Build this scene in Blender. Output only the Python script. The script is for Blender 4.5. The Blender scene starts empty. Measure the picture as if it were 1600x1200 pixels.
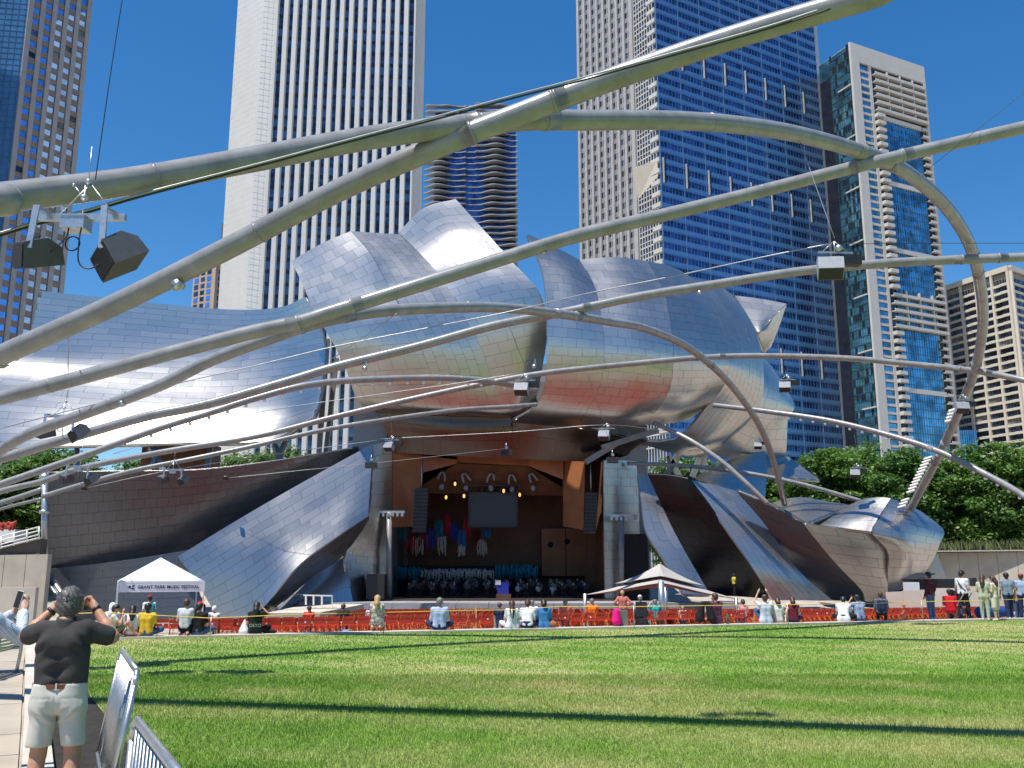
import bpy, math, random, itertools
import numpy as np
from mathutils import Vector, Matrix

random.seed(7); RNG = np.random.default_rng(7)
SC = bpy.context.scene
COL = SC.collection

# ---------------------------------------------------------------- camera
CAMZ = 1.83
FPX = 1440.0                      # focal length in pixels of a 1600 wide picture
PITCH = math.atan(290.0 / FPX)
cd = bpy.data.cameras.new('camera'); cam = bpy.data.objects.new('camera', cd); COL.objects.link(cam)
cd.sensor_width = 36.0; cd.lens = 36.0 * FPX / 1600.0; cd.clip_start = 0.1; cd.clip_end = 6000
cam.location = (0, 0, CAMZ); cam.rotation_euler = (math.pi / 2 + PITCH, 0, 0)
SC.camera = cam

# ---------------------------------------------------------------- light
TO_SUN = Vector((-0.30, -0.26, 1.0)).normalized()
SUN_EL = math.asin(TO_SUN.z)
w = bpy.data.worlds.new("World"); SC.world = w; w.use_nodes = True
nt = w.node_tree; nt.nodes.clear()
sky = nt.nodes.new('ShaderNodeTexSky'); sky.sky_type = 'NISHITA'; sky.sun_disc = False
sky.sun_elevation = SUN_EL
sky.sun_rotation = math.atan2(TO_SUN.x, TO_SUN.y)
sky.altitude = 200; sky.air_density = 1.0; sky.dust_density = 0.15; sky.ozone_density = 4.2
hs = nt.nodes.new('ShaderNodeHueSaturation'); hs.inputs['Saturation'].default_value = 1.30; hs.inputs['Value'].default_value = 1.0
bg = nt.nodes.new('ShaderNodeBackground'); bg.inputs['Strength'].default_value = 0.114
wo = nt.nodes.new('ShaderNodeOutputWorld')
nt.links.new(sky.outputs[0], hs.inputs['Color']); nt.links.new(hs.outputs[0], bg.inputs[0]); nt.links.new(bg.outputs[0], wo.inputs[0])
sd = bpy.data.lights.new('sun', 'SUN'); sd.energy = 4.9; sd.angle = math.radians(0.53); sd.color = (1.0, 0.95, 0.87)
sun = bpy.data.objects.new('sun', sd); COL.objects.link(sun)
sun.rotation_euler = (-TO_SUN).to_track_quat('-Z', 'Y').to_euler(); sun.location = (-30, -26, 100)
SC.view_settings.view_transform = 'Standard'; SC.view_settings.look = 'None'
SC.view_settings.exposure = 0.42; SC.view_settings.gamma = 1.0; SC.view_settings.use_curve_mapping = False
SC.cycles.max_bounces = 8; SC.cycles.glossy_bounces = 5; SC.cycles.diffuse_bounces = 3
SC.cycles.caustics_reflective = False; SC.cycles.caustics_refractive = False
SC.cycles.sample_clamp_indirect = 6.0

# ---------------------------------------------------------------- survey: a sighting at a known distance gives a point of the place
SP, CP = math.sin(PITCH), math.cos(PITCH)
def ray(px, py):
    cx, cy = (px - 800.0) / FPX, (600.0 - py) / FPX
    return np.array([cx, CP - cy * SP, SP + cy * CP])
def P(px, py, Y):
    d = ray(px, py); t = Y / d[1]
    return np.array([d[0] * t, Y, CAMZ + d[2] * t])
def G(px, py, z=0.0):
    d = ray(px, py); t = (z - CAMZ) / d[2]
    return np.array([d[0] * t, d[1] * t, z])
def proj(p):
    x, y, z = p[0], p[1], p[2] - CAMZ
    dep = y * CP + z * SP; v = -y * SP + z * CP
    return 800 + FPX * x / dep, 600 - FPX * v / dep, dep

# ---------------------------------------------------------------- materials
MATS = {}
def principled(name):
    m = bpy.data.materials.new(name); m.use_nodes = True
    b = m.node_tree.nodes['Principled BSDF']
    return m, m.node_tree, b
def mat(name, col, rough=0.6, metal=0.0, var=0.12, scale=3.0, bump=0.0, bscale=None, spec=0.5, emit=None, estr=0.0, coords='Object', col2=None, detail=4.0):
    if name in MATS: return MATS[name]
    m, t, b = principled(name)
    N, L = t.nodes, t.links
    b.inputs['Roughness'].default_value = rough; b.inputs['Metallic'].default_value = metal
    b.inputs['Specular IOR Level'].default_value = spec
    tc = N.new('ShaderNodeTexCoord')
    nz = N.new('ShaderNodeTexNoise'); nz.inputs['Scale'].default_value = scale; nz.inputs['Detail'].default_value = detail; nz.inputs['Roughness'].default_value = 0.6
    L.new(tc.outputs[coords], nz.inputs['Vector'])
    rp = N.new('ShaderNodeValToRGB')
    c = np.array(col); lo = np.clip(c * (1 - var), 0, 1); hi = np.clip(c * (1 + var), 0, 1)
    if col2 is not None: lo, hi = c, np.array(col2)
    rp.color_ramp.elements[0].position = 0.3; rp.color_ramp.elements[1].position = 0.7
    rp.color_ramp.elements[0].color = (*lo, 1); rp.color_ramp.elements[1].color = (*hi, 1)
    L.new(nz.outputs['Fac'], rp.inputs['Fac']); L.new(rp.outputs['Color'], b.inputs['Base Color'])
    if bump:
        n2 = N.new('ShaderNodeTexNoise'); n2.inputs['Scale'].default_value = bscale or scale * 6; n2.inputs['Detail'].default_value = 5
        L.new(tc.outputs[coords], n2.inputs['Vector'])
        bp = N.new('ShaderNodeBump'); bp.inputs['Strength'].default_value = bump; bp.inputs['Distance'].default_value = 0.02
        L.new(n2.outputs['Fac'], bp.inputs['Height']); L.new(bp.outputs['Normal'], b.inputs['Normal'])
    if emit is not None:
        b.inputs['Emission Color'].default_value = (*emit, 1); b.inputs['Emission Strength'].default_value = estr
    MATS[name] = m
    return m

def steel_mat(name, base=(0.52, 0.50, 0.47), r0=0.28, r1=0.34, dist=0.012, metal=0.95):
    m, t, b = principled(name); N, L = t.nodes, t.links
    b.inputs['Metallic'].default_value = metal
    at = N.new('ShaderNodeAttribute'); at.attribute_name = 'pv'
    tc = N.new('ShaderNodeTexCoord')
    mp = N.new('ShaderNodeMapping'); mp.inputs['Scale'].default_value = (0.9, 0.9, 0.9); L.new(tc.outputs['Object'], mp.inputs['Vector'])
    nz = N.new('ShaderNodeTexNoise'); nz.inputs['Scale'].default_value = 0.8; nz.inputs['Detail'].default_value = 6; L.new(mp.outputs[0], nz.inputs['Vector'])
    mx = N.new('ShaderNodeMath'); mx.operation = 'MULTIPLY_ADD'; mx.inputs[1].default_value = 0.55; L.new(at.outputs['Fac'], mx.inputs[0])
    m2 = N.new('ShaderNodeMath'); m2.operation = 'MULTIPLY'; m2.inputs[1].default_value = 0.45; L.new(nz.outputs['Fac'], m2.inputs[0]); L.new(m2.outputs[0], mx.inputs[2])
    rr = N.new('ShaderNodeMapRange'); rr.inputs['To Min'].default_value = r0; rr.inputs['To Max'].default_value = r1; L.new(mx.outputs[0], rr.inputs['Value']); L.new(rr.outputs[0], b.inputs['Roughness'])
    rp = N.new('ShaderNodeValToRGB'); c = np.array(base)
    rp.color_ramp.elements[0].position = 0.15; rp.color_ramp.elements[1].position = 0.85
    rp.color_ramp.elements[0].color = (*(c * 0.97), 1); rp.color_ramp.elements[1].color = (*(c * 1.02), 1)
    L.new(mx.outputs[0], rp.inputs['Fac']); L.new(rp.outputs['Color'], b.inputs['Base Color'])
    n2 = N.new('ShaderNodeTexNoise'); n2.inputs['Scale'].default_value = 0.9; n2.inputs['Detail'].default_value = 2; L.new(tc.outputs['Object'], n2.inputs['Vector'])
    bp = N.new('ShaderNodeBump'); bp.inputs['Strength'].default_value = 0.3; bp.inputs['Distance'].default_value = dist * 2
    L.new(n2.outputs['Fac'], bp.inputs['Height']); L.new(bp.outputs['Normal'], b.inputs['Normal'])
    MATS[name] = m; return m

def glass_mat(name, col, rough=0.08, refl=0.9, wscale=0.25, var=0.5, dist=0.05):
    """facade glass seen from outside: dark coated pane reflecting the sky, each pane a little different"""
    m, t, b = principled(name); N, L = t.nodes, t.links
    tc = N.new('ShaderNodeTexCoord')
    nz = N.new('ShaderNodeTexNoise'); nz.inputs['Scale'].default_value = wscale; nz.inputs['Detail'].default_value = 3; L.new(tc.outputs['Object'], nz.inputs['Vector'])
    rp = N.new('ShaderNodeValToRGB'); c = np.array(col)
    rp.color_ramp.elements[0].position = 0.35; rp.color_ramp.elements[1].position = 0.65
    rp.color_ramp.elements[0].color = (*(c * (1 - var)), 1); rp.color_ramp.elements[1].color = (*np.clip(c * (1 + var), 0, 1), 1)
    L.new(nz.outputs['Fac'], rp.inputs['Fac']); L.new(rp.outputs['Color'], b.inputs['Base Color'])
    b.inputs['Roughness'].default_value = rough; b.inputs['Metallic'].default_value = refl
    MATS[name] = m; return m

# ---------------------------------------------------------------- objects
ORIG = {}                                              # world location of each thing's base (for parts given in place coordinates)
def origin_of(o):
    while o is not None:
        if o.name in ORIG: return ORIG[o.name]
        o = o.parent
    return np.zeros(3)
def link(o, parent=None):
    COL.objects.link(o)
    if parent is not None: o.parent = parent
    return o
def tag(o, label=None, cat=None, group=None, kind=None):
    if label: o['label'] = label
    if cat: o['category'] = cat
    if group: o['group'] = group
    if kind: o['kind'] = kind
    return o
def thing(name, label, cat, loc=(0, 0, 0), rz=0.0, group=None, local=False):
    o = bpy.data.objects.new(name, None); o.empty_display_size = 0.3; COL.objects.link(o)
    o.location = loc; o.rotation_euler = (0, 0, rz)
    if not local: ORIG[o.name] = np.array(loc, float)
    return tag(o, label, cat, group)
def mesh_np(name, V, F, mats=None, midx=None, smooth=False):
    me = bpy.data.meshes.new(name)
    me.from_pydata([tuple(v) for v in V] if not isinstance(V, np.ndarray) else V.tolist(), [], F if isinstance(F, list) else F.tolist())
    for m in (mats or []): me.materials.append(m)
    if midx is not None: me.polygons.foreach_set('material_index', np.array(midx, dtype=np.int32))
    if smooth: me.polygons.foreach_set('use_smooth', np.ones(len(me.polygons), bool))
    me.update(); return me
def sub(V, parent):
    V = np.array(V, float).reshape(-1, 3)
    return V - origin_of(parent) if parent is not None else V

class MB:
    """collects boxes, tubes, sheets; build() links them as ONE mesh object"""
    def __init__(s): s.V = []; s.F = []; s.M = []; s.n = 0; s.S = []
    def add(s, V, F, mi=0, smooth=False):
        s.V.append(np.array(V, float).reshape(-1, 3)); s.F += [tuple(i + s.n for i in f) for f in F]; s.M += [mi] * len(F); s.S += [smooth] * len(F); s.n += len(s.V[-1])
        return s
    def box(s, c, size, mi=0, R=None):
        x, y, z = np.array(size, float) / 2
        V = np.array([(-x, -y, -z), (x, -y, -z), (x, y, -z), (-x, y, -z), (-x, -y, z), (x, -y, z), (x, y, z), (-x, y, z)])
        if R is not None: V = V @ np.array(R).T
        return s.add(V + np.array(c, float), BOXF, mi)
    def hexa(s, V8, mi=0): return s.add(V8, BOXF, mi)
    def bar(s, a, b, w, h=None, mi=0, up=(0, 0, 1)):
        a, b = np.array(a, float), np.array(b, float); h = h or w
        d = b - a; ln = np.linalg.norm(d); d = d / ln
        u = np.array(up, float)
        if abs(d @ u) > 0.95: u = np.array([0, 1.0, 0])
        r = np.cross(d, u); r /= np.linalg.norm(r); u = np.cross(r, d)
        V = [a + r * sx * w / 2 + u * sz * h / 2 for (sx, sz) in ((-1, -1), (1, -1), (1, 1), (-1, 1))] + [b + r * sx * w / 2 + u * sz * h / 2 for (sx, sz) in ((-1, -1), (1, -1), (1, 1), (-1, 1))]
        return s.add(V, [(0, 1, 2, 3), (7, 6, 5, 4), (0, 4, 5, 1), (1, 5, 6, 2), (2, 6, 7, 3), (3, 7, 4, 0)], mi)
    def tube(s, pts, r, seg=10, mi=0, caps=True):
        V, F = tube_vf(pts, r, seg, caps); return s.add(V, F, mi, True)
    def ball(s, c, r, seg=10, rings=6, mi=0):
        V = []; rr = np.array(r, float) * np.ones(3)
        for i in range(rings + 1):
            t = math.pi * i / rings
            for j in range(seg):
                a = 2 * math.pi * j / seg
                V.append((rr[0] * math.sin(t) * math.cos(a) + c[0], rr[1] * math.sin(t) * math.sin(a) + c[1], rr[2] * math.cos(t) + c[2]))
        F = [(i * seg + j, (i + 1) * seg + j, (i + 1) * seg + (j + 1) % seg, i * seg + (j + 1) % seg) for i in range(rings) for j in range(seg)]
        return s.add(V, F, mi, True)
    def build(s, name, mats, parent=None, local=False):
        V = np.concatenate(s.V) if s.V else np.zeros((0, 3))
        if parent is not None and not local: V = V - origin_of(parent)
        ms = mats if isinstance(mats, (list, tuple)) else [mats]
        me = mesh_np(name, V, s.F, ms, s.M)
        me.polygons.foreach_set('use_smooth', np.array(s.S, bool)); me.update()
        o = bpy.data.objects.new(name, me); return link(o, parent)
BOXF = [(3, 2, 1, 0), (4, 5, 6, 7), (0, 1, 5, 4), (1, 2, 6, 5), (2, 3, 7, 6), (3, 0, 4, 7)]
def tube_vf(pts, r, seg=10, caps=True):
    p = np.array(pts, float); n = len(p); rad = np.ones(n) * r if np.isscalar(r) else np.array(r, float)
    T = np.gradient(p, axis=0); T /= np.linalg.norm(T, axis=1)[:, None] + 1e-12
    u = np.array([0, 0, 1.0]) if abs(T[0][2]) < 0.9 else np.array([1.0, 0, 0])
    V = []
    for i in range(n):
        u = u - T[i] * (u @ T[i]); u /= np.linalg.norm(u); v = np.cross(T[i], u)
        for k in range(seg):
            a = 2 * math.pi * k / seg; V.append(p[i] + rad[i] * (math.cos(a) * u + math.sin(a) * v))
    F = [(i * seg + k, i * seg + (k + 1) % seg, (i + 1) * seg + (k + 1) % seg, (i + 1) * seg + k) for i in range(n - 1) for k in range(seg)]
    if caps: F.append(tuple(range(seg))[::-1]); F.append(tuple((n - 1) * seg + k for k in range(seg)))
    return V, F
def catmull(pts, m=8):
    p = np.array(pts, float)
    if len(p) < 3: return np.array([p[0] + (p[-1] - p[0]) * t for t in np.linspace(0, 1, m + 1)])
    q = np.vstack([2 * p[0] - p[1], p, 2 * p[-1] - p[-2]]); out = []
    for i in range(1, len(q) - 2):
        for t in np.linspace(0, 1, m, endpoint=False):
            out.append(0.5 * ((2 * q[i]) + (-q[i - 1] + q[i + 1]) * t + (2 * q[i - 1] - 5 * q[i] + 4 * q[i + 1] - q[i + 2]) * t * t + (-q[i - 1] + 3 * q[i] - 3 * q[i + 1] + q[i + 2]) * t ** 3))
    out.append(p[-1]); return np.array(out)
def cr_eval(ctrl, t):
    """Catmull-Rom along axis 0 of ctrl (n,...) at parameters t (m,) in 0..1 -> (m,...)"""
    n = ctrl.shape[0]
    if n == 2: return ctrl[0] + (ctrl[1] - ctrl[0]) * t.reshape((-1,) + (1,) * (ctrl.ndim - 1))
    q = np.concatenate([2 * ctrl[:1] - ctrl[1:2], ctrl, 2 * ctrl[-1:] - ctrl[-2:-1]])
    x = np.clip(t, 0, 1) * (n - 1); i = np.minimum(x.astype(int), n - 2); f = (x - i).reshape((-1,) + (1,) * (ctrl.ndim - 1))
    a, b, c, d = q[i], q[i + 1], q[i + 2], q[i + 3]
    return 0.5 * (2 * b + (c - a) * f + (2 * a - 5 * b + 4 * c - d) * f ** 2 + (-a + 3 * b - 3 * c + d) * f ** 3)

# ---------------------------------------------------------------- ground heights: lawn level, seating bowl falling to the stage
def edge_y(x): return 28.9 + 0.33 * x                   # line where the lawn ends and the seating starts
def gz(x, y):
    t = np.clip(y - edge_y(np.clip(x, -18, 28)) - 1.0, 0, 27)
    return -0.070 * t
# ================================================================ MATERIALS
M_steel = steel_mat('brushed_steel')
M_steel_darkrefl = steel_mat('steel_dark_reflections', (0.15, 0.155, 0.165), 0.28, 0.38, metal=0.62)  # copy of the steel with dark reflections and shade put into its colour
M_steel_black = steel_mat('black_steel', (0.035, 0.036, 0.04), 0.25, 0.35)
M_soffit = steel_mat('shaded_soffit_steel', (0.13, 0.095, 0.08), 0.22, 0.34)  # brown of shaded reflections put into the soffit colour
M_seam = mat('panel_joint', (0.10, 0.10, 0.105), 0.45, 0.6)
M_pipe = mat('painted_pipe', (0.245, 0.245, 0.245), 0.30, 0.0, 0.22, 1.6, 0.12, 9, detail=9)
M_galv = mat('galvanised_steel', (0.48, 0.50, 0.51), 0.38, 0.85, 0.15, 12, 0.08, 60)
M_black = mat('black_plastic', (0.018, 0.018, 0.02), 0.45, 0, 0.2, 8)
M_cab = mat('speaker_paint', (0.06, 0.065, 0.075), 0.5, 0, 0.15, 6)
M_cabl = mat('speaker_paint_pale', (0.27, 0.29, 0.33), 0.5, 0, 0.10, 6)
M_grille = mat('speaker_grille', (0.022, 0.021, 0.021), 0.7, 0, 0.3, 200)
M_conc = mat('concrete', (0.50, 0.455, 0.385), 0.85, 0, 0.10, 0.5, 0.25, 20)
M_concw = mat('concrete_wall', (0.47, 0.42, 0.34), 0.85, 0, 0.14, 0.7, 0.4, 6)
M_white = mat('white_paint', (0.78, 0.78, 0.77), 0.45, 0, 0.04, 3)
M_tent = mat('white_canvas', (0.72, 0.75, 0.82), 0.6, 0, 0.03, 3, 0.1, 8)
M_beige = mat('beige_canvas', (0.43, 0.405, 0.37), 0.7, 0, 0.04, 3, 0.1, 8)
M_red = mat('red_plastic', (0.58, 0.045, 0.018), 0.42, 0, 0.10, 5)
M_orange = mat('orange_frame', (0.62, 0.15, 0.045), 0.5, 0, 0.10, 5)
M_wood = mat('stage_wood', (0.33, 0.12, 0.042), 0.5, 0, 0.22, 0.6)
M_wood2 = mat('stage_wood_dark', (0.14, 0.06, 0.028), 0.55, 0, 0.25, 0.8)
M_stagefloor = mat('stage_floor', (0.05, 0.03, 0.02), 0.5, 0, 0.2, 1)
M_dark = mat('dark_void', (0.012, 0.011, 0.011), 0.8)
M_cable = mat('steel_cable', (0.35, 0.36, 0.37), 0.4, 0.7)
M_cableb = mat('black_cable', (0.02, 0.02, 0.02), 0.5)
M_skin = mat('skin_tan', (0.46, 0.235, 0.15), 0.55, 0, 0.10, 14, 0.08, 90)
M_skin2 = mat('skin_pale', (0.60, 0.37, 0.27), 0.55, 0, 0.08, 14)
M_skin3 = mat('skin_dark', (0.13, 0.065, 0.04), 0.5, 0, 0.08, 14)
M_leafA = mat('leaf_green', (0.075, 0.17, 0.030), 0.5, 0, 0.0, 0.35, col2=(0.17, 0.29, 0.05))
M_leafB = mat('leaf_deep', (0.06, 0.14, 0.028), 0.5, 0, 0.0, 0.35, col2=(0.13, 0.24, 0.045))
M_bark = mat('bark', (0.10, 0.075, 0.055), 0.9, 0, 0.3, 4, 0.4)
M_soil_shade = mat('dark_soil_and_shade', (0.022, 0.018, 0.013), 0.95, 0, 0.5, 6, 0.6, 40)

# ================================================================ GROUND
def sheet(name, polyfn, m, kind='structure'):
    pass
def grid_ground(name, xs, ys, zf, m):
    X, Y = np.meshgrid(xs, ys); Z = zf(X, Y)
    V = np.stack([X, Y, Z], -1).reshape(-1, 3); nx, ny = len(xs), len(ys)
    F = [(j * nx + i, j * nx + i + 1, (j + 1) * nx + i + 1, (j + 1) * nx + i) for j in range(ny - 1) for i in range(nx - 1)]
    o = bpy.data.objects.new(name, mesh_np(name, V, F, [m])); link(o); o['kind'] = 'structure'; return o
m_plaza, t, b = principled('plaza_concrete'); N, L = t.nodes, t.links
tc = N.new('ShaderNodeTexCoord'); nz = N.new('ShaderNodeTexNoise'); nz.inputs['Scale'].default_value = 0.8; nz.inputs['Detail'].default_value = 7
L.new(tc.outputs['Object'], nz.inputs['Vector'])
rp = N.new('ShaderNodeValToRGB'); rp.color_ramp.elements[0].color = (0.30, 0.265, 0.22, 1); rp.color_ramp.elements[1].color = (0.46, 0.41, 0.35, 1)
rp.color_ramp.elements[0].position = 0.3; rp.color_ramp.elements[1].position = 0.7
L.new(nz.outputs['Fac'], rp.inputs['Fac']); L.new(rp.outputs['Color'], b.inputs['Base Color']); b.inputs['Roughness'].default_value = 0.85
xs = np.concatenate([[-2500, -900, -300, -120, -80], np.arange(-60, 61, 3.0), [80, 120, 300, 900, 2500]])
ys = np.concatenate([[-2500, -600, -150, -60, -20, 0, 10, 18], np.arange(22, 100, 2.0), [110, 130, 180, 400, 900, 3000]])
def zplaza(X, Y):
    far = np.clip((np.abs(X) - 34) / 6, 0, 1) * np.clip((60 - Y) / 10, 0, 1)      # the bowl only dips between its side aisles
    back = np.clip((Y - 98) / 6, 0, 1)
    return gz(X, Y) * (1 - far) * (1 - back) - 0.02
grid_ground('plaza', xs, ys, zplaza, m_plaza)

# dark sheet added under the far rows to deepen reflections in the sails
X_, Y_ = np.meshgrid(np.arange(-20, 33, 3.0), np.arange(50, 77, 2.0)); Z_ = gz(X_, Y_) + 0.004
V = np.stack([X_, Y_, Z_], -1).reshape(-1, 3); nx_, ny_ = X_.shape[1], X_.shape[0]
o = bpy.data.objects.new('seating_floor', mesh_np('seating_floor', V, [(j * nx_ + i, j * nx_ + i + 1, (j + 1) * nx_ + i + 1, (j + 1) * nx_ + i) for j in range(ny_ - 1) for i in range(nx_ - 1)], [mat('bowl_asphalt', (0.20, 0.165, 0.135), 0.85, 0, .15, 1)])); link(o); o['kind'] = 'structure'  # not real asphalt: added dark sheet that deepens reflections in the sails
# lawn sheet: a polygon on the flat ground
LAWN = [(-12.1, 25.0), (-8.8, 18.9), (-5.2, 12.4), (-2.6, 7.7), (-0.6, 4.0), (2.0, -4), (6, -30), (60, -60), (95, 20), (60, 48.0), (26, edge_y(26)), (0, edge_y(0))]
def lawn_color(t, b, blades=False):
    N, L = t.nodes, t.links
    g = N.new('ShaderNodeNewGeometry'); 
    def noise(s, d=3.0, dim=None):
        n = N.new('ShaderNodeTexNoise'); n.inputs['Scale'].default_value = s; n.inputs['Detail'].default_value = d; L.new(g.outputs['Position'], n.inputs['Vector']); return n
    n1 = noise(0.10, 4); n2 = noise(0.9, 4)
    mp = N.new('ShaderNodeMapping'); mp.inputs['Rotation'].default_value = (0, 0, 0.32); L.new(g.outputs['Position'], mp.inputs['Vector'])
    wv = N.new('ShaderNodeTexWave'); wv.bands_direction = 'Y'; wv.inputs['Scale'].default_value = 0.16; wv.inputs['Distortion'].default_value = 1.6; wv.inputs['Detail'].default_value = 2; wv.inputs['Detail Scale'].default_value = 0.6
    L.new(mp.outputs[0], wv.inputs['Vector'])
    a = N.new('ShaderNodeMath'); a.operation = 'MULTIPLY_ADD'; a.inputs[1].default_value = 0.75; L.new(n1.outputs['Fac'], a.inputs[0])
    c = N.new('ShaderNodeMath'); c.operation = 'MULTIPLY_ADD'; c.inputs[1].default_value = 0.07; c.inputs[2].default_value = -0.06; L.new(wv.outputs['Fac'], c.inputs[0]); L.new(c.outputs[0], a.inputs[2])
    d = N.new('ShaderNodeMath'); d.operation = 'MULTIPLY_ADD'; d.inputs[1].default_value = 0.30; L.new(n2.outputs['Fac'], d.inputs[0]); L.new(a.outputs[0], d.inputs[2])
    rp = N.new('ShaderNodeValToRGB'); e = rp.color_ramp.elements
    e[0].position = 0.30; e[0].color = (0.085, 0.20, 0.024, 1); e[1].position = 0.63; e[1].color = (0.42, 0.42, 0.17, 1)
    k = e.new(0.45); k.color = (0.19, 0.32, 0.05, 1)
    L.new(d.outputs[0], rp.inputs['Fac'])
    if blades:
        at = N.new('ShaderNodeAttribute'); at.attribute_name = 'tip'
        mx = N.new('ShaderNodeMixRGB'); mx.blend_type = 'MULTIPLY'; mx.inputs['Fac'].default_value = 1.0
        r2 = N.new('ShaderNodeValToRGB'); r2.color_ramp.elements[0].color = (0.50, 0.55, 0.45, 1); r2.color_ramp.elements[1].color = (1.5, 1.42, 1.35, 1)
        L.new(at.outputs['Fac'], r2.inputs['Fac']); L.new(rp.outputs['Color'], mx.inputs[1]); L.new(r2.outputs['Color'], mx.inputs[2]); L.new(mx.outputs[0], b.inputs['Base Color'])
    else: L.new(rp.outputs['Color'], b.inputs['Base Color'])
    b.inputs['Roughness'].default_value = 0.6; b.inputs['Specular IOR Level'].default_value = 0.25
m_lawn, t, b = principled('lawn_turf'); lawn_color(t, b)
N, L = t.nodes, t.links
nb = N.new('ShaderNodeTexNoise'); nb.inputs['Scale'].default_value = 18; nb.inputs['Detail'].default_value = 6
tc = N.new('ShaderNodeTexCoord'); L.new(tc.outputs['Object'], nb.inputs['Vector'])
bp = N.new('ShaderNodeBump'); bp.inputs['Strength'].default_value = 0.9; bp.inputs['Distance'].default_value = 0.05; L.new(nb.outputs['Fac'], bp.inputs['Height']); L.new(bp.outputs['Normal'], b.inputs['Normal'])
V = [(x, y, 0.0) for x, y in LAWN]
o = bpy.data.objects.new('lawn', mesh_np('lawn', V, [tuple(range(len(V)))[::-1]], [m_lawn])); link(o); o['kind'] = 'structure'
# dark strip between lawn and path: part soil, part cast shade painted in, and the raised kerb of the path
SOIL_SHADE = [(-12.1, 25.0), (-8.8, 18.9), (-5.2, 12.4), (-2.6, 7.7), (-0.6, 4.0), (2.0, -4), (1.2, -4.5), (-1.47, 3.6), (-3.2, 7.0), (-5.65, 11.8), (-9.0, 18.3), (-12.05, 24.2)]
V = [(x, y, -0.008) for x, y in SOIL_SHADE]
o = bpy.data.objects.new('soil_bed', mesh_np('soil_bed', V, [tuple(range(len(V)))], [M_soil_shade])); link(o); o['kind'] = 'structure'  # part soil, part cast shade put into the colour
mb = MB()
kp = [(-12.05, 24.2), (-9.0, 18.3), (-5.65, 11.8), (-3.2, 7.0), (-1.47, 3.6), (1.2, -4.5)]
for (a, c) in zip(kp[:-1], kp[1:]):
    a = np.array([*a, 0.03]); c = np.array([*c, 0.03]); n = np.array([-(c - a)[1], (c - a)[0], 0]); n /= np.linalg.norm(n)
    mb.bar(a - n * 0.13, c - n * 0.13, 0.26, 0.14)
o = mb.build('path_kerb', M_conc); o['kind'] = 'structure'
# the path: pale concrete slabs with open joints
path = tag(bpy.data.objects.new('path', None), None, None, None, 'structure'); COL.objects.link(path)
pl_ = [(-13.6, 26.6), (-12.3, 24.2), (-9.26, 18.2), (-5.91, 11.7), (-3.46, 6.9), (-1.73, 3.5)]
cum = [0]
for a, c in zip(pl_[:-1], pl_[1:]): cum.append(cum[-1] + math.dist(a, c))
def along(s_):
    for i in range(len(cum) - 1):
        if s_ <= cum[i + 1] or i == len(cum) - 2:
            t = (s_ - cum[i]) / (cum[i + 1] - cum[i]); return np.array(pl_[i]) + (np.array(pl_[i + 1]) - np.array(pl_[i])) * t
m_slab = mat('path_slab', (0.38, 0.33, 0.265), 0.85, 0, 0.13, 1.2, 0.3, 30)
s_ = 0.0
while s_ < cum[-1] - 1.0:
    a, c = along(s_), along(s_ + 1.35); d = (c - a) / np.linalg.norm(c - a); n = np.array([d[1], -d[0]])
    if n[0] > 0: n = -n
    for k in range(4):
        q = [a + n * (1.5 * k + 0.01), a + n * (1.5 * k + 1.485), c - d * 0.015 + n * (1.5 * k + 1.485), c - d * 0.015 + n * (1.5 * k + 0.01)]
        z1 = 0.010 + random.random() * 0.006
        hv = [(*p, -0.02) for p in q] + [(*p, z1) for p in q]
        MB().hexa(hv).build('slab', m_slab, path)
    s_ += 1.35
# terrace kerb at the seating edge (people sit on it)
mb = MB()
for x0 in np.arange(-12, 30, 2.4):
    x1 = x0 + 2.385; y0, y1 = edge_y(x0) + 0.02, edge_y(x1) + 0.02
    mb.hexa([(x0, y0, -0.02), (x1, y1, -0.02), (x1, y1 + 0.55, -0.02), (x0, y0 + 0.55, -0.02), (x0, y0, 0.06), (x1, y1, 0.06), (x1, y1 + 0.55, 0.06), (x0, y0 + 0.55, 0.06)])
o = mb.build('terrace_kerb', M_conc); o['kind'] = 'structure'

# ---------------------------------------------------------------- grass blades (nobody could count them)
def inpoly(x, y, poly):
    c = np.zeros(len(x), bool); n = len(poly)
    for i in range(n):
        (x0, y0), (x1, y1) = poly[i], poly[i - 1]
        k = ((y0 > y) != (y1 > y)) & (x < (x1 - x0) * (y - y0) / (y1 - y0 + 1e-12) + x0); c ^= k
    return c
def blades(n, ylo, yhi, wid, hgt, xr):
    y = ylo * (yhi / ylo) ** RNG.random(n)
    x = (RNG.random(n) * 2 - 1) * (xr * y * 1.12 + 0.8)
    k = inpoly(x, y, LAWN); x, y = x[k], y[k]; n = len(x)
    sc = np.clip(y / 12.0, 0.7, 3.2)
    a = RNG.random(n) * 6.283; h = hgt * (0.6 + 0.8 * RNG.random(n)) * np.clip(sc, 0.9, 1.1); wd = wid * sc * (0.6 + 0.8 * RNG.random(n))
    ln = h * RNG.normal(0, 0.55, n); la = RNG.random(n) * 6.283
    p = np.stack([x, y, np.zeros(n)], 1); dx = np.stack([np.cos(a), np.sin(a), 0 * a], 1) * wd[:, None] / 2
    tip = p + np.stack([np.cos(la) * ln, np.sin(la) * ln, h], 1)
    return np.stack([p - dx, p + dx, tip], 1).reshape(-1, 3)
VV = np.concatenate([blades(420000, 8.0, 17.0, 0.0065, 0.042, 0.58), blades(260000, 15.0, 40.0, 0.008, 0.032, 0.58)])
me = bpy.data.meshes.new('grass'); nv = len(VV); me.vertices.add(nv); me.vertices.foreach_set('co', VV.reshape(-1).astype(np.float32))
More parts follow.
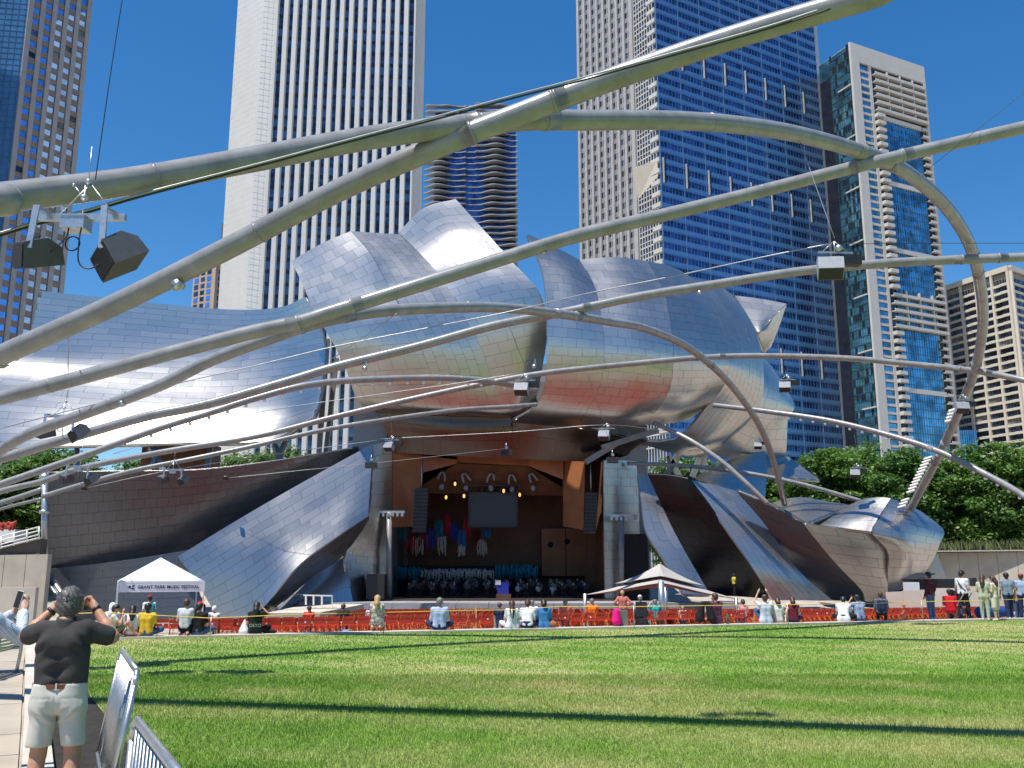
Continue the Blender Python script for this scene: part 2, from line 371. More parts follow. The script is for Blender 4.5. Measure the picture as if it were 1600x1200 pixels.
me.loops.add(nv); me.loops.foreach_set('vertex_index', np.arange(nv, dtype=np.int32))
me.polygons.add(nv // 3); me.polygons.foreach_set('loop_start', np.arange(0, nv, 3, dtype=np.int32))
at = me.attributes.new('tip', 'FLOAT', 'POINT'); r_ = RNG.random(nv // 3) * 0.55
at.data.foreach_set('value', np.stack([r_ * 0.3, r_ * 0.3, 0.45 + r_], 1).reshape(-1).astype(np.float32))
me.update(); me.validate()
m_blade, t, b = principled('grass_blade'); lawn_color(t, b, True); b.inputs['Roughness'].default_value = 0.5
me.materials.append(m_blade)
o = bpy.data.objects.new('grass', me); link(o); tag(o, 'short mown green and straw coloured grass covering the lawn', 'grass', None, 'stuff')
# ================================================================ THE BANDSHELL AND ITS STEEL WALLS
PENDING = {}                                            # thing -> cladding panels waiting to be linked
def sail(parent, label, rows, Ys=None, pw=1.2, ph=1.0, m=None, thick=0.3, name='sail', seed=0, gap=0.018, wob=0.0022, along='u'):
    """a curved steel-clad shell: rows of sightings (px, py, distance) give its surface; shingle panels stand proud of it"""
    rng = np.random.default_rng(seed + int(rows[0][0][0] * 7 + rows[-1][0][1]))
    C = np.array([[P(a[0], a[1], a[2]) for a in r] for r in rows])
    def S(u, v):
        A = cr_eval(C, v)                                # (m, cols, 3)
        out = np.empty((len(u), 3))
        n = A.shape[1]
        if n == 2: return A[:, 0] + (A[:, 1] - A[:, 0]) * u[:, None]
        q = np.concatenate([2 * A[:, :1] - A[:, 1:2], A, 2 * A[:, -1:] - A[:, -2:-1]], 1)
        x = np.clip(u, 0, 1) * (n - 1); i = np.minimum(x.astype(int), n - 2); f = (x - i)[:, None]; k = np.arange(len(u))
        a, b, c, d = q[k, i], q[k, i + 1], q[k, i + 2], q[k, i + 3]
        return 0.5 * (2 * b + (c - a) * f + (2 * a - 5 * b + 4 * c - d) * f ** 2 + (-a + 3 * b - 3 * c + d) * f ** 3)
    def N(u, v):
        e = 1e-3
        du = S(np.clip(u + e, 0, 1), v) - S(np.clip(u - e, 0, 1), v); dv = S(u, np.clip(v + e, 0, 1)) - S(u, np.clip(v - e, 0, 1))
        n = np.cross(dv, du); ln = np.linalg.norm(n, axis=1)[:, None]; n = n / np.maximum(ln, 1e-12)
        return n
    uc, vc = np.array([.5]), np.array([.5]); n0 = N(uc, vc)[0]; p0 = S(uc, vc)[0]
    sg = 1.0 if n0 @ (np.array([0, 0, CAMZ]) - p0) > 0 else -1.0
    # shell
    gu, gv = 20, 24
    U, W = np.meshgrid(np.linspace(0, 1, gu + 1), np.linspace(0, 1, gv + 1)); u, v = U.ravel(), W.ravel()
    pts, nn = S(u, v), N(u, v) * sg
    front, back = pts - nn * 0.05, pts - nn * thick
    V = np.concatenate([front, back]); K = len(pts); w_ = gu + 1; F = []; MI = []
    for j in range(gv):
        for i in range(gu):
            a, b, c, d = j * w_ + i, j * w_ + i + 1, (j + 1) * w_ + i + 1, (j + 1) * w_ + i
            F += [(a, d, c, b) if sg > 0 else (a, b, c, d), (a + K, b + K, c + K, d + K) if sg > 0 else (a + K, d + K, c + K, b + K)]; MI += [0, 1]
    rim = [j for j in range(w_)] + [j * w_ + gu for j in range(1, gv + 1)] + [gv * w_ + i for i in range(gu - 1, -1, -1)] + [j * w_ for j in range(gv - 1, 0, -1)]
    for a, b in zip(rim, rim[1:] + rim[:1]): F.append((a, b, b + K, a + K)); MI.append(1)
    me = mesh_np(name, V - origin_of(parent), F, [M_seam, m or M_steel], MI, True)
    o = link(bpy.data.objects.new(name, me), parent)
    if label: o['label'] = label
    # panels
    lu = np.mean([np.linalg.norm(np.diff(S(np.linspace(0, 1, 12), np.full(12, t)), axis=0), axis=1).sum() for t in (0.1, 0.4, 0.7, 0.95)])
    lv = np.mean([np.linalg.norm(np.diff(S(np.full(20, t), np.linspace(0, 1, 20)), axis=0), axis=1).sum() for t in (0.05, 0.5, 0.95)])
    if along == 'u':
        nu, nv = max(2, round(lu / pw)), max(2, round(lv / ph))
    else:
        nu, nv = max(2, round(lu / ph)), max(2, round(lv / pw))
    g1, g2 = gap / lu / 2, gap / lv / 2
    cells = []
    if along == 'u':
        for j in range(nv):
            off = (j % 2) * 0.5 + rng.uniform(-.12, .12)
            for i in range(-1, nu + 1):
                a, b = (i + off) / nu, (i + 1 + off) / nu
                if b <= 0.01 or a >= 0.99: continue
                cells.append((max(a, 0), min(b, 1), j / nv, (j + 1) / nv))
    else:
        for i in range(nu):
            off = (i % 2) * 0.5 + rng.uniform(-.12, .12)
            for j in range(-1, nv + 1):
                a, b = (j + off) / nv, (j + 1 + off) / nv
                if b <= 0.01 or a >= 0.99: continue
                cells.append((i / nu, (i + 1) / nu, max(a, 0), min(b, 1)))
    kq = np.array([0, .5, 1.0]); QU, QV = np.meshgrid(kq, kq); QU, QV = QU.ravel(), QV.ravel()
    for (u0, u1, v0, v1) in cells:
        a, b, c, d = u0 + g1, u1 - g1, v0 + g2, v1 - g2
        if b <= a or d <= c: continue
        uu, vv = a + (b - a) * QU, c + (d - c) * QV
        p = S(uu, vv); n = N(uu, vv) * sg
        bad = np.linalg.norm(n, axis=1) < 0.5
        if bad.any(): n[bad] = n[~bad].mean(0) if (~bad).any() else np.array([0, -1, 0])
        tu, tv = rng.normal(0, wob, 2); h = 0.022 + rng.uniform(0, .012) + tu * (QU - .5) + tv * (QV - .5)
        bul = rng.normal(0, wob * 0.5); h[4] += bul
        f = p + n * h[:, None]; r = [0, 1, 2, 5, 8, 7, 6, 3]; bk = p[r] - n[r] * 0.045
        Vp = np.concatenate([f, f[r], bk]); q = lambda *x: tuple(x) if sg < 0 else tuple(x[::-1])
        Fp = [q(0, 1, 4, 3), q(1, 2, 5, 4), q(3, 4, 7, 6), q(4, 5, 8, 7)]
        Fp += [q(9 + (k + 1) % 8, 9 + k, 17 + k, 17 + (k + 1) % 8) for k in range(8)]
        cpx = [proj(f[t])[:2] for t in (0, 2, 8, 6)]
        ar = abs(sum(cpx[t][0] * cpx[(t + 1) % 4][1] - cpx[(t + 1) % 4][0] * cpx[t][1] for t in range(4))) / 2
        inside = any(0 < x < 1600 and 0 < y < 1200 for x, y in cpx)
        tn = n + (S(np.clip(uu + 1e-3, 0, 1), vv) - S(np.clip(uu - 1e-3, 0, 1), vv)) / (2e-3 * lu) * (-tu / max((b - a) * lu, .2)) + (S(uu, np.clip(vv + 1e-3, 0, 1)) - S(uu, np.clip(vv - 1e-3, 0, 1))) / (2e-3 * lv) * (-tv / max((d - c) * lv, .2))
        lat = f[r] - f[4]; NRM = np.concatenate([tn, lat, lat]); NRM = NRM / np.maximum(np.linalg.norm(NRM, axis=1)[:, None], 1e-9)
        root = parent
        while root.parent is not None: root = root.parent
        PENDING.setdefault(root.name, []).append((ar if inside else 0.0, o, Vp, Fp, m or M_steel, rng.random(), NRM))
    return o
def panel_obj(name, Vp, Fp, mm, pv, parent, nrm):
    me = bpy.data.meshes.new(name); me.from_pydata((Vp).tolist(), [], Fp); me.materials.append(mm)
    me.polygons.foreach_set('use_smooth', np.ones(len(Fp), bool))
    at = me.attributes.new('pv', 'FLOAT', 'POINT'); at.data.foreach_set('value', np.broadcast_to(np.asarray(pv, np.float32), (len(Vp),)).copy()); me.update(); me.normals_split_custom_set_from_vertices(nrm.tolist())
    return link(bpy.data.objects.new(name, me), parent)
def flush_panels(root, limit=300):
    L_ = PENDING.pop(root.name, []); L_.sort(key=lambda t: -t[0]); og = origin_of(root)
    for (ar, o, Vp, Fp, mm, pv, nr) in L_[:limit]: panel_obj('panel', Vp - og, Fp, mm, pv, o, nr)
    rest = {}
    for r in L_[limit:]: rest.setdefault(r[4].name, []).append(r)
    for k, rs in rest.items():
        V, F, pv, NN = [], [], [], []
        for r in rs: F += [tuple(i + len(V) * 25 for i in f) for f in r[3]]; V.append(r[2] - og); pv += [r[5]] * 25; NN.append(r[6])
        o = panel_obj('cladding', np.concatenate(V), F, rs[0][4], np.array(pv), root, np.concatenate(NN)); o['kind'] = 'stuff'
def R_(pts, y): return [(a, b, y[i] if hasattr(y, '__len__') else y) for i, (a, b) in enumerate(pts)]

# ---- the bandshell: stage house, stage, headpiece of billowing sails
bs = thing('bandshell', 'large outdoor concert bandshell of billowing steel sails above a deep brown stage', 'bandshell', (0, 84, 0))
sail(bs, 'pale silver sail with a pointed outer corner', [
    R_([(455, 408), (500, 382), (548, 361)], (81.2, 80.9, 80.9)), R_([(473, 445), (527, 425), (580, 398)], (80.3, 80.1, 80.1)),
    R_([(491, 487), (550, 465), (607, 447)], (79.6, 79.4, 79.6)), R_([(512, 522), (575, 508), (638, 500)], (79.0, 78.7, 79.0)),
    R_([(538, 570), (600, 565), (664, 560)], (79.3, 79.0, 79.2)), R_([(562, 630), (625, 632), (690, 634)], (80.9, 80.7, 80.7)),
    R_([(600, 645), (650, 647), (705, 650)], (83.0, 82.8, 82.8))], pw=1.15, ph=1.0)
sail(bs, 'blue grey ribbed sail wedged between two taller ones', [
    R_([(548, 361), (585, 364), (622, 366)], (80.9, 81.5, 82.2)), R_([(580, 398), (617, 396), (655, 395)], (80.1, 80.8, 81.6)),
    R_([(607, 447), (648, 438), (690, 435)], (79.6, 80.0, 80.5)), R_([(638, 500), (680, 495), (722, 490)], (79.0, 79.3, 79.6)),
    R_([(664, 560), (710, 556), (755, 552)], (79.2, 79.4, 79.8)), R_([(690, 634), (735, 636), (780, 638)], (80.7, 80.9, 81.3)),
    R_([(705, 650), (750, 651), (792, 652)], (82.8, 83.0, 83.2))], pw=1.0, ph=0.8, along='v')
sail(bs, 'tallest silver sail with a bright sun glint', [
    R_([(622, 364), (662, 325), (712, 311)], (82.2, 82.3, 82.5)), R_([(655, 395), (710, 365), (762, 366)], (81.6, 81.65, 81.6)),
    R_([(690, 435), (750, 415), (803, 412)], (80.5, 80.0, 80.05)), R_([(722, 490), (790, 470), (846, 462)], (79.6, 79.3, 79.4)),
    R_([(755, 552), (808, 540), (854, 530)], (79.8, 79.6, 80.0)), R_([(780, 638), (815, 632), (838, 620)], (81.3, 81.4, 81.9)),
    R_([(792, 652), (815, 648), (828, 640)], (83.2, 83.2, 83.8))], pw=1.3, ph=0.85)
sail(bs, 'blue sail with a tall thin horn at its corner', [
    R_([(824, 366), (865, 385), (905, 406)], (80.2, 80.6, 81.2)), R_([(846, 420), (890, 425), (928, 445)], (77.9, 78.2, 78.5)),
    R_([(853, 475), (898, 480), (939, 492)], (76.8, 76.8, 77.0)), R_([(854, 540), (900, 543), (944, 545)], (76.5, 76.4, 76.5)),
    R_([(852, 598), (898, 600), (938, 600)], (77.3, 77.2, 77.2)), R_([(836, 635), (878, 642), (915, 645)], (78.8, 78.8, 78.8)),
    R_([(798, 660), (850, 664), (900, 668)], (81.2, 81.2, 81.4))], pw=1.2, ph=0.8)
sail(bs, 'broad middle sail, grey above and copper toned below', [
    R_([(905, 406), (960, 402), (1012, 408)], (81.2, 81.4, 82.0)), R_([(928, 445), (985, 448), (1037, 455)], (78.5, 78.6, 79.2)),
    R_([(939, 492), (995, 498), (1048, 505)], (77.0, 77.0, 77.4)), R_([(944, 545), (1000, 550), (1052, 560)], (76.5, 76.4, 76.9)),
    R_([(938, 600), (995, 605), (1045, 610)], (77.2, 77.2, 77.8)), R_([(915, 645), (970, 650), (1022, 645)], (78.8, 78.9, 79.6)),
    R_([(900, 668), (950, 668), (1000, 664)], (81.4, 81.4, 82.2))], pw=1.2, ph=0.8)
sail(bs, 'deep blue sail curving away from the stage', [
    R_([(1012, 408), (1052, 418), (1085, 437)], (82.0, 84.0, 87.0)), R_([(1037, 455), (1075, 460), (1107, 470)], (79.2, 81.0, 83.6)),
    R_([(1048, 505), (1090, 510), (1128, 517)], (77.4, 79.0, 81.4)), R_([(1052, 560), (1098, 562), (1140, 565)], (76.9, 78.4, 80.6)),
    R_([(1045, 610), (1095, 606), (1132, 600)], (77.8, 79.2, 81.2)), R_([(1022, 645), (1070, 640), (1110, 628)], (79.6, 80.6, 82.2)),
    R_([(1000, 664), (1040, 662), (1078, 655)], (82.2, 82.8, 84.0))], pw=1.2, ph=0.8)
sail(bs, 'narrow sail with standing ribs at the far end', [
    R_([(1085, 437), (1113, 440), (1142, 458)], (87.0, 88.2, 89.4)), R_([(1107, 470), (1140, 475), (1166, 490)], (83.8, 85.0, 86.4)),
    R_([(1128, 517), (1160, 522), (1185, 532)], (81.6, 83.0, 84.4)), R_([(1140, 565), (1168, 570), (1193, 580)], (80.8, 82.4, 84.0)),
    R_([(1132, 600), (1162, 610), (1190, 620)], (81.2, 82.6, 84.2)), R_([(1110, 628), (1140, 645), (1172, 655)], (82.2, 83.2, 84.6)),
    R_([(1060, 684), (1098, 694), (1138, 688)], (83.4, 84.2, 85.4)), R_([(1000, 692), (1050, 708), (1098, 716)], (84.6, 85.4, 86.4))], pw=1.6, ph=0.6, along='v')
sail(bs, 'pointed grey facet jutting out behind the ribbed sail', [
    R_([(1148, 462), (1188, 467), (1229, 475)], (92, 91, 90)), R_([(1166, 490), (1190, 493), (1212, 492)], (89.5, 89.0, 89.0)), R_([(1183, 519), (1190, 518), (1197, 516)], (87.4, 87.4, 88))], pw=1.2, ph=0.9)
sail(bs, 'olive shaded underside of the pointed facet', [
    R_([(1183, 519), (1206, 497), (1229, 475)], (87.4, 88.6, 90)), R_([(1189, 535), (1204, 522), (1218, 508)], (88.6, 89.2, 90)), R_([(1194, 552), (1199, 547), (1205, 541)], (90, 90, 90.4))], pw=1.2, ph=0.9)
sail(bs, 'sky blue side sheet below the pointed facet', [
    R_([(1190, 556), (1205, 572), (1216, 588)], (86, 88, 90)), R_([(1188, 600), (1215, 612), (1241, 632)], (84.6, 86.6, 89)),
    R_([(1175, 650), (1205, 655), (1231, 655)], (84.4, 86.2, 88.4)), R_([(1140, 685), (1180, 700), (1229, 700)], (85.0, 86.6, 88.6)), R_([(1108, 707), (1165, 722), (1227, 716)], (86.4, 87.6, 89.2))], pw=1.1, ph=0.9)
sail(bs, 'low sky blue sheet beside the trees', [
    R_([(1143, 718), (1170, 710), (1196, 704)], (86, 86.6, 87.4)), R_([(1088, 745), (1150, 741), (1198, 740)], (83.6, 84.2, 85.6)), R_([(1105, 757), (1155, 769), (1196, 776)], (82.4, 83.0, 84.4))], pw=1.0, ph=0.8)
sail(bs, 'small flat slate blue canopy sheet', [
    R_([(1197, 719), (1215, 716), (1232, 714)], (90, 90, 90)), R_([(1199, 744), (1240, 747), (1281, 750)], (86, 86, 86))], pw=0.9, ph=0.6)
# under the sails: dark soffit sheets down to the stage opening
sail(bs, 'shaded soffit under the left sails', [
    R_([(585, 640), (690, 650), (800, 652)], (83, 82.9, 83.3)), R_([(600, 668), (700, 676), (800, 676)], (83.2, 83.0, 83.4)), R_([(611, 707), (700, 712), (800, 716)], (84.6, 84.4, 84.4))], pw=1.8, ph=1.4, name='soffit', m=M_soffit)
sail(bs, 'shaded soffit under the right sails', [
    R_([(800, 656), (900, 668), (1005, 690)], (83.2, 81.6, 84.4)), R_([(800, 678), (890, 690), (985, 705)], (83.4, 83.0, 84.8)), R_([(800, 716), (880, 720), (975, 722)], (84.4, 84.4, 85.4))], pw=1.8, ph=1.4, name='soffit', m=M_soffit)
# stage house masses behind the cladding
SX0, SX1 = P(611, 820, 84)[0], P(945, 820, 84)[0]       # stage opening
SZ0, SZ1 = P(780, 935, 84)[2], P(780, 706, 84)[2]
mb = MB()
mb.box(((SX0 + SX1) / 2, 101.4, 11), (SX1 - SX0 + 6, 5, 26), 0)
mb.box((SX0 - 2.2, 92, 10), (3.4, 14, 22), 0); mb.box((SX1 + 2.4, 92, 10), (3.4, 14, 22), 0)
mb.box(((SX0 + SX1) / 2, 92.0, SZ1 + 4.4), (SX1 - SX0 + 3, 13, 5), 0)
mb.build('wall', mat('stage_house_grey', (0.30, 0.30, 0.31), 0.6, 0.3, 0.1, 0.5), bs)
# stage floor and its stepped concrete front
ft = [P(415, 948, 78.5), P(560, 948, 78), P(1080, 948, 78), P(1280, 945, 78.5)]
mb = MB()
mb.box(((SX0 + SX1) / 2, 90, SZ0 - 0.6), (SX1 - SX0 + 1.6, 18, 1.2), 0)
mb.build('stage', M_stagefloor, bs)
mb = MB()
zt = SZ0 - 0.12
for i in range(14):
    x0 = SX0 - 6.5 + i * (SX1 - SX0 + 17) / 14; x1 = x0 + (SX1 - SX0 + 17) / 14 - 0.03
    yy0, yy1 = 77.5 - 2.2 * math.sin(math.pi * i / 14), 77.5 - 2.2 * math.sin(math.pi * (i + 1) / 14)
    mb.hexa([(x0, yy0, -3), (x1, yy1, -3), (x1, 81, -3), (x0, 81, -3), (x0, yy0, zt), (x1, yy1, zt), (x1, 81, zt), (x0, 81, zt)])
o = mb.build('apron', mat('apron_concrete', (0.30, 0.30, 0.31), 0.75, 0, 0.12, 0.8, 0.2, 12), bs)
# interior
SY = 84.4
def shell_wall(name, a, b, z0, z1, m, parent, th=0.25):
    return MB().bar((a[0], a[1], (z0 + z1) / 2), (b[0], b[1], (z0 + z1) / 2), th, z1 - z0, 0).build(name, m, parent)
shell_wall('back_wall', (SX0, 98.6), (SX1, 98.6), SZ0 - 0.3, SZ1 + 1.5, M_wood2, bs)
xl = P(660, 820, 90)[0]; xr = P(882, 820, 90)[0]
# big wooden side leaves hung at each side of the opening
for (p0, p1, lab) in ((((613, 706), (661, 712), (651, 822), (613, 824)), (84.6, 86.5), 'tall brown wood side leaf'), (((880, 716), (914, 716), (912, 828), (880, 822)), (87.0, 84.9), 'tall brown wood side leaf')):
    y0, y1 = p1
    q = [P(*p0[0], y0), P(*p0[1], y1), P(*p0[2], y1), P(*p0[3], y0)]
    MB().hexa([v + np.array([0, 0.25, 0]) for v in q] + list(q)).build('wall_panel', M_wood, bs)
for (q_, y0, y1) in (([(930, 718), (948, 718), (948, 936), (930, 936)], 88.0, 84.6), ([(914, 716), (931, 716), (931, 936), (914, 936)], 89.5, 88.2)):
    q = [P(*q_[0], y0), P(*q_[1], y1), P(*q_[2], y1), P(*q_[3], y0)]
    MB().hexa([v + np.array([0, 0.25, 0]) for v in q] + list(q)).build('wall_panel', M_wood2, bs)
# header leaves
for q_, ys_ in (([(661, 712), (714, 718), (714, 724), (661, 738)], 86.4), ([(714, 704), (826, 708), (826, 728), (714, 722)], 87.2), ([(826, 708), (880, 716), (880, 749), (826, 728)], 86.6)):
    q = [P(*a, ys_) for a in q_]
    MB().hexa([v + np.array([0, 0.3, 0]) for v in q] + list(q)).build('header_panel', M_wood, bs)
# ceiling reflector and rear upper wall in dark wood, rear gallery
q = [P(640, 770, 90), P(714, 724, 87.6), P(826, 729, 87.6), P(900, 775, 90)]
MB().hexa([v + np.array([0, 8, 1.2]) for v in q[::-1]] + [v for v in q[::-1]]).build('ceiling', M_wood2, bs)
for k, (x0, x1) in enumerate(((846, 884), (884, 925))):
    a, c = P(x0, 826, 96.5), P(x1, 900, 96.5)
    MB().box(((a[0] + c[0]) / 2, 96.6, (a[2] + c[2]) / 2), (c[0] - a[0] - 0.05, 0.3, a[2] - c[2]), 0).build('wall_panel', M_wood, bs)
for (x, y) in ((860, 851), (886, 846)):
    c = P(x, y, 96.3); MB().tube([c, c + np.array([0, 0.1, 0])], 0.28, 12).build('porthole', M_dark, bs)
# choir terrace at the back of the stage with its rail
a, c = P(618, 880, 94), P(842, 880, 94)
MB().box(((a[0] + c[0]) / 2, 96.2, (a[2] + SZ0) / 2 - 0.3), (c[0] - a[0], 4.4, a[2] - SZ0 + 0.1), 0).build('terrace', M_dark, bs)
rail = MB()
for k in range(9): x = a[0] + (c[0] - a[0]) * k / 8; rail.bar((x, 94.1, a[2] - 0.3), (x, 94.1, a[2] + 0.75), 0.05)
rail.bar((a[0], 94.1, a[2] + 0.75), (c[0], 94.1, a[2] + 0.75), 0.06); rail.build('railing', M_black, bs)
# grey masts beside the opening and pillar faces
sail(bs, 'grey steel face of the left stage pillar', [
    R_([(583, 695), (597, 691), (612, 688)], (82.6, 83.2, 84)), R_([(576, 808), (594, 808), (612, 808)], (81.4, 82.6, 84)),
    R_([(540, 866), (575, 870), (612, 872)], (80.2, 82, 84)), R_([(552, 941), (580, 940), (612, 938)], (79.8, 82, 84))], pw=1.0, ph=0.8, name='pillar_face', m=M_steel, wob=0.008)
sail(bs, 'grey steel face of the right stage pillar', [
    R_([(943, 719), (970, 719), (1000, 721)], (84, 84.3, 85.2)), R_([(943, 790), (972, 792), (1004, 792)], (84, 84.3, 85.2)), R_([(944, 870), (974, 870), (1006, 870)], (84, 84.3, 85.2)), R_([(945, 940), (975, 940), (1010, 940)], (84, 84.2, 85.2))], pw=1.0, ph=0.8, name='pillar_face', m=M_steel, wob=0.008)
for (x0, y0, y1) in ((608, 800, 936), (971, 806, 938)):
    a, c = P(x0, y0, 82.6), P(x0, y1, 82.6); MB().tube([a, c], 0.24, 12).build('mast', M_pipe, bs)
    arm = MB(); arm.bar(a + np.array([-1.0, 0, 0]), a + np.array([1.4, 0, 0]), 0.3, 0.22)
    for k in range(6): arm.box(a + np.array([-0.9 + k * 0.42, -0.15, -0.25]), (0.2, 0.3, 0.3))
    arm.build('lamp_arm', M_galv, bs)
a, c = P(975, 838, 83.6), P(1012, 892, 83.6)
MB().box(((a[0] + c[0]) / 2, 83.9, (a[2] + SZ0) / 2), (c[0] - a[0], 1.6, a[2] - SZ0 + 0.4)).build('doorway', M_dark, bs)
a, c = P(716, 641, 82), P(556, 668, 82)
# struts under the sails
st = MB()
for (p, q) in (((985, 680, 84.2), (915, 722, 83.4)), ((940, 700, 83.6), (1028, 672, 83.8)), ((1040, 745, 88), (1062, 705, 88)), ((1062, 745, 88), (1044, 712, 88)), ((1082, 745, 88), (1095, 712, 88)), ((1100, 745, 88), (1100, 712, 88)), ((1196, 690, 90), (1150, 716, 90))):
    MB().bar(P(*p), P(*q), 0.5, 0.5).build('strut', M_pipe, bs)
flush_panels(bs)

# ---- the long billowing wing at the left
lw = thing('steel_wing', 'long billowing steel wing with horizontal panels behind the dark wall, bright where the sun glints', 'steel wing', (-28, 86, 0))
sail(lw, None, [
    R_([(60, 454), (208, 470), (347, 483), (433, 481), (477, 464)], (88, 88.6, 88.4, 87, 85)), R_([(52, 505), (200, 515), (340, 525), (435, 520), (497, 500)], (87.8, 88.4, 88.2, 86.7, 84.2)),
    R_([(30, 556), (190, 562), (335, 566), (440, 556), (508, 545)], (87.2, 87.8, 87.6, 86.1, 83.3)), R_([(-20, 590), (170, 607), (320, 614), (440, 607), (505, 592)], (86.0, 86.7, 86.5, 85.1, 82.6)),
    R_([(-60, 640), (150, 650), (310, 655), (440, 647), (498, 630)], (84.9, 85.6, 85.3, 84.0, 82.0)), R_([(-80, 705), (140, 696), (300, 692), (420, 688), (490, 652)], (83.9, 84.0, 83.2, 82.3, 81.4))], pw=2.6, ph=0.62, thick=0.4)
st = MB()
for (p, q) in (((235, 700, 86), (255, 735, 84)), ((255, 690, 86), (235, 735, 84)), ((428, 695, 86), (440, 722, 84)), ((446, 690, 86), (432, 722, 84)), ((120, 700, 86), (120, 745, 84)), ((330, 695, 86), (322, 740, 84)), ((512, 530, 86), (500, 690, 86)), ((526, 560, 88), (510, 700, 88))):
    a, c = P(*p), P(*q); MB().bar(a, c - (a - c) * 0.8, 0.42, 0.42).build('strut', M_pipe, lw)
a, c = P(225, 702, 88), P(330, 745, 88); MB().box(((a[0] + c[0]) / 2, 89, (a[2] + c[2]) / 2 - 3), (c[0] - a[0], 3, a[2] - c[2] + 7)).build('service_core', M_wood2, lw)
flush_panels(lw)

# ---- flank walls left of the stage
fl = thing('flank_wall', 'dark grey steel wall left of the stage with a pale twisted steel band across it', 'steel wall', (-30, 74, -1.7))
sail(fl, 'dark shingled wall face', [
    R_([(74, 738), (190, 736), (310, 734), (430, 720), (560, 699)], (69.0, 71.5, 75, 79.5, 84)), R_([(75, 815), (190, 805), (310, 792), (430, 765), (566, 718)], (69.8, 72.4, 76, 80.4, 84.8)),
    R_([(76, 891), (190, 879), (310, 862), (440, 826), (576, 746)], (71.0, 73.6, 77.2, 81.6, 85.6))], pw=1.05, ph=0.66, m=M_steel_darkrefl)
sail(fl, 'grey sloping base under the dark wall', [
    R_([(76, 889), (190, 876), (312, 856)], (70.6, 72.0, 74.5)), R_([(92, 928), (190, 925), (310, 918)], (70.8, 72.0, 73.6)), R_([(105, 975), (200, 975), (335, 975)], (71, 72, 73.4))], pw=2.4, ph=0.62, m=M_steel_darkrefl)
sail(fl, 'pale twisted band rising towards the stage', [
    R_([(277, 870), (350, 825), (430, 778), (510, 733), (583, 693)], (72.5, 74.5, 77.6, 80.4, 82.8)), R_([(312, 917), (385, 872), (452, 832), (520, 790), (579, 750)], (72.9, 74.2, 76.3, 78.9, 81.2)),
    R_([(345, 975), (405, 955), (466, 884), (525, 840), (575, 807)], (73.2, 73.9, 75.0, 77.2, 79.6))], pw=1.9, ph=0.66)
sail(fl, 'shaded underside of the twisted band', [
    R_([(345, 978), (405, 957), (466, 885), (525, 841), (575, 808)], (73.5, 74.2, 75.3, 77.5, 79.9)), R_([(395, 978), (432, 950), (488, 902), (538, 867), (577, 811)], (77.6, 78.1, 78.8, 80.4, 81.3))], pw=1.9, ph=0.8, m=M_steel_darkrefl)
sail(fl, 'blue tinted sloping panel beside the stage pillar', [
    R_([(432, 947), (488, 903), (540, 868)], (79, 80.2, 81.0)), R_([(434, 950), (490, 925), (546, 904)], (78.6, 79.0, 79.8)), R_([(436, 956), (495, 950), (553, 942)], (78.0, 78.2, 78.8))], pw=1.4, ph=1.2)
p = MB(); a, c = P(70, 738, 68.5), P(70, 893, 68.5); p.tube([a, c], 0.24, 12); p.tube([P(72, 892, 68.5), P(118, 960, 66.5)], 0.22, 10); p.tube([P(66, 892, 68.5), P(108, 965, 66.2)], 0.1, 8)
for y in (745, 800, 890): b_ = P(70, y, 68.5); p.tube([b_ - np.array([0, 0, .12]), b_ + np.array([0, 0, .12])], 0.38, 12)
p.build('post', M_galv, fl)
for (x, y) in ((134, 763), (354, 747)):
    q = P(x, y, 69.3 if x < 200 else 74); MB().tube([q, q + np.array([0.02, -0.5, 0])], 0.16, 10).build('cable_anchor', M_black, fl)
flush_panels(fl)

# ---- flank walls right of the stage
fr = thing('flank_wall', 'fanned steel wall right of the stage, dark faces between pale twisted bands', 'steel wall', (26, 77, -1.7))
sail(fr, 'narrow blue grey band next to the stage pillar', [
    R_([(996, 742), (1004, 741), (1012, 741)], (80.4, 80.5, 80.6)), R_([(1002, 781), (1016, 782), (1031, 784)], (79.0, 79.1, 79.2)), R_([(1009, 830), (1030, 829), (1052, 828)], (77.4, 77.6, 77.8)),
    R_([(1035, 872), (1055, 871), (1075, 870)], (76.2, 76.4, 76.7)), R_([(1068, 930), (1088, 930), (1110, 930)], (75, 75.2, 75.6))], pw=2.0, ph=0.7, along='v')
sail(fr, 'near black reflecting face between the bands', [
    R_([(1012, 741), (1045, 743), (1075, 749)], (78.4, 77.4, 76.4)), R_([(1031, 784), (1070, 788), (1109, 793)], (79.0, 78.0, 77.0)), R_([(1052, 828), (1096, 833), (1141, 838)], (79.6, 78.6, 77.6)),
    R_([(1075, 870), (1122, 876), (1171, 881)], (80.2, 79.2, 78.2)), R_([(1110, 930), (1155, 932), (1208, 936)], (81, 80, 79))], pw=1.8, ph=1.1, m=M_steel_black, wob=0.003)
sail(fr, 'broad pale band, rosy at its foot', [
    R_([(1076, 750), (1113, 757), (1150, 767)], (79.0, 79.0, 79.0)), R_([(1110, 793), (1153, 803), (1192, 815)], (77.6, 77.6, 77.7)), R_([(1142, 838), (1186, 850), (1226, 864)], (76.6, 76.6, 76.7)),
    R_([(1172, 881), (1214, 892), (1258, 902)], (76.0, 76.0, 76.2)), R_([(1208, 938), (1252, 938), (1301, 938)], (76.0, 76.0, 76.2))], pw=1.7, ph=0.6, along='v')
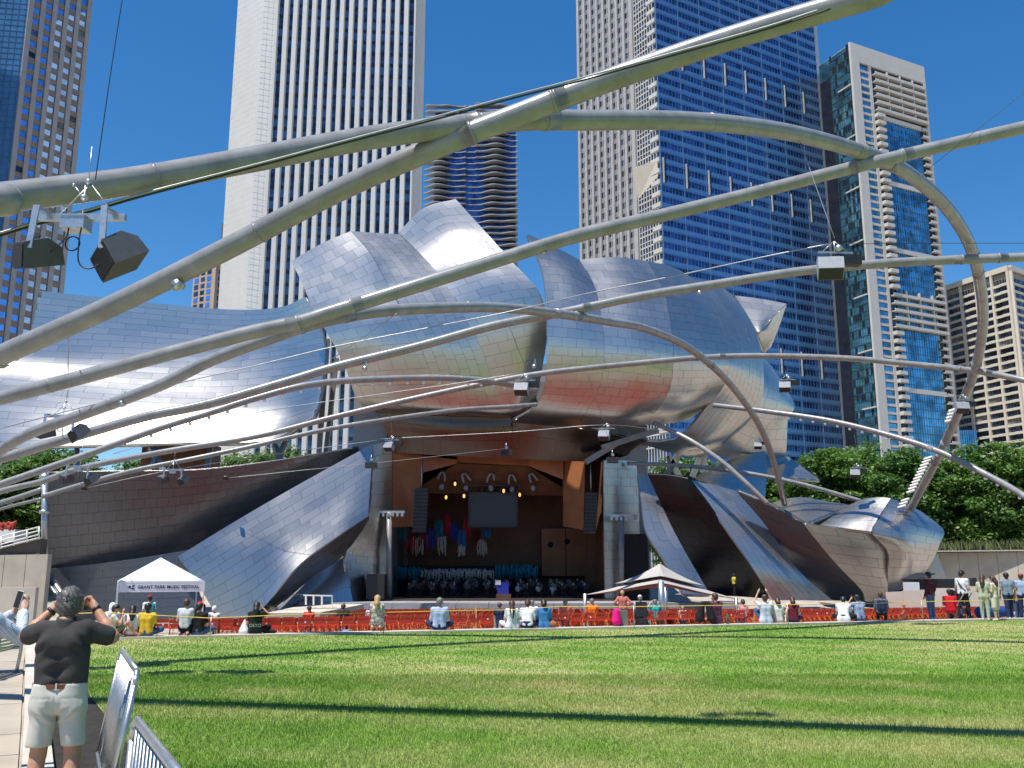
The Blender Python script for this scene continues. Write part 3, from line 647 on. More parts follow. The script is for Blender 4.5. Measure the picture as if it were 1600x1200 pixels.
sail(fr, 'dark face turning golden towards the ground', [
    R_([(1150, 767), (1205, 790), (1253, 817)], (76.6, 75.2, 74.2)), R_([(1192, 815), (1238, 832), (1281, 851)], (77.0, 75.8, 74.6)), R_([(1226, 864), (1270, 874), (1311, 886)], (77.4, 76.2, 75.0)),
    R_([(1258, 902), (1300, 912), (1345, 921)], (77.9, 76.9, 75.6)), R_([(1301, 938), (1332, 939), (1364, 940)], (78.6, 77.6, 76.4))], pw=1.8, ph=1.0, m=M_steel_darkrefl, wob=0.005)
sail(fr, 'tan tinted diagonal panelled face', [
    R_([(1255, 818), (1320, 826), (1387, 834)], (74.0, 74.0, 74.0)), R_([(1281, 851), (1334, 858), (1387, 864)], (74.3, 74.3, 74.3)), R_([(1311, 886), (1350, 892), (1387, 896)], (74.8, 74.8, 74.8)), R_([(1345, 921), (1368, 926), (1387, 928)], (75.4, 75.4, 75.4)), R_([(1352, 940), (1370, 940), (1387, 940)], (75.8, 75.8, 75.8))], pw=1.4, ph=0.8)
flush_panels(fr)

# ---- the low saddle shaped pod at the far right
pod = thing('steel_pod', 'low saddle shaped steel pod with a pointed blue end, in front of the trees', 'steel pod', (33, 76, -1))
sail(pod, 'blue panelled back of the pod', [
    R_([(1197, 789), (1245, 777), (1300, 785), (1327, 789)], (82, 81, 79, 78)), R_([(1222, 802), (1250, 797), (1280, 797), (1302, 800)], (79, 78, 76.8, 76)), R_([(1250, 817), (1253, 817), (1256, 818), (1258, 818)], (75, 74.6, 74.3, 74.2))], pw=1.0, ph=0.6)
sail(pod, 'white glinting saddle of the pod', [
    R_([(1327, 789), (1350, 780), (1375, 777), (1392, 779)], (77.4, 76.2, 75.4, 74.9)), R_([(1302, 800), (1335, 796), (1365, 793), (1383, 793)], (76.9, 75.5, 74.8, 74.4)),
    R_([(1278, 811), (1312, 812), (1347, 810), (1373, 808)], (76.4, 74.9, 74.1, 73.8)), R_([(1258, 818), (1300, 823), (1338, 828), (1361, 831)], (76.0, 74.4, 73.4, 73.0))], pw=1.1, ph=0.55)
sail(pod, 'pointed end of the pod, blue above and tan below', [
    R_([(1392, 779), (1416, 788), (1440, 800)], (74.9, 75.2, 76.4)), R_([(1376, 806), (1424, 812), (1474, 828)], (73.9, 73.8, 75.4)), R_([(1362, 831), (1418, 842), (1468, 850)], (73.0, 73.2, 74.7)),
    R_([(1387, 862), (1424, 866), (1460, 870)], (73.6, 73.4, 74.8)), R_([(1387, 895), (1420, 893), (1448, 890)], (74.4, 74.2, 75.4)), R_([(1387, 924), (1412, 920), (1436, 906)], (75.6, 75.6, 76.4))], pw=1.2, ph=0.7)
MB().bar(P(1455, 868, 77), P(1478, 935, 77), 0.9, 0.5).build('strut', M_galv, pod)
c = P(1384, 784, 75.2); MB().box(c, (0.55, 0.4, 0.35)).build('floodlight', M_black, pod)
flush_panels(pod)
# ================================================================ TRELLIS OF STEEL PIPES OVER THE LAWN
tr = thing('trellis', 'grey steel pipe trellis arching over the whole lawn towards the bandshell', 'trellis', (0, 30, 0))
def pts3(L_): return [P(*q[:3]) if not (len(q) == 4) else np.array(q[1:]) for q in L_]
NODES = ((800, 187), (1370, 247), (507, 489), (885, 490), (1473, 708), (1107, 558), (1520, 579), (1531, 406))
def X3(x, y, z): return ('w', x, y, z)
def pipe(pts, d, label=None, lights=None, seg=16, m=12, joints=True):
    c = catmull(pts3(pts), m); mb = MB(); mb.tube(c, d / 2, seg)
    o = mb.build('pipe', M_pipe, tr)
    if label: o['label'] = label
    if joints:                                            # welded sleeve joints along the pipe
        jb = MB(); L_ = np.concatenate([[0], np.cumsum(np.linalg.norm(np.diff(c, axis=0), axis=1))])
        for s in np.arange(5, L_[-1], 9.0):
            i = np.searchsorted(L_, s); i = min(max(i, 1), len(c) - 1); t = c[i] - c[i - 1]; t /= np.linalg.norm(t); q = c[i - 1] + t * (s - L_[i - 1])
            MB().tube([q - t * 0.025, q + t * 0.025], d / 2 + 0.012, seg).build('weld_joint', M_pipe, o)
        for (nx_, ny_) in NODES:                          # bolted collars either side of each crossing
            pp = [proj(q)[:2] for q in c]; k = min(range(len(c)), key=lambda i: (pp[i][0] - nx_) ** 2 + (pp[i][1] - ny_) ** 2)
            if (pp[k][0] - nx_) ** 2 + (pp[k][1] - ny_) ** 2 > 400 or k in (0, len(c) - 1): continue
            for sg in (-1, 1):
                s = L_[k] + sg * d * 1.9
                if not 0 < s < L_[-1]: continue
                q = np.array([np.interp(s, L_, c[:, j]) for j in range(3)]); t = c[min(k + 1, len(c) - 1)] - c[k - 1]; t /= np.linalg.norm(t)
                q2 = np.array([np.interp(min(max(s + sg * .4, 0), L_[-1]), L_, c[:, j]) for j in range(3)]); MB().tube([q - t * .05, q - t * .049, q + t * .05, q + t * .051, q2] if sg > 0 else [q + t * .05, q + t * .049, q - t * .05, q - t * .051, q2], [d / 2, d / 2 + .03, d / 2 + .03, d / 2 + .008, d / 2 + .008], seg).build('collar', M_pipe, o)
    if lights:
        lb = MB(); L_ = np.concatenate([[0], np.cumsum(np.linalg.norm(np.diff(c, axis=0), axis=1))])
        f0, f1, step, r = lights
        for s in np.arange(f0 * L_[-1], f1 * L_[-1], step):
            q = np.array([np.interp(s, L_, c[:, k]) for k in range(3)])
            lb.tube([q, q - np.array([0, 0, d / 2 + r * 0.4])], r * 0.5, 6); lb.ball(q - np.array([0, 0, d / 2 + r]), r, 8, 5)
        lb.build('lamp_row', M_white, o)['kind'] = 'stuff'
    return o
pipe([X3(-34, 6, 0), X3(-24, 10.5, 5), (-120, 322, 15.8), (0, 309, 16.8), (200, 284, 18.4), (400, 248, 20.2), (600, 212, 22), (800, 189, 23.6), (920, 188, 25.0), (1040, 188, 26.6), (1150, 195, 28.6), (1260, 213, 31.2), (1370, 246, 34.4), (1430, 279, 37.0), (1480, 325, 40.2), (1515, 382, 44.2), (1531, 440, 48.4), (1536, 500, 53.0), (1528, 560, 57.4), (1510, 615, 61.6), (1490, 662, 65.2), (1462, 722, 69.8), (1420, 800, 75.6)], 0.60, 'largest arch, sweeping across the sky and down at the far right', m=8)
pipe([X3(-36, 32, 0), X3(-26, 29.5, 4.6), (-100, 606, 27.4), (0, 556, 26.6), (175, 478, 25.6), (350, 391, 24.6), (520, 302, 23.8), (660, 239, 23.0), (800, 183, 22.9), (960, 122, 22.4), (1150, 57, 21.5), (1350, -2, 20.3), (1600, -72, 18.6), X3(26, 15, 14.5), X3(40, 11, 6), X3(46, 9, 0)], 0.62, 'near pipe crossing the large arch and leaving the top of the view', m=8)
pipe([(-120, 650, 32), (0, 622, 31.4), (125, 590, 31.0), (250, 556, 30.8), (390, 520, 30.6), (470, 503, 30.4), (520, 487, 30.4), (640, 450, 30.6), (770, 409, 31.2), (900, 369, 31.8), (1050, 333, 32.6), (1200, 296, 33.2), (1340, 260, 33.8), (1470, 229, 33.6), (1600, 199, 33.0), (1750, 166, 32), X3(40, 26, 8), X3(48, 22, 0)], 0.50)
pipe([(-110, 806, 43), (-50, 747, 40.2), (0, 704, 38.6), (50, 676, 37.6), (125, 649, 36.6), (250, 602, 34.6), (330, 563, 33.2), (420, 529, 32.0), (500, 503, 32.0), (600, 486, 34), (725, 480, 37.4), (800, 482, 40.6), (885, 492, 44.6), (960, 504, 48.6), (1010, 514, 51.4), (1075, 543, 56), (1135, 594, 61.6), (1185, 662, 67.6), (1210, 725, 72), (1226, 788, 76.5)], 0.46)
pipe([(-120, 750, 44), (0, 717, 43.4), (100, 687, 43.2), (225, 652, 43.2), (325, 631, 43.6), (445, 597, 44.2), (525, 573, 44.6), (650, 542, 45.0), (775, 508, 45.4), (885, 487, 45.6), (1000, 463, 45.4), (1120, 444, 45.0), (1250, 424, 44.6), (1375, 412, 44.4), (1470, 407, 44.2), (1600, 402, 43.6), (1750, 400, 42), X3(40, 36, 8), X3(48, 33, 0)], 0.46)
pipe([(-100, 790, 52), (0, 757, 53), (125, 714, 54), (250, 669, 55), (325, 646, 55.6), (400, 622, 56.2), (490, 600, 57), (600, 592, 58.6), (700, 591, 60.6), (780, 598, 63.6), (838, 610, 67)], 0.42, 'pipe with a row of lamps below the left sails', lights=(0.30, 0.93, 1.15, 0.11))
pipe([(-100, 800, 62), (0, 768, 62), (66, 752, 62), (125, 732, 62), (250, 707, 62), (400, 682, 62.4), (525, 651, 62.8), (650, 622, 63), (750, 601, 63.2), (850, 583, 63.2), (1000, 567, 63), (1107, 558, 62.6), (1200, 556, 62), (1325, 560, 61), (1425, 569, 60), (1520, 579, 58.6), (1600, 594, 57), (1720, 622, 54), X3(52, 46, 5), X3(56, 42, 0)], 0.40)
pipe([(66, 776, 68), (125, 758, 68), (210, 735, 68.5), (300, 717, 69), (395, 697, 69.8), (500, 673, 71), (600, 656, 72.4), (712, 641, 74.6), (800, 635, 76.6), (838, 632, 78)], 0.36)
pipe([(1115, 633, 79), (1200, 643, 76), (1300, 658, 73), (1400, 683, 70), (1473, 708, 67.4), (1550, 746, 64.4), (1602, 776, 62), (1700, 840, 58)], 0.42, 'right hand pipe with a row of lamps under it', lights=(0.12, 0.9, 1.0, 0.12))
pipe([(1022, 661, 80), (1075, 686, 77.6), (1125, 719, 76), (1165, 754, 75), (1200, 788, 74.6)], 0.40)
pipe([(980, 724, 84), (1060, 727, 82), (1130, 734, 80.6), (1200, 745, 79.4), (1270, 761, 78.4), (1345, 783, 77.4)], 0.36, lights=(0.28, 0.40, 0.55, 0.13))
pipe([(-60, 800, 70), (0, 786, 69), (66, 765, 68.5)], 0.40); pipe([(-60, 812, 70), (0, 795, 69), (66, 779, 68.5)], 0.24, joints=False)
pipe([X3(-52, 20.7, 0), X3(-44, 18.8, 6), X3(-30, 15.5, 10.4), X3(-9.45, 10.63, 12), X3(2.6, 7.78, 12), X3(20, 3.7, 10.4), X3(34, 0.4, 6.4), X3(44, -2, 0)], 0.54)
# stacked ring lamps on the foot of the large arch
lb = MB()
for k in range(14):
    q = P(1452 - 2.7 * k - (6 if k > 10 else 0), 716 + 5.2 * k + (8 if k > 10 else 0), 69.5 + 0.35 * k); lb.tube([q + np.array([-0.42, 0, -0.10]), q + np.array([0.22, 0, 0.10])], 0.10, 8)
for k in range(4):
    q = P(1492 - 2 * k, 641 + 5.4 * k, 65); lb.tube([q + np.array([-0.42, 0, -0.10]), q + np.array([0.22, 0, 0.10])], 0.12, 8)
o = lb.build('lamp_row', M_white, tr); o['kind'] = 'stuff'; o['label'] = 'stack of white lamps up the foot of the large arch'

# ---------------------------------------------------------------- suspension cables
def cable(pts, d, label, m=M_cable, mm=6):
    o = MB().tube(catmull(pts3(pts), mm), d / 2, 6).build('cable', m, None); tag(o, label, 'cable', 'cables strung through the trellis'); return o
cable([(-60, 378, 17), (0, 364, 17.2), (60, 346, 17.4), (130, 330, 17.8), (225, 302, 18.4), (400, 257, 19.4), (550, 217, 20.2), (690, 180, 20.8), (800, 150, 21.2), (912, 121, 21.4), (1050, 83, 21.2), (1200, 41, 20.8), (1340, -4, 20.2), (1500, -50, 19)], 0.055, 'thick pale cable running beside the near pipes from the left edge to the top', M_cable)
cable([(-60, 382, 17.03), (0, 368, 17.23), (60, 350, 17.43), (130, 334, 17.83), (225, 306, 18.43), (400, 260.5, 19.43), (550, 220.5, 20.23), (690, 184, 20.83), (800, 154, 21.23), (912, 125, 21.43), (1050, 87, 21.23), (1200, 45, 20.83), (1340, 0, 20.23)], 0.05, 'black wire strapped under the thick pale cable', M_cableb)
cable([(194, -20, 16.8), (172, 120, 16.8), (149, 281, 16.8)], 0.022, 'thin upright wire above the big speaker cluster', M_cableb)
cable([(-40, 683, 36), (0, 670, 36), (150, 631, 36), (277, 599, 36), (400, 571, 36), (520, 542, 36), (660, 514, 36), (800, 486, 36), (925, 457, 34.5), (1060, 430, 33), (1200, 400, 31.2), (1296, 381, 30.2)], 0.045, 'pale cable from the left edge to the speaker in front of the glass towers')
cable([(178, 709, 55), (260, 684, 55), (400, 645, 54), (600, 615, 53), (700, 601, 52.5), (812, 583, 52)], 0.04, 'pale cable running to the speaker under the middle sails')
cable([(133, 763, 69), (250, 738, 69), (400, 714, 70), (575, 690, 72), (612, 685, 73), (800, 675, 72), (945, 664, 70), (1040, 673, 74)], 0.05, 'pale cable crossing in front of the stage soffit')
cable([(355, 747, 73.8), (470, 735, 74), (580, 724, 75), (690, 712, 76), (790, 701, 77)], 0.035, 'thin wire in front of the wooden stage header')
cable([(1320, 381, 30.2), (1450, 380, 30), (1620, 380, 29.6)], 0.022, 'thin wire level with the speaker at the right', M_cableb)
cable([(1455, 260, 33), (1520, 208, 32), (1620, 128, 31)], 0.022, 'thin wire slanting up to the right edge', M_cableb)
for (p, q, lab) in (((1250, 222, 31), (1304, 372, 30), 'thin hanger wire of the speaker in front of the glass towers'), ((795, 508, 45), (822, 576, 52), 'thin hanger wire of the speaker under the middle sails'), ((915, 578, 63), (944, 660, 70), 'thin hanger wire of the white speaker below the copper toned sail'),
                  ((608, 630, 63), (613, 680, 73), 'thin hanger wire of the white speaker at the stage pillar'), ((107, 515, 30), (106, 622, 40), 'thin upright wire in front of the billowing steel wing'), ((1335, 680, 73), (1343, 730, 75), 'thin hanger wire of the speaker in front of the trees'), ((1175, 650, 70), (1192, 683, 78), 'thin hanger wire beside the ribbed sail'),
                  ((620, 490, 34), (520, 560, 38), 'thin slanting wire in front of the pale sail')):
    cable([p, q], 0.035, lab)

# ---------------------------------------------------------------- loudspeakers hung in the trellis
def dup_tree(o, parent=None):
    c = o.copy(); COL.objects.link(c)
    if parent is not None: c.parent = parent
    for ch in o.children: dup_tree(ch, c)
    return c
def rotm(yaw, pitch, roll=0):
    return np.array((Matrix.Rotation(yaw, 3, 'Z') @ Matrix.Rotation(pitch, 3, 'X') @ Matrix.Rotation(roll, 3, 'Y')))
def prism(mb, prof, w, R, c, mi=0):
    """profile in (y, z), extruded along x"""
    n = len(prof); V = np.array([(-w / 2, y, z) for y, z in prof] + [(w / 2, y, z) for y, z in prof]) @ R.T + c
    mb.add(V, [tuple(range(n)), tuple(range(2 * n - 1, n - 1, -1))] + [(i, n + i, n + (i + 1) % n, (i + 1) % n) for i in range(n)], mi)
CABP = [(-0.36, -0.25), (-0.30, 0.24), (0.12, 0.30), (0.34, 0.12), (0.36, -0.20)]
def cabinet(root, c, yaw, pitch, m, roll=0, w=0.52, s=1.0):
    R = rotm(yaw, pitch, roll); c = np.array(c, float)
    mb = MB(); prism(mb, [(y * s, z * s) for y, z in CABP], w * s, R, c); cab = mb.build('cabinet', m, root, True)
    g = MB(); a, b_ = np.array(CABP[0]) * s, np.array(CABP[1]) * s; k = w * s / 2 - 0.025
    V = [(-k, a[0] - .008, a[1] + .03), (k, a[0] - .008, a[1] + .03), (k, b_[0] - .012, b_[1] - .03), (-k, b_[0] - .012, b_[1] - .03)]
    V = np.array(V); V2 = V - np.array([0, 0.012, 0]); g.hexa(np.concatenate([V2, V]) @ R.T + c); g.build('grille', M_grille, cab, True)
    return cab
def speaker_double(m, label):
    t = thing('speaker_cluster', label, 'loudspeaker', local=True)
    MB().box((0, 0, 0.34), (1.55, 0.10, 0.12)).build('crossbar', M_galv, t, True)
    jb = MB(); jb.box((-0.02, -0.16, 0.14), (0.42, 0.34, 0.22)); jb.box((-0.02, -0.16, 0.255), (0.45, 0.37, 0.02)); jb.build('junction_box', M_galv, t, True)
    cabinet(t, (0.76, -0.10, -0.42), math.radians(-38), math.radians(30), m, math.radians(-22), 0.62, 1.02)
    cabinet(t, (-0.66, -0.12, -0.40), math.radians(-50), math.radians(14), m, math.radians(14), 0.66, 0.95)
    for sx in (-1, 1):
        y = MB(); x = 0.60 * sx - (0.0 if sx > 0 else -0.02)
        y.bar((x, -0.06, 0.40), (x - 0.02, -0.46, 0.34), 0.09, 0.05); y.bar((x, -0.47, 0.38), (x + 0.04 * sx, -0.52, -0.42), 0.11, 0.04, up=(0, 1, 0)); y.build('yoke', M_galv, t, True)
    cb = MB(); cb.tube([(0.18 * math.cos(a) * 0.7 + 0.02, -0.3, -0.26 + 0.13 * math.sin(a)) for a in np.linspace(0, 12.56, 40)], 0.014, 6)
    cb.tube(catmull([(-0.1, -0.25, 0.03), (-0.11, -0.3, -0.16), (-0.35, -0.3, -0.42)], 6), 0.014, 6); cb.tube(catmull([(0.12, -0.25, 0.03), (0.13, -0.3, -0.2), (0.16, -0.3, -0.6), (0.36, -0.3, -0.72), (0.6, -0.25, -0.55)], 6), 0.014, 6); cb.build('signal_cable', M_black, t, True)
    h = MB(); h.tube([(0, 0, 0.40), (0, 0, 0.95)], 0.016, 6); h.ball((0, 0, 0.72), (0.075, 0.075, 0.06)); h.ball((0.05, 0, 1.02), 0.06)
    h.tube([(-0.42, 0, 0.40), (0.10, 0, 0.98)], 0.014, 6); h.tube([(0.55, 0, 0.42), (0.08, 0, 1.0)], 0.012, 6); h.tube([(-0.20, 0, 0.95), (-0.02, 0, 0.72)], 0.012, 6); h.ball((-0.21, 0, 0.96), 0.035)
    h.tube([(0.05, 0, 1.02), (0.05, 0, 1.7)], 0.010, 6); h.build('hanger', M_galv, t, True)
    return t
def speaker_single(m, label, dark=False):
    t = thing('speaker_cluster', label, 'loudspeaker', local=True)
    cabinet(t, (-0.18, 0, -0.25), math.radians(-24), math.radians(62), m, math.radians(6), 0.78, 1.0)
    b_ = MB(); b_.box((0.48, 0.05, -0.02), (0.72, 0.3, 0.30)); b_.build('amplifier_box', M_black if dark else M_galv, t, True)
    h = MB(); h.bar((-0.55, 0, 0.22), (0.6, 0, 0.22), 0.06, 0.06); h.tube([(0, 0, 0.2), (0, 0, 0.6)], 0.02, 6); h.ball((0.1, -0.1, 0.34), 0.12); h.tube([(-0.4, 0, 0.25), (0.0, 0, 0.6)], 0.015, 6); h.tube([(0.45, 0, 0.25), (0.0, 0, 0.6)], 0.015, 6); h.build('hanger', M_galv, t, True)
    return t
def speaker_flat(label):
    t = thing('stage_speaker', label, 'loudspeaker', local=True)
    MB().box((0, 0, 0), (0.95, 0.5, 0.46)).build('cabinet', M_cab, t, True)
    MB().box((0, -0.258, 0), (0.87, 0.012, 0.38)).build('grille', M_grille, t, True)
    h = MB(); h.tube([(0, 0, 0.22), (0, 0, 0.85)], 0.025, 6); h.box((0.02, 0, 0.45), (0.22, 0.2, 0.2)); h.build('hanger', M_galv, t, True); return t
GS = 'loudspeakers hung from the trellis'
protoD = None
for (px, py, Y, rz, lab, m) in ((126, 368, 15.6, 0, 'large twin dark speaker cluster hanging at the upper left over the near arch', M_cab), (98, 662, 41, 0.1, 'twin grey speaker cluster hanging before the left end of the billowing wing', M_cab), (124, 738, 56, 0.15, 'twin grey speaker cluster at the top corner of the dark steel wall', M_cab), (270, 741, 68, 0.3, 'small grey speaker pair before the top edge of the dark steel wall', M_cab)):
    if protoD is None: o = protoD = speaker_double(m, lab)
    else: o = dup_tree(protoD)
    o['label'] = lab; o['group'] = GS; o.location = P(px, py, Y); o.rotation_euler.z = rz
o = dup_tree(protoD); o['label'] = 'twin speaker cluster hanging high over the lawn behind the viewpoint'; o['group'] = GS; o.location = (-0.25, 9.75, 10.6); o.scale = (0.45,) * 3
protoS = None
for (px, py, Y, rz, lab, sc) in ((1305, 405, 29.5, 0.1, 'pale speaker with a black box in front of the glass towers', 1.05), (820, 600, 51.5, 0.1, 'pale speaker with a box below the joint of the two sail groups', 1.0), (1230, 598, 64, 0, 'pale speaker hanging in front of the blue tower beside the sky blue sheet', 1.0), (948, 674, 69.6, 0, 'white speaker hanging below the copper toned sail', 1.05), (612, 692, 72.6, -.1, 'white speaker hanging in front of the left stage pillar', 1.0),
                       (1187, 692, 77.6, 0, 'tiny pale speaker below the ribbed sail near the arch foot', 0.8), (1339, 735, 74.6, 0, 'pale speaker hanging in front of the tree crowns', 0.95), (1506, 630, 58.6, 0.2, 'pale speaker clamped to the large arch at the far right', 1.0)):
    if protoS is None: o = protoS = speaker_single(M_cabl, lab, True)
    else: o = dup_tree(protoS)
    o['label'] = lab; o['group'] = GS; o.location = P(px, py, Y); o.rotation_euler.z = rz; o.scale = (sc,) * 3
protoF = None
for (px, py, Y, lab) in ((580, 727, 75, 'small dark box speaker before the left pillar and orange reflection'), (791, 708, 77, 'small dark box speaker hanging before the wooden header'), (957, 719, 77, 'small dark box speaker hanging by the right pillar')):
    if protoF is None: o = protoF = speaker_flat(lab)
    else: o = dup_tree(protoF)
    o['label'] = lab; o['group'] = 'box speakers along the stage front'; o.location = P(px, py, Y)
# little floodlights clamped under the pipes
protoL = None
for (px, py, Y, sc, lab) in ((281, 444, 25, 1.0, 'small grey floodlight under the near pipe, left of the beige tower'), (193, 629, 35.5, 0.8, 'small floodlight under the pipe before the steel wing'), (571, 575, 44.6, 0.7, 'small floodlight under the pipe before the copper toned belly'), (850, 394, 31.6, 0.6, 'small floodlight under the pipe by the sail horn'), (1093, 457, 45, 0.7, 'small floodlight under the pipe before the ribbed sail'), (835, 572, 52, 0.8, 'small round floodlight above the middle speaker')):
    if protoL is None:
        t = protoL = thing('floodlight', lab, 'floodlight', local=True)
        mb = MB(); mb.tube([(0.02, 0.12, 0), (0, 0, -0.02), (-0.02, -0.14, -0.06)], [0.06, 0.10, 0.115], 12); mb.build('housing', M_galv, t, True)
        MB().tube([(-0.02, -0.145, -0.06), (-0.022, -0.155, -0.063)], 0.09, 12).build('lens', M_galv, t, True)
        MB().bar((0.05, 0, 0.1), (0.02, 0, 0.36), 0.05).build('bracket', M_galv, t, True)
    else: t = dup_tree(protoL)
    t['label'] = lab; t['group'] = 'floodlights on the trellis'; t.location = P(px, py, Y); t.scale = (sc * 1.5,) * 3
# ================================================================ STAGE DRESSING
def place_box(name, x0, y0, x1, y1, Y, dep, m, label, cat, group=None):
    a, c = P(x0, y0, Y), P(x1, y1, Y)
    o = MB().box(((a[0] + c[0]) / 2, Y + dep / 2, (a[2] + c[2]) / 2), (abs(c[0] - a[0]), dep, abs(a[2] - c[2]))).build(name, m, None)
    return tag(o, label, cat, group)
a, c = P(733, 770, 88.5), P(808, 823, 88.5)
sc_ = thing('video_screen', 'large dark grey video screen hanging over the orchestra', 'screen', ((a[0] + c[0]) / 2, 88.5, c[2]))
MB().box(((a[0] + c[0]) / 2, 88.7, (a[2] + c[2]) / 2), (c[0] - a[0], 0.3, a[2] - c[2])).build('screen_face', mat('screen_grey', (0.035, 0.04, 0.045), 0.5, 0, 0.05, 1), sc_)
fb = MB()
for (p, q) in (((a[0], 88.5, a[2]), (c[0], 88.5, a[2])), ((a[0], 88.5, c[2]), (c[0], 88.5, c[2])), ((a[0], 88.5, a[2]), (a[0], 88.5, c[2])), ((c[0], 88.5, a[2]), (c[0], 88.5, c[2]))): fb.bar(p, q, 0.12)
for k in range(9): x = a[0] + (c[0] - a[0]) * k / 8; fb.bar((x, 88.5, a[2] + 0.05), (x + 0.25, 88.5, a[2] + 0.7), 0.06)
fb.bar((a[0] - .2, 88.5, a[2] + 0.7), (c[0] + .2, 88.5, a[2] + 0.7), 0.1); fb.build('truss', M_black, sc_)
for (x0, x1, yt, yb, lab) in ((648, 668, 763, 832, 'tall black line array of speakers before the left wood leaf'), (914, 934, 770, 834, 'tall black line array of speakers before the right wood leaf')):
    Y = 84.2; at_, ct = P(x0, yt, Y), P(x1, yb, Y)
    t = thing('line_array', lab, 'loudspeaker', ((at_[0] + ct[0]) / 2, Y, ct[2]), group='line arrays at the stage')
    n = 12
    for k in range(n):
        z = at_[2] + (ct[2] - at_[2]) * (k + .5) / n; sw = 0.25 * (k / n) ** 2
        MB().box(((at_[0] + ct[0]) / 2 - sw * (1 if x0 > 700 else .6), Y + sw, z), (ct[0] - at_[0], 0.7, (at_[2] - ct[2]) / n - 0.03)).build('cabinet', M_black, t)
    MB().tube([((at_[0] + ct[0]) / 2, Y, at_[2]), ((at_[0] + ct[0]) / 2, Y, at_[2] + 2.6)], 0.05, 6).build('hanging_chain', M_galv, t)
t = place_box('subwoofer', 573, 897, 600, 936, 80.2, 1.4, M_black, 'big black box speaker standing beside the left mast', 'loudspeaker')
# hung strands of coloured fabric
strandm = {'red': mat('red_fabric', (0.45, 0.02, 0.025), 0.7, 0, .25, 3), 'teal': mat('teal_fabric', (0.02, 0.20, 0.28), 0.7, 0, .25, 3), 'blue': mat('blue_fabric', (0.015, 0.05, 0.38), 0.7, 0, .25, 3), 'sky': mat('sky_fabric', (0.03, 0.20, 0.55), 0.7, 0, .25, 3), 'white': mat('ivory_fabric', (0.55, 0.53, 0.45), 0.7, 0, .1, 3), 'maroon': mat('maroon_fabric', (0.14, 0.01, 0.015), 0.7, 0, .2, 3)}
def strands(x0, x1, y0, y1, Y, colr, lab, n=14):
    mb = MB(); rng = random.Random(int(x0 * 31 + y0))
    for k in range(n):
        x = x0 + (x1 - x0) * (k + rng.random()) / n; yt = y0 + rng.uniform(0, 6); yb = y1 - rng.uniform(0, (y1 - y0) * .35); yy = Y + rng.uniform(-.4, .4)
        a, c = P(x, yt, yy), P(x + rng.uniform(-2, 2), yb, yy); mid = (a + c) / 2 + np.array([rng.uniform(-.12, .12), 0, 0])
        mb.tube([a, mid, c], 0.05, 5)
    o = mb.build('fabric_streamer', strandm[colr], None); tag(o, lab, 'streamers', 'coloured fabric streamers hung behind the orchestra')
for s_ in ((636, 650, 835, 862, 'red', 'bunch of red streamers left of the ivory streamers at the left'), (654, 668, 832, 862, 'red', 'short red streamers above the first ivory bunch'), (664, 680, 826, 858, 'blue', 'dark blue streamers right of the first ivory bunch'), (680, 692, 811, 842, 'teal', 'teal streamers above the second ivory bunch'), (692, 704, 802, 836, 'red', 'long bright red streamers high in the middle'), (703, 715, 815, 846, 'blue', 'deep blue streamers beside the long red bunch'), (715, 728, 826, 856, 'sky', 'bright blue streamers above the third ivory bunch'), (725, 736, 806, 842, 'red', 'red streamers next to the video screen edge'), (738, 750, 828, 852, 'maroon', 'dark red streamers below the screen'), (754, 766, 822, 842, 'sky', 'bright blue streamers under the screen'), (622, 634, 826, 846, 'teal', 'teal streamers at the left wall'),
            (646, 662, 838, 870, 'white', 'ivory streamers, first bunch from the left'), (682, 697, 834, 870, 'white', 'ivory streamers, second bunch from the left'), (715, 728, 850, 870, 'white', 'ivory streamers, third bunch from the left'), (746, 760, 842, 870, 'white', 'ivory streamers, bunch below the screen')):
    strands(s_[0], s_[1], s_[2], s_[3], 92.0, s_[4], s_[5])
strands(657, 770, 888, 906, 91.2, 'white', 'long fringe of ivory threads across the choir terrace front', 110)
strands(618, 656, 884, 907, 91.2, 'teal', 'teal fringe at the left of the terrace front', 50); strands(773, 840, 882, 905, 91.2, 'teal', 'teal fringe at the right of the terrace front', 80)
# white reflector petals and glowing stage lamps
M_lampglow = mat('lamp_glow', (0.9, 0.6, 0.2), 0.4, 0, 0, 1, emit=(1.0, 0.50, 0.12), estr=1.1)
for (x, y, lab) in ((690, 744, 'leftmost white petal reflector under the stage ceiling'), (728, 746, 'white petal reflector left of the screen top'), (767, 746, 'white petal reflector above the screen middle'), (800, 748, 'large white petal reflector above the screen right end'), (833, 746, 'rightmost white petal reflector under the stage ceiling')):
    Y = 88.0; q = P(x, y, Y); mb = MB()
    for sgn in (-1, 1):
        tw = (x % 7 - 3) * .05; L_ = [q + np.array([tw, 0, .42]), q + np.array([sgn * .20 + tw, -.1, .22]), q + np.array([sgn * .30, 0, -.12]), q + np.array([sgn * .34 - tw, .1, -.40 + .12 * sgn * (x % 3 - 1)])]
        mb.tube(catmull(L_, 4), [0.03] + [0.11] * 11 + [0.03], 6)
    mb.ball(q + np.array([0, 0.2, -1.0]), (0.25, 0.2, 0.30), 8, 5); o = mb.build('reflector', M_cabl, None); tag(o, lab, 'reflector', 'petal reflectors over the stage')
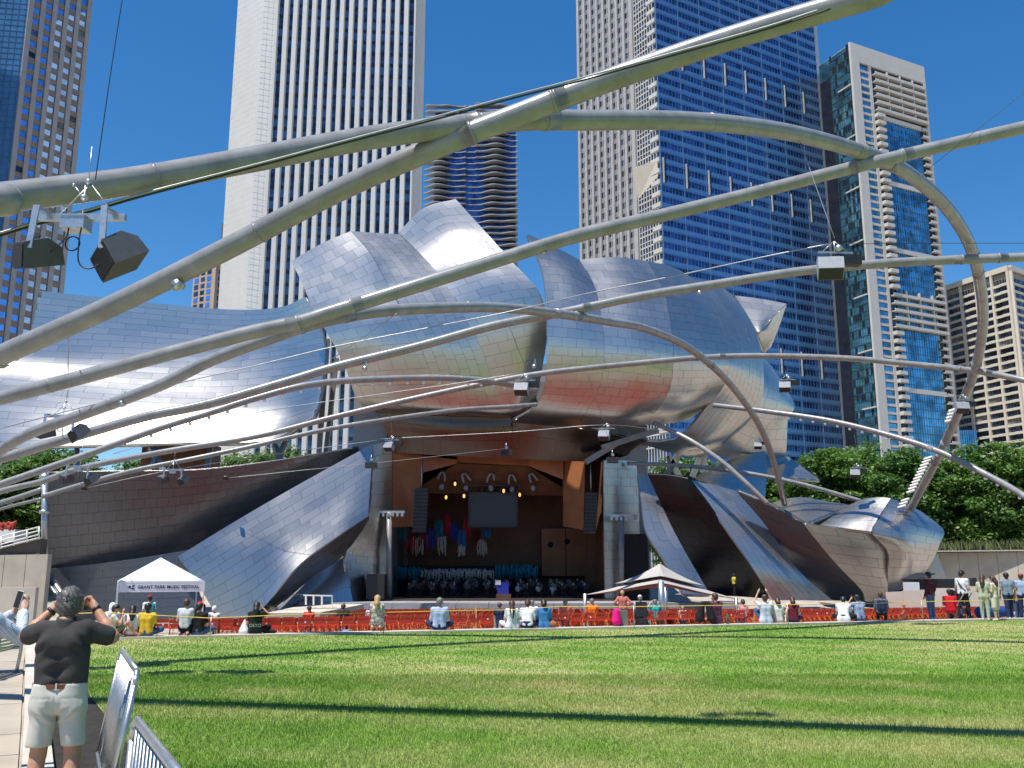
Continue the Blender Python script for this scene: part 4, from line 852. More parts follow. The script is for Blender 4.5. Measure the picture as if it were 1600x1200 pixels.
for (x, y, lab) in ((697, 777, 'glowing amber stage lamp low at the left'), (711, 756, 'glowing amber stage lamp higher up'), (812, 773, 'glowing amber stage lamp at the screen corner'), (787, 767, 'small amber lamp on the screen truss'), (725, 775, 'dim amber lamp left of the screen')):
    Y = 87.6; q = P(x, y, Y); t = thing('stage_lamp', lab, 'stage lamp', q, group='amber stage lamps')
    MB().tube([q + np.array([0, .4, .3]), q + np.array([0, 0, .1])], [0.18, 0.3], 10).build('housing', M_black, t)
    MB().ball(q, (0.12, 0.12, 0.2), 8, 6).build('bulb', M_lampglow, t)
# orchestra: seated musicians, each one a small figure
om = [mat('black_cloth', (0.014, 0.014, 0.016), 0.8, 0, .2, 5), mat('white_shirt', (0.65, 0.65, 0.68), 0.8, 0, .05, 5), mat('navy_cloth', (0.03, 0.04, 0.09), 0.8, 0, .1, 5)]
def musician(cm, sm):
    mb = MB()
    mb.tube([(0, 0, 0.45), (0, 0.02, 0.7), (0, 0, 0.98), (0, 0, 1.04)], [0.17, 0.16, 0.19, 0.08], 8, 0)
    for s in (-1, 1):
        mb.tube([(0.09 * s, 0, 0.48), (0.12 * s, -0.42, 0.5), (0.12 * s, -0.42, 0.06)], [0.09, 0.075, 0.05], 6, 2)
        mb.tube([(0.2 * s, 0, 0.95), (0.27 * s, -0.12, 0.72), (0.1 * s, -0.32, 0.85)], [0.06, 0.05, 0.04], 6, 0); mb.ball((0.1 * s, -0.34, 0.86), 0.045, 6, 4, 1)
    mb.ball((0, -0.01, 1.18), (0.095, 0.11, 0.13), 8, 6, 1)
    mb.box((0, 0.02, 0.43), (0.4, 0.4, 0.04), 3); 
    for sx in (-1, 1): mb.bar((0.17 * sx, 0.15, 0), (0.17 * sx, 0.15, 0.8), 0.03, mi=3); mb.bar((0.17 * sx, -0.15, 0), (0.17 * sx, -0.15, 0.42), 0.03, mi=3)
    mb.bar((0.0, -0.62, 0), (0, -0.62, 0.95), 0.03, mi=3); mb.box((0, -0.64, 1.08), (0.45, 0.03, 0.3), 3)
    V = np.concatenate(mb.V); me = mesh_np('person', V, mb.F, [cm, sm, om[0], M_black], mb.M); me.polygons.foreach_set('use_smooth', np.array(mb.S, bool)); return me
mus = [musician(om[0], M_skin2), musician(om[1], M_skin2), musician(om[0], M_skin3), musician(om[2], M_skin2)]
rng = random.Random(3); k = 0
for r in range(4):
    for i in range(17):
        x = SX0 + 1.2 + (SX1 - SX0 - 2.6) * (i + 0.5 + rng.uniform(-.25, .25)) / 17; y = 85.6 + r * 1.5 + rng.uniform(-.3, .3)
        if abs(x - P(786, 920, 85)[0]) < 0.8 and r < 1: continue
        kk = rng.choice([0, 0, 0, 1, 2, 3]); o = bpy.data.objects.new('person', mus[kk]); link(o); o.location = (x, y, SZ0 + r * 0.12); o.rotation_euler.z = rng.uniform(-.5, .5)
        tag(o, 'musician in ' + ('dark clothes', 'a white shirt', 'dark clothes', 'navy clothes')[kk] + ' seated among the orchestra on the dark stage', 'person', 'orchestra musicians on the stage')
        if r: MB().box((x, y, SZ0 + r * 0.06), (1.0, 1.4, r * 0.12)).build('riser', M_stagefloor, bs)
# podium with a blue cloth and a white score
q = P(786, 936, 84.6); t = thing('podium', 'blue draped conductor podium with a white sheet at the stage front', 'podium', q)
MB().box(q + np.array([0, 0, 0.75]), (1.0, 0.6, 1.5)).build('drape', mat('royal_blue_cloth', (0.015, 0.03, 0.33), 0.7, 0, .1, 3), t)
MB().box(q + np.array([-0.45, -0.33, 1.45]), (0.5, 0.04, 0.4)).build('sheet', M_white, t); MB().box(q + np.array([0.05, -.5, 0.2]), (1.3, 0.5, 0.5)).build('step', M_wood2, t)
# white railing on the side ramp left of the stage
t = thing('handrail', 'white metal handrail on the pale ramp left of the stage', 'handrail', P(500, 945, 74))
pts_ = [(475, 929), (519, 930), (519, 950)]
mb = MB(); Yr = 74
mb.bar(P(474, 930, Yr), P(520, 931, Yr), 0.10); MB().bar(P(446, 929, Yr + 2), P(474, 929, Yr), 0.05).build('rail', M_galv, t)
mb.build('rail', M_white, t)
for x in (478, 490, 503, 519): MB().bar(P(x, 930, Yr), P(x, 945 if x < 515 else 952, Yr), 0.13 if x < 515 else 0.07).build('post', M_white, t)
a_ = [P(415, 958, 70), P(500, 957, 71), P(590, 940, 78.5), P(480, 944, 78)]
V = [v for v in a_] + [v - np.array([0, 0, 0.8]) for v in a_]
MB().hexa([V[4], V[5], V[6], V[7], V[0], V[1], V[2], V[3]]).build('ramp', M_conc, bs)

# ================================================================ RED FOLDING CHAIRS
def chair_parts():
    R = {}
    b = MB()                                              # backrest: two broad curved slats
    for (z0, z1, y0) in ((0.62, 0.76, 0.24), (0.46, 0.60, 0.20)):
        n = 5
        for i in range(n):
            x0, x1 = -0.215 + 0.43 * i / n, -0.215 + 0.43 * (i + 1) / n
            f = lambda x: y0 - 0.28 * x * x * 2 - 0.24 * 2 + 0.0
            dy = 0.03
            b.hexa([(x0, f(x0), z0), (x1, f(x1), z0), (x1, f(x1) + .014, z0), (x0, f(x0) + .014, z0), (x0, f(x0) - dy, z1), (x1, f(x1) - dy, z1), (x1, f(x1) - dy + .014, z1), (x0, f(x0) - dy + .014, z1)])
    R['backrest'] = (b, M_red)
    s = MB()
    for k in range(5): s.box((0, -0.14 + k * 0.088, 0.41 + 0.012 * k), (0.44, 0.083, 0.02))
    R['seat'] = (s, M_red)
    for sx, nm in ((-1, 'leg'), (1, 'leg.')):
        l = MB(); x = 0.225 * sx
        l.bar((x, -0.32, 0.78), (x, 0.22, 0.0), 0.022, 0.035); l.bar((x, 0.16, 0.46), (x, -0.30, 0.0), 0.022, 0.035); l.bar((x, -0.30, 0.02), (x, 0.22, 0.02), 0.02)
        R[nm] = (l, M_orange)
    st = MB(); st.box((0.02, -0.335, 0.56), (0.06, 0.006, 0.06)); R['number_plate'] = (st, M_white)
    bar = MB(); bar.bar((-0.225, -0.28, 0.03), (0.225, -0.28, 0.03), 0.02); R['crossbar'] = (bar, M_orange)
    return R
CH = {}
for nm, (mb, m) in chair_parts().items():
    n0 = nm.rstrip('.'); CH[nm] = mesh_np(n0, np.concatenate(mb.V), mb.F, [m])
spots = []
for r in range(34):
    base = 40.4 + 0.98 * r + max(0, r - 4) * 0.22
    nrow = 0
    slope = 0.33 * (1 - r / 40)
    xl, xr_ = -13.2 + r * 0.06, 27 - r * 0.12
    x = xl
    while x < xr_:
        if abs(x + 0.5 + .02 * r) > 0.55 and abs(x - 11.5 + 0.04 * r) > 0.55:          # aisles
            y = base + slope * x
            if y < 74.4: spots.append((x, y, r))
        x += 0.55
spots.sort(key=lambda t: t[1] + (0 if -0.62 < t[0] / t[1] < 0.62 else 100))
GC = 'rows of red folding chairs facing the stage'
CHN = 0
def ordw(n):
    w_ = 'first second third fourth fifth sixth seventh eighth ninth tenth eleventh twelfth'.split()
    return w_[n - 1] if n <= 12 else '%d%s' % (n, 'th' if 10 < n % 100 < 14 else {1: 'st', 2: 'nd', 3: 'rd'}.get(n % 10, 'th'))
near = spots[:300]; rank = {}
for r in set(q[2] for q in near):
    for i, q in enumerate(sorted([q for q in near if q[2] == r])): rank[q] = i + 1
for (x, y, r) in near:
    t = bpy.data.objects.new('folding_chair', None); link(t); t.empty_display_size = .2
    t.location = (x + random.uniform(-.03, .03), y + random.uniform(-.05, .05), gz(x, y) - 0.02); t.rotation_euler.z = math.atan(0.33 * 0.9) + random.uniform(-.07, .07)
    tag(t, 'red slatted folding chair, %s from the left in the %s row from the lawn' % (ordw(rank[(x, y, r)]), ordw(r + 1)), 'chair', GC)
    for nm, me in CH.items():
        if nm == 'number_plate' and (CHN % 3): continue
        c = bpy.data.objects.new(nm.rstrip('.'), me); COL.objects.link(c); c.parent = t
    CHN += 1
mb = MB()
V, F, MI = [], [], []
base_parts = [(np.concatenate(chair_parts()[n][0].V), chair_parts()[n][0].F, 0 if n in ('backrest', 'seat') else 1) for n in ('backrest', 'seat', 'leg', 'leg.')]
nv_ = 0
for (x, y, r) in spots[300:]:
    an = math.atan(0.33 * (1 - r / 40)) + random.uniform(-.06, .06); ca, sa = math.cos(an), math.sin(an); R = np.array([[ca, -sa, 0], [sa, ca, 0], [0, 0, 1]])
    for (bv, bf, mi) in base_parts:
        V.append(bv @ R.T + np.array([x, y, gz(x, y) - 0.02])); F += [tuple(i + nv_ for i in f) for f in bf]; MI += [mi] * len(bf); nv_ += len(bv)
o = bpy.data.objects.new('folding_chairs', mesh_np('folding_chairs', np.concatenate(V), F, [M_red, M_orange], MI)); link(o)
tag(o, 'distant rows of red folding chairs filling the seating bowl up to the stage', 'chairs', GC, 'stuff')
# wooden lattice gate in the chairs
t = thing('folding_gate', 'tan folding lattice gate among the red chairs at the middle aisle', 'gate', (-1.6, 39.6, -.6))
x0, x1 = P(702, 960, 39.6)[0], P(744, 960, 39.6)[0]; z0, z1 = -0.52, P(720, 948, 39.6)[2]
mw = mat('gate_wood', (0.55, 0.33, 0.17), 0.6, 0, .1, 5); n = 5
for k in range(n):
    a, c = x0 + (x1 - x0) * k / n, x0 + (x1 - x0) * (k + 1) / n
    MB().bar((a, 39.6, z0), (c, 39.6, z1), 0.02, 0.03).build('slat', mw, t); MB().bar((c, 39.63, z0), (a, 39.63, z1), 0.02, 0.03).build('slat', mw, t)
MB().bar((x1, 39.6, -0.7), (x1, 39.6, z1 + .05), 0.05).build('post', mw, t)
# yellow tape strung along the lawn edge, with its thin stakes
tp = []
for (x, y) in ((70, 961), (160, 957), (330, 966), (460, 960), (600, 957), (720, 954), (800, 953), (870, 948), (990, 948), (1130, 946), (1230, 945), (1350, 943), (1440, 940), (1520, 939), (1600, 936)):
    g = (x - 800) / FPX; Y = 28.6 / (1 - 0.33 * g * 1.03) ; tp.append(P(x, y, Y))
t = thing('barrier_rope', 'yellow rope strung between the lawn and the chairs', 'rope', (0, 28.5, 0))
MB().tube(tp, 0.012, 5).build('rope', mat('yellow_rope', (0.75, 0.50, 0.10), 0.6, 0, .1, 6), t)
for i in (2, 4, 6, 8, 10, 12, 14): q = tp[i]; MB().tube([(q[0], q[1], 0.0), q + np.array([0, 0, 0.03])], 0.012, 6).build('stake', M_galv, t)

# ================================================================ TENTS
def text_mesh(o, name, parent):
    bpy.context.view_layer.update(); me = bpy.data.meshes.new_from_object(o.evaluated_get(bpy.context.evaluated_depsgraph_get()))
    n_ = link(bpy.data.objects.new(name, me), parent); n_.location = o.location; n_.rotation_euler = o.rotation_euler; bpy.data.objects.remove(o); return n_
def white_tent():
    Yf = 39.0; L_, R2 = P(181, 909, Yf)[0], P(316, 906, Yf)[0]
    zt = P(180, 909, Yf)[2]; zb = P(180, 926, Yf)[2]; cx = (L_ + R2) / 2; w_ = R2 - L_; yb = Yf + 3.6
    za = P(250, 871, (Yf + yb) / 2)[2]; ap = np.array([cx - 0.05, (Yf + yb) / 2, za])
    t = thing('canopy_tent', 'white pop-up canopy tent lettered GRANT PARK MUSIC FESTIVAL', 'tent', (cx, Yf + 1.8, -.8))
    zt2 = zt + 0.02; c = [np.array([L_, Yf, zt2]), np.array([R2, Yf, zt2]), np.array([R2, yb, zt2]), np.array([L_, yb, zt2])]
    r = MB()
    for k in range(4):
        a, b_ = c[k], c[(k + 1) % 4]; n = 8                # each roof face sags a little between its ribs
        V = []; 
        for i in range(n + 1):
            for j in range(n + 1):
                e = a + (b_ - a) * (j / n); p = e + (ap - e) * (i / n); sag = 0.10 * math.sin(math.pi * i / n) * math.sin(math.pi * j / n) if i < n else 0
                V.append(p - np.array([0, 0, sag]))
        r.add(V, [(i * (n + 1) + j, i * (n + 1) + j + 1, (i + 1) * (n + 1) + j + 1, (i + 1) * (n + 1) + j) for i in range(n) for j in range(n)], 0, True)
    o = r.build('roof', M_tent, t); sm = o.modifiers.new('t', 'SOLIDIFY'); sm.thickness = 0.02
    for k in range(4):
        a, b_ = c[k], c[(k + 1) % 4]; d = (b_ - a) / np.linalg.norm(b_ - a); nrm = np.array([d[1], -d[0], 0]) * 0.012
        lo = np.array([0, 0, zb - zt]); m_ = MB()
        m_.hexa([a + lo - nrm * .2, b_ + lo - nrm * .2, b_ + lo + nrm, a + lo + nrm, a - nrm * .2, b_ - nrm * .2, b_ + nrm, a + nrm]); m_.build('valance', M_tent, t)
    for p in c: MB().bar((p[0], p[1], gz(p[0], p[1]) - .02), (p[0], p[1], zt), 0.06).build('leg', M_white, t)
    ft = MB()
    for k in range(4): a, b_ = c[k] - np.array([0, 0, .05]), c[(k + 1) % 4] - np.array([0, 0, .05]); ft.bar(a, b_, 0.03); ft.bar(c[k] - np.array([0, 0, .05]), ap - np.array([0, 0, .06]), 0.03)
    ft.build('frame', M_white, t)
    tx = bpy.data.curves.new('lettering', 'FONT'); tx.body = 'GRANT PARK MUSIC FESTIVAL'; tx.extrude = 0.002; tx.size = 0.235; tx.align_x = 'CENTER'; tx.align_y = 'CENTER'; tx.space_character = 1.06; tx.offset = 0.004
    M_ink = mat('navy_print', (0.012, 0.014, 0.035), 0.6, 0, 0, 1); tx.materials.append(M_ink)
    o = bpy.data.objects.new('lettering_source', tx); link(o, t); o.rotation_euler = (math.pi / 2, 0, 0)
    bpy.context.view_layer.update(); wd = o.dimensions.x or 2.0; target = (308 - 211) / 135 * w_; tx.size *= target / wd
    o.location = np.array([L_ + (259.5 - 181) / 135 * w_, Yf - 0.022, (zt + zb) / 2]) - origin_of(t)
    o = text_mesh(o, 'lettering', t)
    lg = MB(); q = np.array([L_ + (202 - 181) / 135 * w_, Yf - 0.020, (zt + zb) / 2])       # bird-like emblem left of the words
    def flat(pts): n = len(pts); V = [q + np.array([x, 0, z]) for x, z in pts] + [q + np.array([x, .004, z]) for x, z in pts]; lg.add(V, [tuple(range(n)), tuple(range(2 * n - 1, n - 1, -1))] + [(i, (i + 1) % n, n + (i + 1) % n, n + i) for i in range(n)])
    flat([(-.16, .02), (-.07, .08), (-.03, .02), (-.05, -.06), (-.12, -.03)]); flat([(-.03, -.04), (.03, -.10), (.10, -.08), (.12, -.03), (.05, -.05), (.02, .0)]); flat([(.0, .03), (.05, .09), (.14, .10), (.09, .05), (.06, .0)]); flat([(-.21, .0), (-.18, .02), (-.18, -.015)])
    lg.build('emblem', M_ink, t)
    t.rotation_euler.z = math.radians(23); t.location.x -= 0.68; t.location.y += 0.15; t.scale.x = 0.94
white_tent()
def beige_tent():
    t = thing('shade_tent', 'beige two tier shade tent with a pointed top on a silver pole', 'tent', P(1030, 940, 48))
    L, Fp, Rr, B = P(914, 929, 47), P(1033, 910, 43.0), P(1150, 935, 49), P(1040, 916, 54)
    apx = P(1031, 880.5, 48); low = P(1031, 893, 48)
    def tier(ca, top, bow, name, th=0.03):
        mb = MB(); n = 10
        for a, b_ in zip(ca, ca[1:] + ca[:1]):
            V = []
            for i in range(n + 1):
                for j in range(n + 1):
                    u, v = j / n, i / n; e = a + (b_ - a) * u; e = e + (top - e) * 0.16 * math.sin(math.pi * u) * (np.array([1, 1, 0.2])); p = e + (top - e) * v
                    p = p - np.array([0, 0, bow * v * (1 - v) * 4]); V.append(p)
            mb.add(V, [(i * (n + 1) + j, i * (n + 1) + j + 1, (i + 1) * (n + 1) + j + 1, (i + 1) * (n + 1) + j) for i in range(n) for j in range(n)], 0, True)
        o = mb.build(name, M_beige, t); sm = o.modifiers.new('t', 'SOLIDIFY'); sm.thickness = th
    tier([L, Fp, Rr, B], low, 0.10, 'canopy')
    up = []
    for q in (L, Fp, Rr, B): p = low + (q - low) * 0.60; p[2] += 0.10; up.append(p)
    tier(up, apx, 0.10, 'top_tier')
    for q, r in ((L, 0.09), (Fp, 0.14), (Rr, 0.09), (B, 0.1)): MB().tube([(q[0], q[1], gz(q[0], q[1])), q + np.array([0, 0, 0.05])], r, 12).build('pole', M_galv, t)
beige_tent()
# ================================================================ PEOPLE: one smooth surface grown round a posed skeleton
def surfnet(F, org, h):
    s = F < 0; nx, ny, nz = F.shape
    c = np.zeros((nx - 1, ny - 1, nz - 1), np.int8)
    for dx in (0, 1):
        for dy in (0, 1):
            for dz in (0, 1): c += s[dx:nx - 1 + dx, dy:ny - 1 + dy, dz:nz - 1 + dz]
    act = (c > 0) & (c < 8); I = np.argwhere(act)
    if len(I) == 0: return np.zeros((0, 3)), np.zeros((0, 4), int)
    idx = -np.ones(act.shape, int); idx[act] = np.arange(len(I))
    acc = np.zeros((len(I), 3)); cnt = np.zeros(len(I))
    cor = [(0, 0, 0), (1, 0, 0), (0, 1, 0), (1, 1, 0), (0, 0, 1), (1, 0, 1), (0, 1, 1), (1, 1, 1)]
    ed = [(0, 1), (2, 3), (4, 5), (6, 7), (0, 2), (1, 3), (4, 6), (5, 7), (0, 4), (1, 5), (2, 6), (3, 7)]
    val = [F[I[:, 0] + d[0], I[:, 1] + d[1], I[:, 2] + d[2]] for d in cor]
    for a, b in ed:
        va, vb = val[a], val[b]; m = (va < 0) != (vb < 0); t = np.where(m, va / np.where(m, va - vb, 1), 0)
        p = np.array(cor[a]) + t[:, None] * (np.array(cor[b]) - np.array(cor[a])); acc += p * m[:, None]; cnt += m
    V = (I + acc / cnt[:, None]) * h + org; Q = []
    for ax in range(3):
        u, v = [(1, 2), (2, 0), (0, 1)][ax]
        sl0 = [slice(None)] * 3; sl1 = [slice(None)] * 3; sl0[ax] = slice(0, -1); sl1[ax] = slice(1, None)
        cr = s[tuple(sl0)] != s[tuple(sl1)]; J = np.argwhere(cr); J = J[(J[:, u] > 0) & (J[:, v] > 0) & (J[:, u] < F.shape[u] - 1) & (J[:, v] < F.shape[v] - 1)]
        if len(J) == 0: continue
        neg = s[J[:, 0], J[:, 1], J[:, 2]]
        def cell(du, dv):
            K = J.copy(); K[:, u] -= du; K[:, v] -= dv; return idx[K[:, 0], K[:, 1], K[:, 2]]
        q = np.stack([cell(1, 1), cell(0, 1), cell(0, 0), cell(1, 0)], 1); q[~neg] = q[~neg][:, ::-1]; Q.append(q)
    Q = np.concatenate(Q); Q = Q[(Q >= 0).all(1)]
    return V, Q
def sdf_mesh(prims, h, k=0.03, clips=(), noise=None):
    """prims: (a, b, ra, rb) round cones; clips: (point, normal) keep the side the normal points away from"""
    A = np.array([p[0] for p in prims], float); B = np.array([p[1] for p in prims], float); rm = np.array([max(p[2], p[3]) for p in prims])
    lo = np.minimum(A, B).min(0) - rm.max() - 3 * h - k; hi = np.maximum(A, B).max(0) + rm.max() + 3 * h + k
    n = np.ceil((hi - lo) / h).astype(int) + 1
    F = np.full(n, 1.0)
    for (a, b, ra, rb) in prims:
        a, b = np.array(a, float), np.array(b, float); r = max(ra, rb) + k * 1.5 + 2 * h
        i0 = np.maximum(((np.minimum(a, b) - r - lo) / h).astype(int), 0); i1 = np.minimum(((np.maximum(a, b) + r - lo) / h).astype(int) + 2, n)
        g = [lo[q] + h * np.arange(i0[q], i1[q]) for q in range(3)]
        X, Y, Z = np.meshgrid(*g, indexing='ij'); d = b - a; L2 = max(d @ d, 1e-9)
        t = np.clip(((X - a[0]) * d[0] + (Y - a[1]) * d[1] + (Z - a[2]) * d[2]) / L2, 0, 1)
        D = np.sqrt((X - a[0] - t * d[0]) ** 2 + (Y - a[1] - t * d[1]) ** 2 + (Z - a[2] - t * d[2]) ** 2) - (ra + (rb - ra) * t)
        S = F[i0[0]:i1[0], i0[1]:i1[1], i0[2]:i1[2]]
        e = np.clip(0.5 + 0.5 * (S - D) / k, 0, 1); S[...] = S + (D - S) * e - k * e * (1 - e)
    if noise is not None or clips:
        X, Y, Z = np.meshgrid(*[lo[q] + h * np.arange(n[q]) for q in range(3)], indexing='ij')
        if noise is not None: F = F + noise(X, Y, Z)
        for (p, nn) in clips:
            p, nn = np.array(p, float), np.array(nn, float); F = np.maximum(F, (X - p[0]) * nn[0] + (Y - p[1]) * nn[1] + (Z - p[2]) * nn[2])
    return surfnet(F, lo, h)
def sdf_obj(name, prims, h, m, parent, k=0.03, clips=(), noise=None):
    V, Q = sdf_mesh(prims, h, k, clips, noise)
    o = bpy.data.objects.new(name, mesh_np(name, V, Q, [m], None, True)); return link(o, parent)
def lerp(a, b, t): return np.array(a, float) + (np.array(b, float) - np.array(a, float)) * t
CM = {}
def cloth(name, col, col2=None, scale=5.0, var=0.10):
    k = 'cloth_' + name
    if k not in CM: CM[k] = mat(k, col, 0.8, 0, var, scale, 0.15, 60, col2=col2, spec=0.2, detail=2)
    return CM[k]
HAIR = {'black': mat('hair_black', (0.012, 0.010, 0.010), 0.5, 0, .3, 30), 'brown': mat('hair_brown', (0.055, 0.028, 0.015), 0.5, 0, .3, 30), 'grey': mat('hair_grey', (0.15, 0.145, 0.14), 0.6, 0, .3, 30), 'blond': mat('hair_blond', (0.42, 0.27, 0.11), 0.5, 0, .25, 30), 'white': mat('hair_white', (0.6, 0.58, 0.55), 0.6, 0, .1, 30)}
M_shoe = mat('shoe_white', (0.6, 0.6, 0.58), 0.6); M_shoed = mat('shoe_dark', (0.03, 0.03, 0.035), 0.5)
def skeleton(pose, arms, lean=0.0, female=False):
    J = {}
    sw = 0.165 if female else 0.19
    J['pel'] = np.array([0, 0, .95]); J['wai'] = np.array([0, 0, 1.10]); J['che'] = np.array([0, 0, 1.30]); J['nek'] = np.array([0, -.01, 1.46]); J['hed'] = np.array([0, .025, 1.615])
    for s, c in ((-1, 'l'), (1, 'r')):
        J['sho' + c] = np.array([sw * s, 0, 1.40]); J['hip' + c] = np.array([.09 * s, 0, .92])
        a = arms if isinstance(arms, str) else arms[0 if s < 0 else 1]
        E, W = {'down': ((.25, -.03, 1.12), (.26, .07, .87)), 'front': ((.25, .0, 1.13), (.10, .27, 1.08)), 'lap': ((.24, .05, 1.13), (.10, .30, .98)), 'photo': ((.34, .16, 1.38), (.11, .24, 1.60)), 'raise': ((.30, .16, 1.52), (.16, .16, 1.80)),
                'hips': ((.40, -.10, 1.18), (.20, .04, 1.02)), 'back': ((.30, -.16, 1.16), (.34, -.26, .94)), 'knee': ((.24, .20, 1.16), (.14, .42, 1.12)), 'face': ((.24, .22, 1.20), (.08, .24, 1.52))}[a]
        J['elb' + c] = np.array([E[0] * s, E[1], E[2]]); J['wri' + c] = np.array([W[0] * s, W[1], W[2]])
    def up_shift(dz, dy=0.0):
        for kx in list(J):
            if not kx.startswith(('kne', 'ank', 'toe')): J[kx] = J[kx] + np.array([0, dy, dz])
    R = np.array(Matrix.Rotation(-lean, 3, 'X')); c0 = J['pel'].copy()
    for kx in list(J):
        if not kx.startswith('hip'): J[kx] = c0 + R @ (J[kx] - c0)
    for s, c in ((-1, 'l'), (1, 'r')):
        if pose == 'stand': K = (.10, .015, .50), (.10, -.02, .085), (.115, .14, .035)
        elif pose == 'stride': K = (.10, .10 * s, .50), (.10, .16 * s - .05, .085), (.11, .16 * s + .10, .035)
        elif pose == 'ground': K = (.17, .40, .40), (.13, .62, .09), (.13, .76, .06)
        elif pose == 'cross': K = (.34, .30, .17), (-.04, .40, .09), (-.16, .44, .07)
        elif pose == 'kneel': K = (.13, .30, .10), (.12, -.12, .07), (.12, -.24, .06)
        elif pose == 'squat': K = (.17, .34, .50), (.13, .10, .085), (.13, .26, .035)
        else: K = (.12, .42, .47), (.12, .40, .085), (.12, .55, .035)
        for nm, q in zip(('kne', 'ank', 'toe'), K): J[nm + c] = np.array([q[0] * s, q[1], q[2]])
    dz = {'stand': 0, 'stride': 0, 'ground': -.83, 'cross': -.83, 'kneel': -.70, 'squat': -.55, 'chair': -.44}[pose]
    up_shift(dz); return J
def torso_prims(J, e, female, upto='nek'):
    w = .068 if female else .08; X = np.array([1, 0, 0.0]); P_ = []
    for s in (-1, 1):
        P_ += [(J['pel'] + X * s * w, J['wai'] + X * s * w * .8, .115 + e, .100 + e), (J['wai'] + X * s * w * .8, J['che'] + X * s * w * 1.1, .100 + e, .112 + e)]
    P_ += [(J['shol'], J['shor'], .070 + e, .070 + e), (J['che'], J['nek'], .10 + e, .055 + e)]
    return P_
def person(loc, face, H, pose, arms, skin, top, bottom, hair, label, hairlen=0.0, sleeve=.55, legs=1.0, shoes=None, hat=None, lean=0.0, female=False, dress=False, group=None, h=0.028, extra=None, shirt_len=0.0, bag=None):
    """one person: body (skin), top, bottoms, shoes, hair or hat as its children; face = heading in degrees, 0 looks away from the viewpoint"""
    J = skeleton(pose, arms, lean, female); t = thing('person', label, 'person', loc, math.radians(face), group, local=True); sc = H / 1.74; t.scale = (sc,) * 3
    U = (J['hed'] - J['nek']); U = U / np.linalg.norm(U)
    fw = np.array([0, 1.0, 0]); hd = J['hed']
    B = torso_prims(J, -.012, female)
    B += [(J['nek'], hd, .052, .055), (hd + U * .025 - fw * .012, hd + U * .025 + fw * .006, .088, .086), (hd - U * .055 + fw * .03, hd - U * .02 + fw * .03, .058, .072), (hd - U * .012 + fw * .10, hd - U * .03 + fw * .112, .014, .018)]
    B += [(hd + np.array([s * .088, -.012, -.01]), hd + np.array([s * .092, -.014, .02]), .016, .018) for s in (-1, 1)]
    for c in 'lr':
        sg = -1 if c == 'l' else 1
        B += [(J['sho' + c], J['elb' + c], .052, .040), (J['elb' + c], J['wri' + c], .041, .027)]
        d = J['wri' + c] - J['elb' + c]; d /= np.linalg.norm(d); hp = J['wri' + c] + d * .06
        B += [(J['wri' + c], hp, .027, .036), (hp, hp + d * .085, .032, .014), (J['wri' + c] + d * .03, hp + np.array([-.03 * sg, .035, .02]), .014, .011)]
        B += [(J['hip' + c], J['kne' + c], .082, .055), (J['kne' + c], lerp(J['kne' + c], J['ank' + c], .35), .053, .056), (lerp(J['kne' + c], J['ank' + c], .35), J['ank' + c], .056, .036), (J['ank' + c], J['toe' + c], .038, .030)]
    sdf_obj('body', B, h, skin, t, .028)
    if top is not None:
        T = torso_prims(J, .010, female)[:-1] + [(J['che'], lerp(J['che'], J['nek'], .8), .108, .066)]
        for c in 'lr':
            if sleeve > 0:
                T.append((J['sho' + c], lerp(J['sho' + c], J['elb' + c], min(sleeve * 1.25, 1)), .066, .056))
                if sleeve > .8: T.append((J['elb' + c], lerp(J['elb' + c], J['wri' + c], .92), .054, .040))
        if shirt_len: 
            for s in (-1, 1): T.append((J['pel'] + np.array([s * .08, 0, 0]), J['pel'] + np.array([s * .10, 0, -shirt_len]), .125, .135))
        if dress:
            for c in 'lr': T.append((J['hip' + c], lerp(J['hip' + c], J['kne' + c], .9), .115, .12))
        sdf_obj('top' if not dress else 'dress', T, h, top, t, .035)
    if bottom is not None:
        Q = [(J['pel'] + np.array([s * .07, 0, .03]), J['hip' + c], .120, .108) for s, c in ((-1, 'l'), (1, 'r'))] + [(J['hipl'], J['hipr'], .108, .108)]
        for c in 'lr':
            a = min(legs / .5, 1) if legs < .5 else 1
            Q.append((J['hip' + c], lerp(J['hip' + c], J['kne' + c], a), .100, .078))
            if legs > .5: Q.append((J['kne' + c], lerp(J['kne' + c], J['ank' + c], (legs - .5) * 2 * .95), .074, .058 if legs > .9 else .068))
        sdf_obj('trousers' if legs > .7 else 'shorts', Q, h, bottom, t, .03)
    if shoes is not None:
        sdf_obj('shoes', [q for c in 'lr' for q in ((J['ank' + c], lerp(J['ank' + c], J['toe' + c], .2), .046, .048), (lerp(J['ank' + c], J['toe' + c], -.25) - np.array([0, 0, .02]), J['toe' + c], .042, .040))], h, shoes, t, .02)
    if hair is not None:
        Hh = [(hd + U * .045 - fw * .03, hd + U * .055 + fw * .015, .092, .086), (hd - U * .02 - fw * .045, hd + U * .03 - fw * .03, .078, .088)]
        for s in (-1, 1): Hh.append((hd + np.array([s * .058, -.02, .0]), hd + np.array([s * .055, .0, .05]), .04, .05))
        if hairlen: Hh += [(hd - fw * .06, hd - fw * .085 - U * hairlen * .5, .085, .09), (hd - fw * .085 - U * hairlen * .5, hd - fw * .10 - U * hairlen, .09, .055)]
        sdf_obj('hair', Hh, h, hair, t, .025)
    if hat is not None:
        V, Q = sdf_mesh([(hd + U * .06 - fw * .012, hd + U * .07, .098, .094), (hd + U * .045 + fw * .07, hd + U * .035 + fw * .155, .052, .04)], h * .8, .02, [(hd + U * .038, -U)])
        link(bpy.data.objects.new('cap', mesh_np('cap', V, Q, [hat], None, True)), t)
